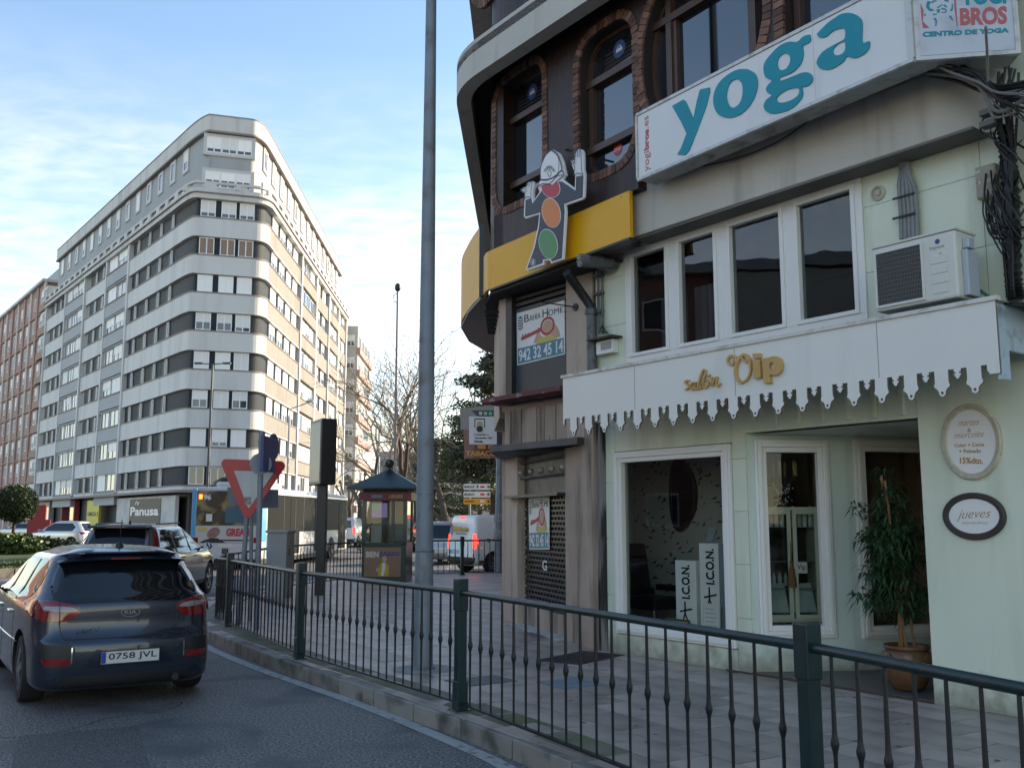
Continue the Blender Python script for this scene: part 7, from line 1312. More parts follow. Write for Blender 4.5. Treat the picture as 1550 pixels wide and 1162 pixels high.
    def wheel(c, x, y, r, tw, s, spokes=5):
        t_ = MB().lathe((x, y, r), [(r * .64, -tw / 2), (r * .95, -tw / 2), (r, -tw / 2 + .02), (r, tw / 2 - .03), (r * .96, tw / 2), (r * .66, tw / 2 + .004), (r * .64, 0)], 32, (s, 0, 0)).build('wheel', TYRE, c.root, smooth=True, local=True)
        m = MB().lathe((x, y, r), [(r * .66, .0), (r * .66, tw / 2 - .002), (r * .60, tw / 2 - .005), (r * .58, .02), (.02, .02)], 28, (s, 0, 0)); xo = x + s * (tw / 2 - .015)
        for i in range(spokes):
            a = i * 2 * math.pi / spokes + .3
            for da in (-.16, .16):
                p0 = Vector((xo + s * .01, y + .05 * math.cos(a), r + .05 * math.sin(a))); p1 = Vector((xo, y + r * .61 * math.cos(a + da), r + r * .61 * math.sin(a + da))); q = (p1 - p0).cross(Vector((1, 0, 0))).normalized() * .017; d = Vector((s * .012, 0, 0)); m.hexa([p0 - q, p1 - q, p1 + q, p0 + q, p0 - q + d, p1 - q + d, p1 + q + d, p0 + q + d])
        m.lathe((xo, y, r), [(.06, -.02), (.06, .012), (.03, .016)], 12, (s, 0, 0)); m.build('rim', RIM, t_, smooth=True, local=True); 
    def plate(c, txt, z, w_=.52, h=.11, yoff=.02, x=0):
        y = c.rear(x, z + h / 2) - yoff; pl = MB().box(x - w_ / 2, x + w_ / 2, y, y + .03, z, z + h).build('number_plate', PLATE, c.root, local=True); f = LF((0, y, 0), (1, 0, 0), (0, -1, 0)); MB().fb(f, x - w_ / 2 + .003, x - w_ / 2 + .042, z + .004, z + h - .004, 0, .0015).build('plate_band', PBL, pl, local=True)
        if txt: text_box('plate_number', txt, f, x - w_ / 2 + .065, x + w_ / 2 - .02, z + .018, z + h - .018, 0, .002, INK, pl, local=True, bold=.012)
        m = MB(); 
        for a, b, d, e in ((x - w_ / 2 - .006, x + w_ / 2 + .006, z - .006, z), (x - w_ / 2 - .006, x + w_ / 2 + .006, z + h, z + h + .006), (x - w_ / 2 - .006, x - w_ / 2, z, z + h), (x + w_ / 2, x + w_ / 2 + .006, z, z + h)): m.box(a, b, y - .003, y + .03, d, e)
        m.build('plate_holder', BPL, pl, local=True)
    def mirror(c, y, z, s, paint):
        x = s * c.side(y, z); MB().ell((x + s * .15, y, z + .05), .12, .06, .085, 12, 8).build('wing_mirror', paint, c.root, smooth='all', local=True); MB().box(min(x, x + s * .12), max(x, x + s * .12), y - .02, y + .03, z, z + .04).build('mirror_arm', BPL, c.root, local=True); MB().lathe((x + s * .155, y - .052, z + .05), [(.085, 0), (.08, .006)], 14, (0, -1, 0)).build('mirror_glass', mat('mirror_face', (.5, .55, .6), .02, 1), c.root, local=True)
def paint(name, col, metal=.3): return mat(name, col, .24, metal, coat=1, spec=.5)
# ---- dark blue hatchback in front
HB = paint('hatch_blue', (.020, .031, .050), .45)
LV = [(.17, .80, .10, 4.05, .22, .3), (.22, .865, .03, 4.18, .24, .35), (.34, .880, .005, 4.26, .26, .40), (.50, .885, .0, 4.30, .28, .45), (.60, .888, .012, 4.30, .30, .48), (.655, .888, .055, 4.28, .30, .5), (.74, .888, .085, 4.24, .30, .5), (.86, .885, .09, 4.15, .32, .5), (.93, .872, .095, 3.9, .34, .5), (.985, .850, .12, 3.5, .36, .45), (1.04, .805, .19, 3.25, .34, .4), (1.14, .755, .31, 3.0, .30, .34), (1.24, .708, .43, 2.75, .28, .3), (1.33, .66, .52, 2.5, .26, .26), (1.38, .62, .58, 2.35, .24, .24), (1.405, .56, .50, 2.26, .22, .24), (1.425, .50, .50, 2.18, .2, .22)]
kia = Car('hatchback_car', 'dark blue five-door hatchback seen from behind in the near lane', 'car', (-3.62, 9.35), R(33), LV, 4.31, (.84, 3.49), .315, .21, HB, kb=.10, ct=.13, crown=.055)
c = kia; r = c.root
c.patch('rear_window', [(.965, -.52, .52), (1.0, -.66, .66), (1.10, -.67, .67), (1.2, -.635, .635), (1.30, -.585, .585), (1.345, -.53, .53)], DGL, nc=16, eps=.005)
m = MB(); V = []                                   # roof spoiler over the window
K = 14
for i in range(K + 1):
    t = -1 + 2 * i / K; x = .60 * t; yb = .42 + .06 * t * t; V += [(x, yb, 1.378 - .045 * t * t), (x, yb + .30, 1.424 - .085 * t * t), (x * .98, yb + .01, 1.352 - .03 * t * t), (x * .98, yb + .30, 1.33 - .03 * t * t)]
m.add(V, [f for i in range(K) for f in ((4 * i, 4 * i + 4, 4 * i + 5, 4 * i + 1), (4 * i, 4 * i + 2, 4 * i + 6, 4 * i + 4), (4 * i + 2, 4 * i + 3, 4 * i + 7, 4 * i + 6), (4 * i + 1, 4 * i + 5, 4 * i + 7, 4 * i + 3))] + [(0, 1, 3, 2), (4 * K, 4 * K + 2, 4 * K + 3, 4 * K + 1)]); m.build('roof_spoiler', HB, r, smooth=40, local=True)
MB().box(-.14, .14, .415, .425, 1.352, 1.366).build('brake_light', LRED, r, local=True)
for s in (-1, 1):
    def f(*q): return [(z, min(s * a, s * b), max(s * a, s * b)) for z, a, b in q]
    c.patch('tail_light', f((.80, .60, .72), (.815, .50, .79), (.87, .44, .79), (.93, .45, .785), (.965, .55, .78), (.99, .68, .765)), LRED, nc=14, eps=.012)
    c.patch('light_insert', f((.89, .47, .60), (.90, .46, .74), (.925, .50, .75), (.94, .58, .72)), LCLR, nc=8, eps=.0155)
    c.patch('tail_light_side', [(.83, .38, .50), (.87, .36, .62), (.93, .36, .66), (.97, .38, .60), (.99, .40, .50)], LRED, 'side', s, nc=6, eps=.012)
    c.patch('light_divider', [(z, s * .615 - .003, s * .615 + .003) for z in (.775, .9, 1.0)], BPL, nc=1, eps=.0165)
    c.patch('bumper_recess', f((.40, .50, .74), (.46, .48, .77), (.56, .48, .78), (.60, .53, .76)), BPL, nc=8, eps=.004); c.patch('reflector', f((.415, .53, .73), (.46, .52, .75), (.475, .54, .75)), LRED, nc=6, eps=.010)
    c.patch('chrome_edge', [(z, s * .505 - .006, s * .505 + .006) for z in (.43, .5, .57)], CHR, nc=1, eps=.008)
    c.patch('side_window', [(.945, .95, 3.10), (1.0, .72, 3.0), (1.12, .62, 2.70), (1.25, .68, 2.35), (1.33, .86, 2.1), (1.355, 1.0, 2.0)], DGL, 'side', s, nc=20)
    for y0 in (1.32, 2.12): c.patch('window_pillar', [(.95, y0 - .03, y0 + .03), (1.34, y0 - .05, y0 + .01)], BPL, 'side', s, nc=2, eps=.009)
    c.patch('waist_trim', [(.925, .75, 3.15), (.945, .78, 3.12)], CHR, 'side', s, nc=20, eps=.008)
    for y0 in (1.30, 2.22, 3.18): c.patch('door_seam', [(.30, y0 - .004, y0 + .004), (.6, y0 - .004, y0 + .004), (.92, y0 - .03, y0 - .022)], BPL, 'side', s, nc=1, eps=.002)
    c.patch('side_crease', [(.55, 1.0, 3.3), (.565, 1.0, 3.3)], HB, 'side', s, nc=10, eps=.008)
    for y0 in (1.42, 2.34): MB().box(s * .89 - .02, s * .89 + .02, y0, y0 + .18, .80, .83).build('door_handle', CHR, r, local=True, bev=.008)
    c.mirror(2.86, .95, s, HB)
c.patch('tailgate_seam', [(.635, -.56, .56), (.641, -.57, .57)], BPL, nc=14, eps=.002)
for s in (-1, 1): c.patch('tailgate_seam', [(.64, s * .57 - .004, s * .57 + .004), (.70, s * .60 - .004, s * .60 + .004), (.78, s * .612 - .004, s * .612 + .004)], BPL, nc=1, eps=.002)
c.patch('lower_valance', [(.20, -.62, .62), (.27, -.70, .70), (.31, -.60, .60)], BPL, nc=12, eps=.004)
c.patch('plate_recess', [(.38, -.38, .38), (.395, -.40, .40), (.54, -.30, .30), (.56, -.28, .28)], paint('hatch_blue_recess', (.008, .016, .03), .45), nc=8, eps=.003)
c.plate('0758 JVL', .41)
f = LF((0, c.rear(0, .86) - .004, 0), (1, 0, 0), (0, -1, 0)); text_box('badge', 'KIA', f, -.055, .055, .845, .885, 0, .006, CHR, r, local=True, bold=.01)
m = MB(); m.stroke(f, [(.085 * math.cos(i * .3142), .865 + .042 * math.sin(i * .3142)) for i in range(21)], .006, 0, .006); m.build('badge_ring', CHR, r, local=True)
f = LF((0, c.rear(.42, .73) - .006, 0), (1, .06, 0), (.06, -1, 0)); text_box('badge', "cee'd", f, -.47, -.27, .705, .745, 0, .005, CHR, r, local=True, bold=-.01)
MB().lathe((.42, .10, .245), [(.035, -.12), (.035, .1)], 12, (0, 1, 0)).build('exhaust', BPL, r, local=True); MB().lathe((0, .78, 1.47), [(.045, 0), (.03, .03), (.012, .05), (.005, .055), (.004, .28)], 10, (0, -.25, 1)).build('aerial', BPL, r, smooth=True, local=True)
MB().box(-.7, .7, .5, 3.9, .16, .25).build('underbody', BPL, r, local=True)
# ---- grey suv ahead of it
SP_ = paint('suv_grey', (.17, .16, .15), .6)
LV = [(.24, .84, .12, 4.5, .22, .3), (.32, .92, .03, 4.6, .25, .38), (.5, .935, .0, 4.66, .27, .45), (.68, .945, .03, 4.66, .28, .5), (.85, .945, .06, 4.6, .28, .5), (1.0, .93, .06, 4.35, .28, .5), (1.07, .90, .07, 3.7, .28, .45), (1.15, .855, .12, 3.4, .26, .38), (1.3, .80, .20, 3.05, .25, .3), (1.45, .735, .29, 2.7, .24, .26), (1.56, .68, .35, 2.45, .22, .24), (1.6, .62, .34, 2.35, .2, .22)]
suv = Car('suv_car', 'metallic grey estate-like suv with tall red rear lamps ahead of the hatchback', 'car', (-7.98, 19.4), R(2), LV, 4.67, (.95, 3.75), .37, .25, SP_, kb=.07, ct=.08, crown=.055)
c = suv; r = c.root; c.patch('rear_window', [(1.10, -.66, .66), (1.3, -.64, .64), (1.48, -.60, .60), (1.55, -.55, .55)], DGL, nc=12); MB().hexa([(-.6, .14, 1.56), (.6, .14, 1.56), (.62, .5, 1.58), (-.62, .5, 1.58), (-.58, .16, 1.60), (.58, .16, 1.60), (.58, .5, 1.63), (-.58, .5, 1.63)]).build('roof_spoiler', BPL, r, local=True, bev=.02); MB().box(-.2, .2, .135, .142, 1.57, 1.59).build('brake_light', LRED, r, local=True)
for s in (-1, 1):
    g = lambda *q: [(z, min(s * a, s * b), max(s * a, s * b)) for z, a, b in q]
    c.patch('tail_light', g((.88, .55, .84), (1.0, .62, .84), (1.08, .74, .82), (1.3, .70, .78), (1.48, .645, .70), (1.52, .63, .67)), LRED, nc=5, eps=.012)
    c.patch('side_window', [(1.06, .75, 3.35), (1.15, .55, 3.2), (1.3, .50, 2.85), (1.45, .62, 2.45), (1.53, .8, 2.2)], DGL, 'side', s, nc=16)
    for y0 in (1.25, 2.2): c.patch('window_pillar', [(1.06, y0 - .03, y0 + .05), (1.52, y0 - .05, y0)], BPL, 'side', s, nc=2, eps=.009)
    for y0 in (1.35, 2.3, 3.35): c.patch('door_seam', [(.35, y0 - .005, y0 + .005), (1.05, y0 - .005, y0 + .005)], BPL, 'side', s, nc=1, eps=.002)
    c.patch('sill_cladding', [(.25, 1.4, 3.3), (.38, 1.4, 3.3)], BPL, 'side', s, nc=10); c.mirror(3.0, 1.08, s, SP_); MB().tube([(s * .62, .7, 1.64), (s * .62, 2.2, 1.66)], .018, 6).build('roof_rail', BPL, r, local=True)
    for y0 in (1.45, 2.4): MB().box(s * .95 - .02, s * .95 + .02, y0, y0 + .2, .92, .95).build('door_handle', SP_, r, local=True)
c.plate('', .78); MB().lathe((0, .9, 1.62), [(.05, 0), (.02, .06), (.01, .1)], 8).build('aerial', BPL, r, local=True)
# ---- vans
def van(label, pos, rz, col, Lr, detail=0, hh=1.9, group=None, lit=True, nm='delivery_van', w0=.94):
    P_ = paint('van_' + str(col[0]) + str(hh), col, 0.0); q = hh / 1.9
    LV = [(.25, w0 - .08, .05, Lr - .15, .1, .3), (.35, w0, .0, Lr - .03, .12, .35), (.6, w0 + .01, .0, Lr, .12, .4), (.9, w0 + .01, .02, Lr - .02, .12, .45), (1.1 * q, w0, .03, Lr - .25, .12, .45), (1.18 * q, w0 - .01, .04, Lr - .75, .12, .4), (1.4 * q, w0 - .05, .07, Lr - 1.15, .12, .3), (1.65 * q, w0 - .10, .10, Lr - 1.5, .12, .25), (1.8 * q, w0 - .15, .13, Lr - 1.75, .12, .22), (1.86 * q, w0 - .22, .18, Lr - 1.9, .12, .2)]
    c = Car(nm, label, 'van' if nm != 'passing_car' else 'car', pos, rz, LV, Lr, (.75, Lr - .95), .33, .22, P_, kb=.03, ct=.05, crown=.03, group=group); r = c.root
    for s in (-1, 1):
        g = lambda *k: [(z, min(s * a, s * b), max(s * a, s * b)) for z, a, b in k]
        c.patch('tail_light', g((.80 * q, w0 - .16, w0 - .02), (1.25 * q, w0 - .19, w0 - .05)), LREDON if lit else LRED, nc=4, eps=.012); c.patch('front_side_window', [(1.12 * q, Lr - 2.3, Lr - .95), (1.4 * q, Lr - 2.3, Lr - 1.3), (1.65 * q, Lr - 2.25, Lr - 1.65)], DGL, 'side', s, nc=8); c.mirror(Lr - 1.35, 1.12 * q, s, BPL)
        c.patch('sill_trim', [(.27, .2, Lr - .2), (.42, .2, Lr - .2)], BPL, 'side', s, nc=14); c.patch('door_seam', [(.4, Lr - 2.36, Lr - 2.35), (1.65 * q, Lr - 2.36, Lr - 2.35)], BPL, 'side', s, nc=1, eps=.002)
    c.patch('rear_bumper', [(.27, -w0 + .1, w0 - .1), (.52, -w0 + .06, w0 - .06)], BPL, nc=10, eps=.02); c.patch('rear_door_seam', [(.55, -.006, .006), (1.75 * q, -.006, .006)], BPL, nc=1, eps=.002); c.plate('', .62, yoff=.012, x=-.35 if detail else 0); return c
v = van('white delivery van with yellow lettering, brake lights lit, behind the far railing', (-1.72, 31.9), R(-56), (.80, .80, .78), 4.6, 1); r = v.root
f = LF((0, v.rear(.2, 1.35) - .02, 0), (1, 0, 0), (0, -1, 0)); YV = mat('van_yellow', (.6, .42, .03), .5); text_box('lettering', 'El Llarin', f, -.45, .45, 1.32, 1.50, 0, .01, YV, r, local=True, bold=.04, shear=.05); text_box('lettering', 'Regalos Artesanos', f, -.3, .35, 1.24, 1.29, 0, .008, PBL, r, local=True)
m = MB(); m.fprism(f, [(-.62 + .07 * math.cos(i * .785), 1.36 + .16 * math.sin(i * .785)) for i in range(8)], 0, .008); m.build('emblem', mat('emblem_grey', (.35, .36, .4), .5), r, local=True); MB().fprism(f, [(-.68, 1.48), (-.56, 1.48), (-.56, 1.56), (-.62, 1.60)], 0, .008).build('emblem_cap', PRED, r, local=True)
x = v.side(2.0, 1.3) + .012; f = LF((x, 0, 0), (0, 1, 0), (1, 0, 0)); text_box('phone_number', '942 30 76', f, .45, 1.9, .98, 1.12, 0, .006, PRED, r, local=True, bold=.03); MB().fprism(f, [(1.15 + .16 * math.cos(i * .524), 1.38 + .24 * math.sin(i * .524)) for i in range(12)], 0, .006).build('emblem', MT['emblem_grey'], r, local=True); MB().fprism(f, [(1.0, 1.55), (1.3, 1.55), (1.25, 1.68), (1.1, 1.7)], .006, .01).build('emblem_cap', PRED, r, local=True); MB().box(-.15, .15, v.rear(0, 1.8) - .02, v.rear(0, 1.8), 1.77, 1.82).build('brake_light', LREDON, r, local=True)
v3 = van('white van with lit tail lights queueing between the bus and the kiosk', (-10.6, 60), R(-4), (.58, .58, .58), 4.6, 0, hh=1.85); v3.patch('rear_window', [(1.2, -.65, .65), (1.65, -.6, .6)], DGL, nc=8)
v4 = van('dull olive grey van further along behind the bus', (-13.6, 64), R(-3), (.26, .27, .22), 4.6, 0, hh=1.95, lit=False); v4.patch('rear_window', [(1.2, -.7, .7), (1.7, -.62, .62)], DGL, nc=8)
def small_car(label, pos, rz, col, rearglass=True, h=1.5, lit=False):
    P_ = paint('carpaint_%d_%d' % (col[0] * 1000, col[2] * 1000), col, .4); q = h / 1.5
    LV = [(.2, .80, .10, 4.1, .2, .3), (.35, .87, .0, 4.25, .25, .4), (.6, .885, .0, 4.3, .3, .45), (.85, .88, .06, 4.1, .3, .5), (.97, .85, .08, 3.4, .3, .45), (1.15 * q, .76, .25, 3.0, .28, .35), (1.35 * q, .67, .42, 2.5, .25, .26), (1.45 * q, .58, .48, 2.3, .2, .22)]
    c = Car('passing_car', label, 'car', pos, rz, LV, 4.3, (.82, 3.45), .31, .2, P_, kb=.09, ct=.1, crown=.05)
    c.patch('rear_window', [(1.0, -.6, .6), (1.2 * q, -.62, .62), (1.36 * q, -.54, .54)], DGL, nc=10)
    for s in (-1, 1): c.patch('tail_light', [(z, min(s * a, s * b), max(s * a, s * b)) for z, a, b in ((.8, .5, .85), (.95, .55, .85))], LREDON if lit else LRED, nc=6, eps=.012); c.patch('side_window', [(1.0, .8, 3.1), (1.15 * q, .62, 2.7), (1.36 * q, .9, 2.1)], DGL, 'side', s, nc=12); c.mirror(2.9, .98, s, P_)
    c.plate('', .45); return c
small_car('silver people carrier with dark rear window beside the delivery van', (-2.75, 37.2), R(-8), (.30, .31, .32), h=1.66); small_car('white car parked facing away in the distance left of the direction signs', (-3.8, 60), R(-86), (.5, .5, .5)); small_car('pale silver car half hidden behind the direction signpost', (-1.5, 56), R(80), (.34, .34, .33)); small_car('dark car parked along the far kerb behind the kiosk', (-6.6, 72), R(5), (.05, .05, .055), lit=True)

small_car('white estate car passing behind the roundabout on the left', (-26.0, 60), R(80), (.62, .62, .62), h=1.62); small_car('silver car parked behind the topiary at the far left', (-37.5, 78), R(80), (.4, .41, .42))
# ---- city bus
bus = thing('city_bus', 'white and sky-blue city bus on route 96 with a musical advert on its rear', 'bus', (-10.0, 33.9, 0), R(-4.5)); BW, BL, BH = 1.27, 12.0, 2.86; BWH = mat('bus_white', (.52, .54, .55), .3, coat=.5, dirt=(.35, .35, .35), ds=1.5, dt=(.55, .8)); BBL = mat('bus_blue', (.05, .33, .62), .3, coat=.5); BGL = mat('bus_glass', (.012, .013, .014), .5, spec=.06)
m = MB(); m.box(-BW, BW, .02, BL, .34, BH - .12); m.hexa([(-BW, .02, BH - .12), (BW, .02, BH - .12), (BW, BL, BH - .12), (-BW, BL, BH - .12), (-BW + .12, .12, BH), (BW - .12, .12, BH), (BW - .12, BL - .1, BH), (-BW + .12, BL - .1, BH)]); m.build('body', BWH, bus, local=True, bev=.05)
FBu = LF((0, .0, 0), (1, 0, 0), (0, -1, 0)); 
for s in (-1, 1): MB().box(min(s * BW, s * (BW - .17)) - (.01 if s < 0 else 0), max(s * BW, s * (BW - .17)) + (.01 if s > 0 else 0), -.01, .5, .95, BH - .06).build('blue_corner', BBL, bus, local=True, bev=.03)
MB().fb(FBu, -1.10, 1.10, 1.52, 2.72, -.02, .012).build('rear_window', mat('bus_window_brown', (.10, .065, .04), .15, var=.6, vs=2.2, coat=.5, dirt=(.30, .22, .10), ds=1.6, dt=(.5, .62)), bus, local=True, bev=.01); MB().fb(FBu, -.05, 1.08, 1.60, 2.15, .012, .016).build('clear_glass', mat('bus_blue_glass', (.05, .13, .18), .1, coat=.5), bus, local=True); MB().fb(FBu, -1.1, 1.1, .92, 1.50, -.02, .010).build('advert_panel', mat('advert_white', (.50, .48, .48), .5), bus, local=True)
text_box('route_number', '96', FBu, -.86, -.58, 2.40, 2.60, .012, .02, WST, bus, local=True, bold=.05); o = MB().fb(FBu, -1.02, -.90, 2.44, 2.6, .012, .02).build('marker_lamp', mat('lamp_orange', (.8, .15, .02), .4, emit=(1, .15, .02), es=1.2), bus, local=True)
text_box('advert_title', 'GREASE', FBu, .0, .92, 1.14, 1.42, .010, .018, mat('advert_red', (.45, .06, .08), .5), bus, local=True, bold=.07); MB().fb(FBu, -1.02, -.68, 1.30, 1.46, .010, .014).build('advert_tag', mat('advert_yellow', (.5, .42, .15), .5), bus, local=True); m = MB(); m.fprism(FBu, [(-.95, .92), (-.8, 1.0), (-.55, 1.08), (-.3, 1.08), (-.15, 1.0), (.0, .92)], .010, .014); m.fb(FBu, -.55, .95, .98, 1.03, .014, .017); m.build('advert_dark', INK, bus, local=True); MB().fprism(FBu, [(-.45 + .24 * math.cos(i * .524), 1.26 + .2 * math.sin(i * .524 + .3)) for i in range(12)], .010, .013).build('advert_figure', mat('advert_rose', (.36, .2, .17), .6, var=.5, vs=6), bus, local=True)
MB().fb(FBu, -.74, -.52, 1.66, 1.92, .012, .015).build('notice', WST, bus, local=True); MB().fb(FBu, -1.2, 1.2, .36, .9, -.02, .03).build('rear_bumper', BWH, bus, local=True, bev=.04); MB().fb(FBu, -.25, .27, .78, .89, .03, .04).build('number_plate', PLATE, bus, local=True); MB().box(-1.2, 1.2, .15, 11.8, .18, .36).build('underbody', BPL, bus, local=True); MB().box(-.9, .9, 1.2, 3.2, BH, BH + .22).build('roof_unit', BWH, bus, local=True, bev=.05)
for s in (-1, 1): MB().fb(FBu, min(s * 1.0, s * 1.22), max(s * 1.0, s * 1.22), .92, 1.1, -.02, .02).build('tail_light', LRED, bus, local=True)
for s in (-1, 1):
    MB().box(min(s * BW, s * (BW + .012)), max(s * BW, s * (BW + .012)), .6, BL - .1, 1.25, 2.62).build('side_glazing', BGL, bus, local=True); MB().box(min(s * BW, s * (BW + .014)), max(s * BW, s * (BW + .014)), .55, 3.0, .4, 1.2).build('side_blue', BBL, bus, local=True)
    for y in (3.2, 6.6, 10.4): MB().box(min(s * BW, s * (BW + .02)), max(s * BW, s * (BW + .02)), y, y + 1.2, .42, 2.5).build('door', BGL, bus, local=True); MB().box(min(s * BW, s * (BW + .028)), max(s * BW, s * (BW + .028)), y + .57, y + .63, .42, 2.5).build('door_edge', BPL, bus, local=True)
    for y in (2.4, 4.9, 8.2): MB().box(min(s * BW, s * (BW + .02)), max(s * BW, s * (BW + .02)), y - .03, y + .03, 1.25, 2.62).build('window_pillar', BPL, bus, local=True)
    for y in (3.0, 9.2): MB().lathe((s * (BW - .12), y, .48), [(.48, -.14), (.48, .14)], 20, (s, 0, 0)).build('wheel', TYRE, bus, local=True)
# courier standing behind the van: dark jacket, pale cap
def person(label, x, y, h, cloth, pose):
    r = thing('person', label, 'person', (x, y, 0)); V, E, Rd = pose(h); me = bpy.data.meshes.new('body'); me.from_pydata(V, E, []); o = bpy.data.objects.new('body', me); link(o, r); me.materials.append(cloth); o.modifiers.new('skin', 'SKIN'); s = o.modifiers.new('sub', 'SUBSURF'); s.levels = 1; s.render_levels = 1
    bpy.context.view_layer.update()
    if not me.skin_vertices: return r
    for i, q in enumerate(Rd): me.skin_vertices[0].data[i].radius = (q, q)
    me.skin_vertices[0].data[0].use_root = True; return r
# ================================================================== ROUNDABOUT AND PLANTS
RC = Vector((-28.2, 40.5)); RR = 17.2; GRS = mat('lawn_green', (.055, .085, .018), .8, var=.35, vs=1.5, bump=.5, bs=25)
m = MB(); m.prism([(RC.x + (RR - .3) * math.cos(R(i * 5)), RC.y + (RR - .3) * math.sin(R(i * 5)), .0) for i in range(72)], (0, 0, .22)); lawn = struct('roundabout_island', m, GRS)
kr = tag(thing('roundabout_kerb', None, None, (RC.x, RC.y, 0)), kind='structure')
for i in range(-66, 30):
    a0, a1 = R(i * 2 + .08), R(i * 2 + 1.92); P = [(RC.x + r_ * math.cos(a), RC.y + r_ * math.sin(a)) for r_, a in ((RR - .3, a0), (RR, a0), (RR, a1), (RR - .3, a1))]; MB().hexa([(x, y, 0) for x, y in P] + [(x, y, .26) for x, y in P]).build('kerb_stone', KERB, kr)
rr = random.Random(17); g = MB()
for i in range(22000):
    a = rr.uniform(R(-125), R(-10)); q = RR * rr.uniform(.70, .975); x, y = RC.x + q * math.cos(a), RC.y + q * math.sin(a); h = rr.uniform(.04, .09); b = rr.uniform(0, 3.14); w_ = .02; g.add([(x - w_ * math.cos(b), y - w_ * math.sin(b), .215), (x + w_ * math.cos(b), y + w_ * math.sin(b), .215), (x + rr.uniform(-.03, .03), y + rr.uniform(-.03, .03), .22 + h)], [(0, 1, 2)])
tag(g.build('grass', mat('grass_blade', (.075, .12, .022), .6, var=.3, vs=3), recalc=False), 'short bright green grass on the roundabout island', 'grass', kind='stuff')
LF1 = mat('shrub_leaf', (.06, .12, .022), .5, var=.5, vs=4); LF2 = mat('dark_leaf', (.022, .045, .018), .5, var=.45, vs=3); LF3 = mat('topiary_leaf', (.032, .060, .016), .5, var=.4, vs=6); BARK = mat('bark', (.085, .065, .05), .85, var=.3, vs=3, bump=.4, bs=20); TWIG = mat('winter_twig', (.22, .175, .13), .85, var=.3, vs=.3); CED = mat('cedar_needle', (.085, .105, .055), .6, var=.5, vs=.5)
def leafcloud(mb, c, rx, ry, rz, n, L, w_, rnd, shell=.0):
    for i in range(n):
        while True:
            p = Vector((rnd.uniform(-1, 1), rnd.uniform(-1, 1), rnd.uniform(-1, 1)))
            if shell < p.length < 1: break
        q = Vector(c) + Vector((p.x * rx, p.y * ry, p.z * rz)); d = Vector((rnd.uniform(-1, 1), rnd.uniform(-1, 1), rnd.uniform(-.6, .9))).normalized(); s = d.cross(Vector((rnd.uniform(-1, 1), rnd.uniform(-1, 1), rnd.uniform(-1, 1)))).normalized() * w_; l = L * rnd.uniform(.6, 1.3)
        mb.add([q, q + d * l * .5 + s, q + d * l, q + d * l * .5 - s], [(0, 1, 2, 3)])
for k, (u, v, Y, rx, rz, lb, lf_) in enumerate(((8, 826, 43, 1.0, .46, 'broad leafy bright green shrub at the left edge of the roundabout', LF1), (36, 832, 42.5, .9, .42, 'broad leafy bright green shrub beside the lawn, right of the edge one', LF1), (66, 826, 45, .8, .34, 'darker green low shrub behind the leafy ones', LF2), (92, 828, 46, .8, .26, 'low clipped shrub furthest right on the roundabout', LF2))):
    c = at(u, v, Y); r = thing('roundabout_shrub', lb, 'shrub', (c.x, c.y, .2)); mb = MB(); leafcloud(mb, (c.x, c.y, .2 + rz), rx, .7, rz, 900, .20, .07, rr, .3); tag(mb.build('foliage', lf_, r, recalc=False), kind='stuff'); MB().ell((c.x, c.y, .2 + rz * .8), rx * .75, .5, rz * .7, 10, 6).build('inner_mass', LF2, r)
c = at(24, 762, 44); tp = thing('topiary_tree', 'round clipped topiary tree on a short trunk on the roundabout', 'tree', (c.x, 44, .2)); mb = MB(); leafcloud(mb, c, .95, .9, .88, 5200, .10, .035, rr, .78); tag(mb.build('crown', LF3, tp, recalc=False), kind='stuff'); MB().ell(c, .80, .78, .74, 14, 10).build('crown_core', mat('crown_core', (.012, .02, .008), .9), tp); MB().tube([(c.x + .0, 44, .2), (c.x - .03, 44, 1.0), (c.x, 44, c.z - .5)], [.09, .075, .08], 8).build('trunk', BARK, tp, smooth=True)
def bare_tree(label, x, y, h, seed, spread=1.0, rad=.28, depth=6, lean=0):
    rnd = random.Random(seed); r = thing('bare_tree', label, 'tree', (x, y, 0)); tr_ = MB(); tw = MB()
    def grow(p, d, L, q, k):
        n = 3; P = [p]; 
        for i in range(n):
            d = (d + Vector((rnd.gauss(0, .13), rnd.gauss(0, .13), rnd.gauss(.03, .08)))).normalized(); p = p + d * L / n; P.append(p)
        (tr_ if k <= 1 else tw).tube(P, [q * (1 - .45 * i / n) for i in range(n + 1)], 8 if k <= 1 else (4 if k < 4 else 3), cap=False)
        if k >= depth: return
        nb_ = 3 if k < 2 else rnd.choice((2, 3, 3))
        for i in range(nb_):
            a = rnd.uniform(0, 6.28); t = rnd.uniform(.35, .75) * spread; o = d.orthogonal().normalized(); o2 = d.cross(o); nd = (d * math.cos(t) + (o * math.cos(a) + o2 * math.sin(a)) * math.sin(t)); nd.z += .12; grow(P[-1] if i < 2 else P[rnd.choice((1, 2))], nd.normalized(), L * rnd.uniform(.68, .86), max(q * .58, .011), k + 1)
    grow(Vector((x, y, 0)), Vector((lean, 0, 1)), h * .24, rad, 0); tr_.build('trunk', BARK, r, smooth='all', recalc=False); tw.build('branches', TWIG, r, recalc=False)
bare_tree('bare winter tree spreading wide behind the kiosk', at(598, 800, 58).x, 58, 17, 4, 1.25); bare_tree('bare winter tree left of the thin camera mast', at(560, 800, 72).x, 72, 15, 9, 1.25); bare_tree('taller bare winter tree right of the big lamp post', at(682, 800, 62).x, 62, 18, 12, 1.25); bare_tree('small bare tree in front of the pale distant building', at(622, 800, 88).x, 88, 17, 23, 1.1); bare_tree('thin bare tree near the corner building', at(722, 800, 80).x, 80, 19, 31, 1.2)
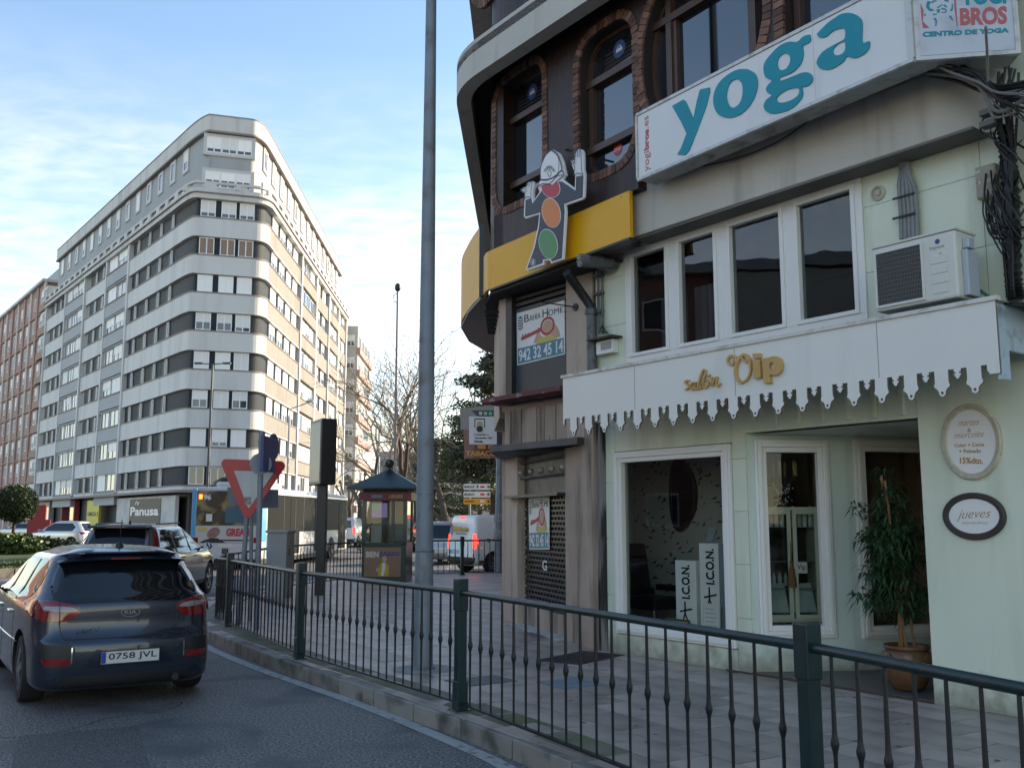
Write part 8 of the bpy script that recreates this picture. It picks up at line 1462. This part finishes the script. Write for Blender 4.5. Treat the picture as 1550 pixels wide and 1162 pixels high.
def pollard(label, u, Y, h, seed):
    rnd = random.Random(seed); x = at(u, 800, Y).x; r = thing('pollarded_tree', label, 'tree', (x, Y, 0)); m = MB(); m.tube([(x, Y, 0), (x + .05, Y, h * .5), (x, Y, h * .62)], [.2, .15, .17], 8); m.build('trunk', BARK, r, smooth='all'); m = MB()
    for i in range(6):
        a = rnd.uniform(0, 6.28); e = Vector((x + .9 * math.cos(a), Y + .9 * math.sin(a), h * rnd.uniform(.8, 1))); m.tube([(x, Y, h * .58), (x + .5 * math.cos(a), Y + .5 * math.sin(a), h * .72), e], [.1, .07, .06], 6); m.ell(e, .14, .14, .14, 6, 5)
    m.build('limbs', TWIG, r)
pollard('knobbly pollarded tree in the gap left of the kiosk', 528, 66, 4.4, 1); pollard('second knobbly pollarded tree just left of the kiosk roof', 543, 62, 4.8, 2)
def cedar(label, x, y, h, seed, wdt, n=46, low=.25):
    rnd = random.Random(seed); r = thing('cedar_tree', label, 'tree', (x, y, 0)); MB().tube([(x, y, 0), (x, y, h * .6), (x + .2, y, h * .97)], [.4, .25, .05], 8).build('trunk', BARK, r, smooth='all'); mb = MB(); lb_ = MB()
    for i in range(n):
        t = rnd.uniform(low, 1); z = h * t; a = rnd.uniform(0, 6.28); L = wdt * (1.05 - t) ** .6 * rnd.uniform(.7, 1.1); e = Vector((x + L * math.cos(a), y + L * math.sin(a), z + rnd.uniform(-.3, .5))); lb_.tube([(x, y, z - .2), (x + L * .5 * math.cos(a), y + L * .5 * math.sin(a), z + .1), e], [.09, .06, .02], 4)
        for k in range(6):
            q = Vector((x, y, z)).lerp(e, (k + 1) / 6); leafcloud(mb, q, .8, .8, .24, 48, .24, .055, rnd)
    lb_.build('limbs', BARK, r); tag(mb.build('crown', CED, r, recalc=False), kind='stuff')
cedar('dark evergreen tree whose boughs reach in from beside the corner building', at(752, 800, 46).x, 46, 10.6, 3, 3.6, 60); cedar('broad dark evergreen tree behind the direction signs', at(705, 800, 66).x, 66, 8.6, 8, 4.2, 60, .2); cedar('dark evergreen tree behind the big lamp post', at(655, 800, 76).x, 76, 8.0, 5, 4.2, 50, .2)
pm = thing('palm', 'dark green palm rising behind the city bus', 'tree', (at(352, 740, 52).x, 52, 0)); c = at(352, 726, 52); MB().tube([(c.x, 52, 0), (c.x, 52, c.z - .1)], .16, 8).build('trunk', BARK, pm); mb = MB()
for i in range(26):
    a = i * .8; e = rr.uniform(-.1, 1.0); P = [c + Vector((math.cos(a) * t_ * 1.25, math.sin(a) * t_ * 1.25, e * t_ - 1.15 * t_ * t_)) for t_ in (0, .25, .5, .75, 1)]
    for p, q in zip(P[:-1], P[1:]):
        for k in range(4):
            o = p.lerp(q, k / 4); d = (q - p).normalized(); s = d.cross(Vector((0, 0, 1))).normalized()
            for sg in (-1, 1): mb.add([o, o + s * sg * .32 + d * .1 - Vector((0, 0, .12)), o + d * .07], [(0, 1, 2)])
mb.build('fronds', LF2, pm, recalc=False)
hd = MB()
for k in range(30): c_ = Vector((at(560 + k * 6.2, 800, 52).x, 52 + rr.uniform(-1, 1), .5)); leafcloud(hd, c_, .8, .7, .55, 200, .16, .06, rr)
tag(hd.build('hedge_planting', LF2, recalc=False), 'low dark planting along the far side of the square', 'planting', kind='stuff')
# motor scooter rider waiting beyond the delivery van
rd = thing('person', 'rider in a dark jacket and black cap beyond the delivery van', 'person', (at(738, 790, 38).x, 38, 0)); X = at(738, 790, 38).x
V = [(0, 0, .95), (0, 0, 1.2), (0, 0, 1.42), (0, 0, 1.56), (0, 0, 1.70), (.2, 0, 1.40), (.27, -.05, 1.12), (.22, -.25, .98), (-.2, 0, 1.40), (-.27, -.05, 1.12), (-.22, -.25, .98), (.11, 0, .9), (.13, 0, .5), (.13, .02, .08), (-.11, 0, .9), (-.13, 0, .5), (-.13, .02, .08)]; E = [(0, 1), (1, 2), (2, 3), (3, 4), (2, 5), (5, 6), (6, 7), (2, 8), (8, 9), (9, 10), (0, 11), (11, 12), (12, 13), (0, 14), (14, 15), (15, 16)]; RDI = [.17, .16, .18, .07, .10, .09, .065, .045, .09, .065, .045, .11, .08, .06, .11, .08, .06]
me = bpy.data.meshes.new('body'); me.from_pydata(V, E, []); ob = bpy.data.objects.new('body', me); link(ob, rd); me.materials.append(mat('dark_jacket', (.02, .02, .024), .7)); ob.modifiers.new('skin', 'SKIN'); bpy.context.view_layer.update()
if me.skin_vertices:
    for i, q in enumerate(RDI): me.skin_vertices[0].data[i].radius = (q, q)
    me.skin_vertices[0].data[0].use_root = True
sb_ = ob.modifiers.new('sub', 'SUBSURF'); sb_.levels = 1; sb_.render_levels = 1
MB().ell((0, -.02, 1.70), .10, .11, .13, 10, 8).build('face', SKIN, rd, smooth='all', local=True); MB().lathe((0, 0, 1.74), [(.12, 0), (.115, .06), (.05, .11)], 12).build('cap', INK, rd, smooth=True, local=True)

# things of one kind share a group
GR = {'passing_car': 'cars in the far traffic', 'delivery_van': 'vans in the far traffic', 'bare_tree': 'bare winter trees down the street', 'cedar_tree': 'evergreen trees down the street', 'pollarded_tree': 'pollarded trees down the street', 'roundabout_shrub': 'shrubs on the roundabout', 'street_railing': 'green railings around the pavement', 'street_lamp': 'street lamps', 'display_box': 'display boxes in the shop window', 'picture_frame': 'framed notices in the shop window', 'certificate': 'certificates in the cabinet', 'curtain': 'half curtains behind the upper windows', 'oval_sign': 'oval signs on the mint wall', 'distant_building': 'distant buildings down the street', 'access_cover': 'covers in the pavement', 'estate_poster': 'estate agent posters', 'street_shop': 'shops under the apartment block'}
for o in list(sc.objects):
    k = o.name.split('.')[0]
    if o.parent is None and k in GR and o.get('category'): o['group'] = GR[k]
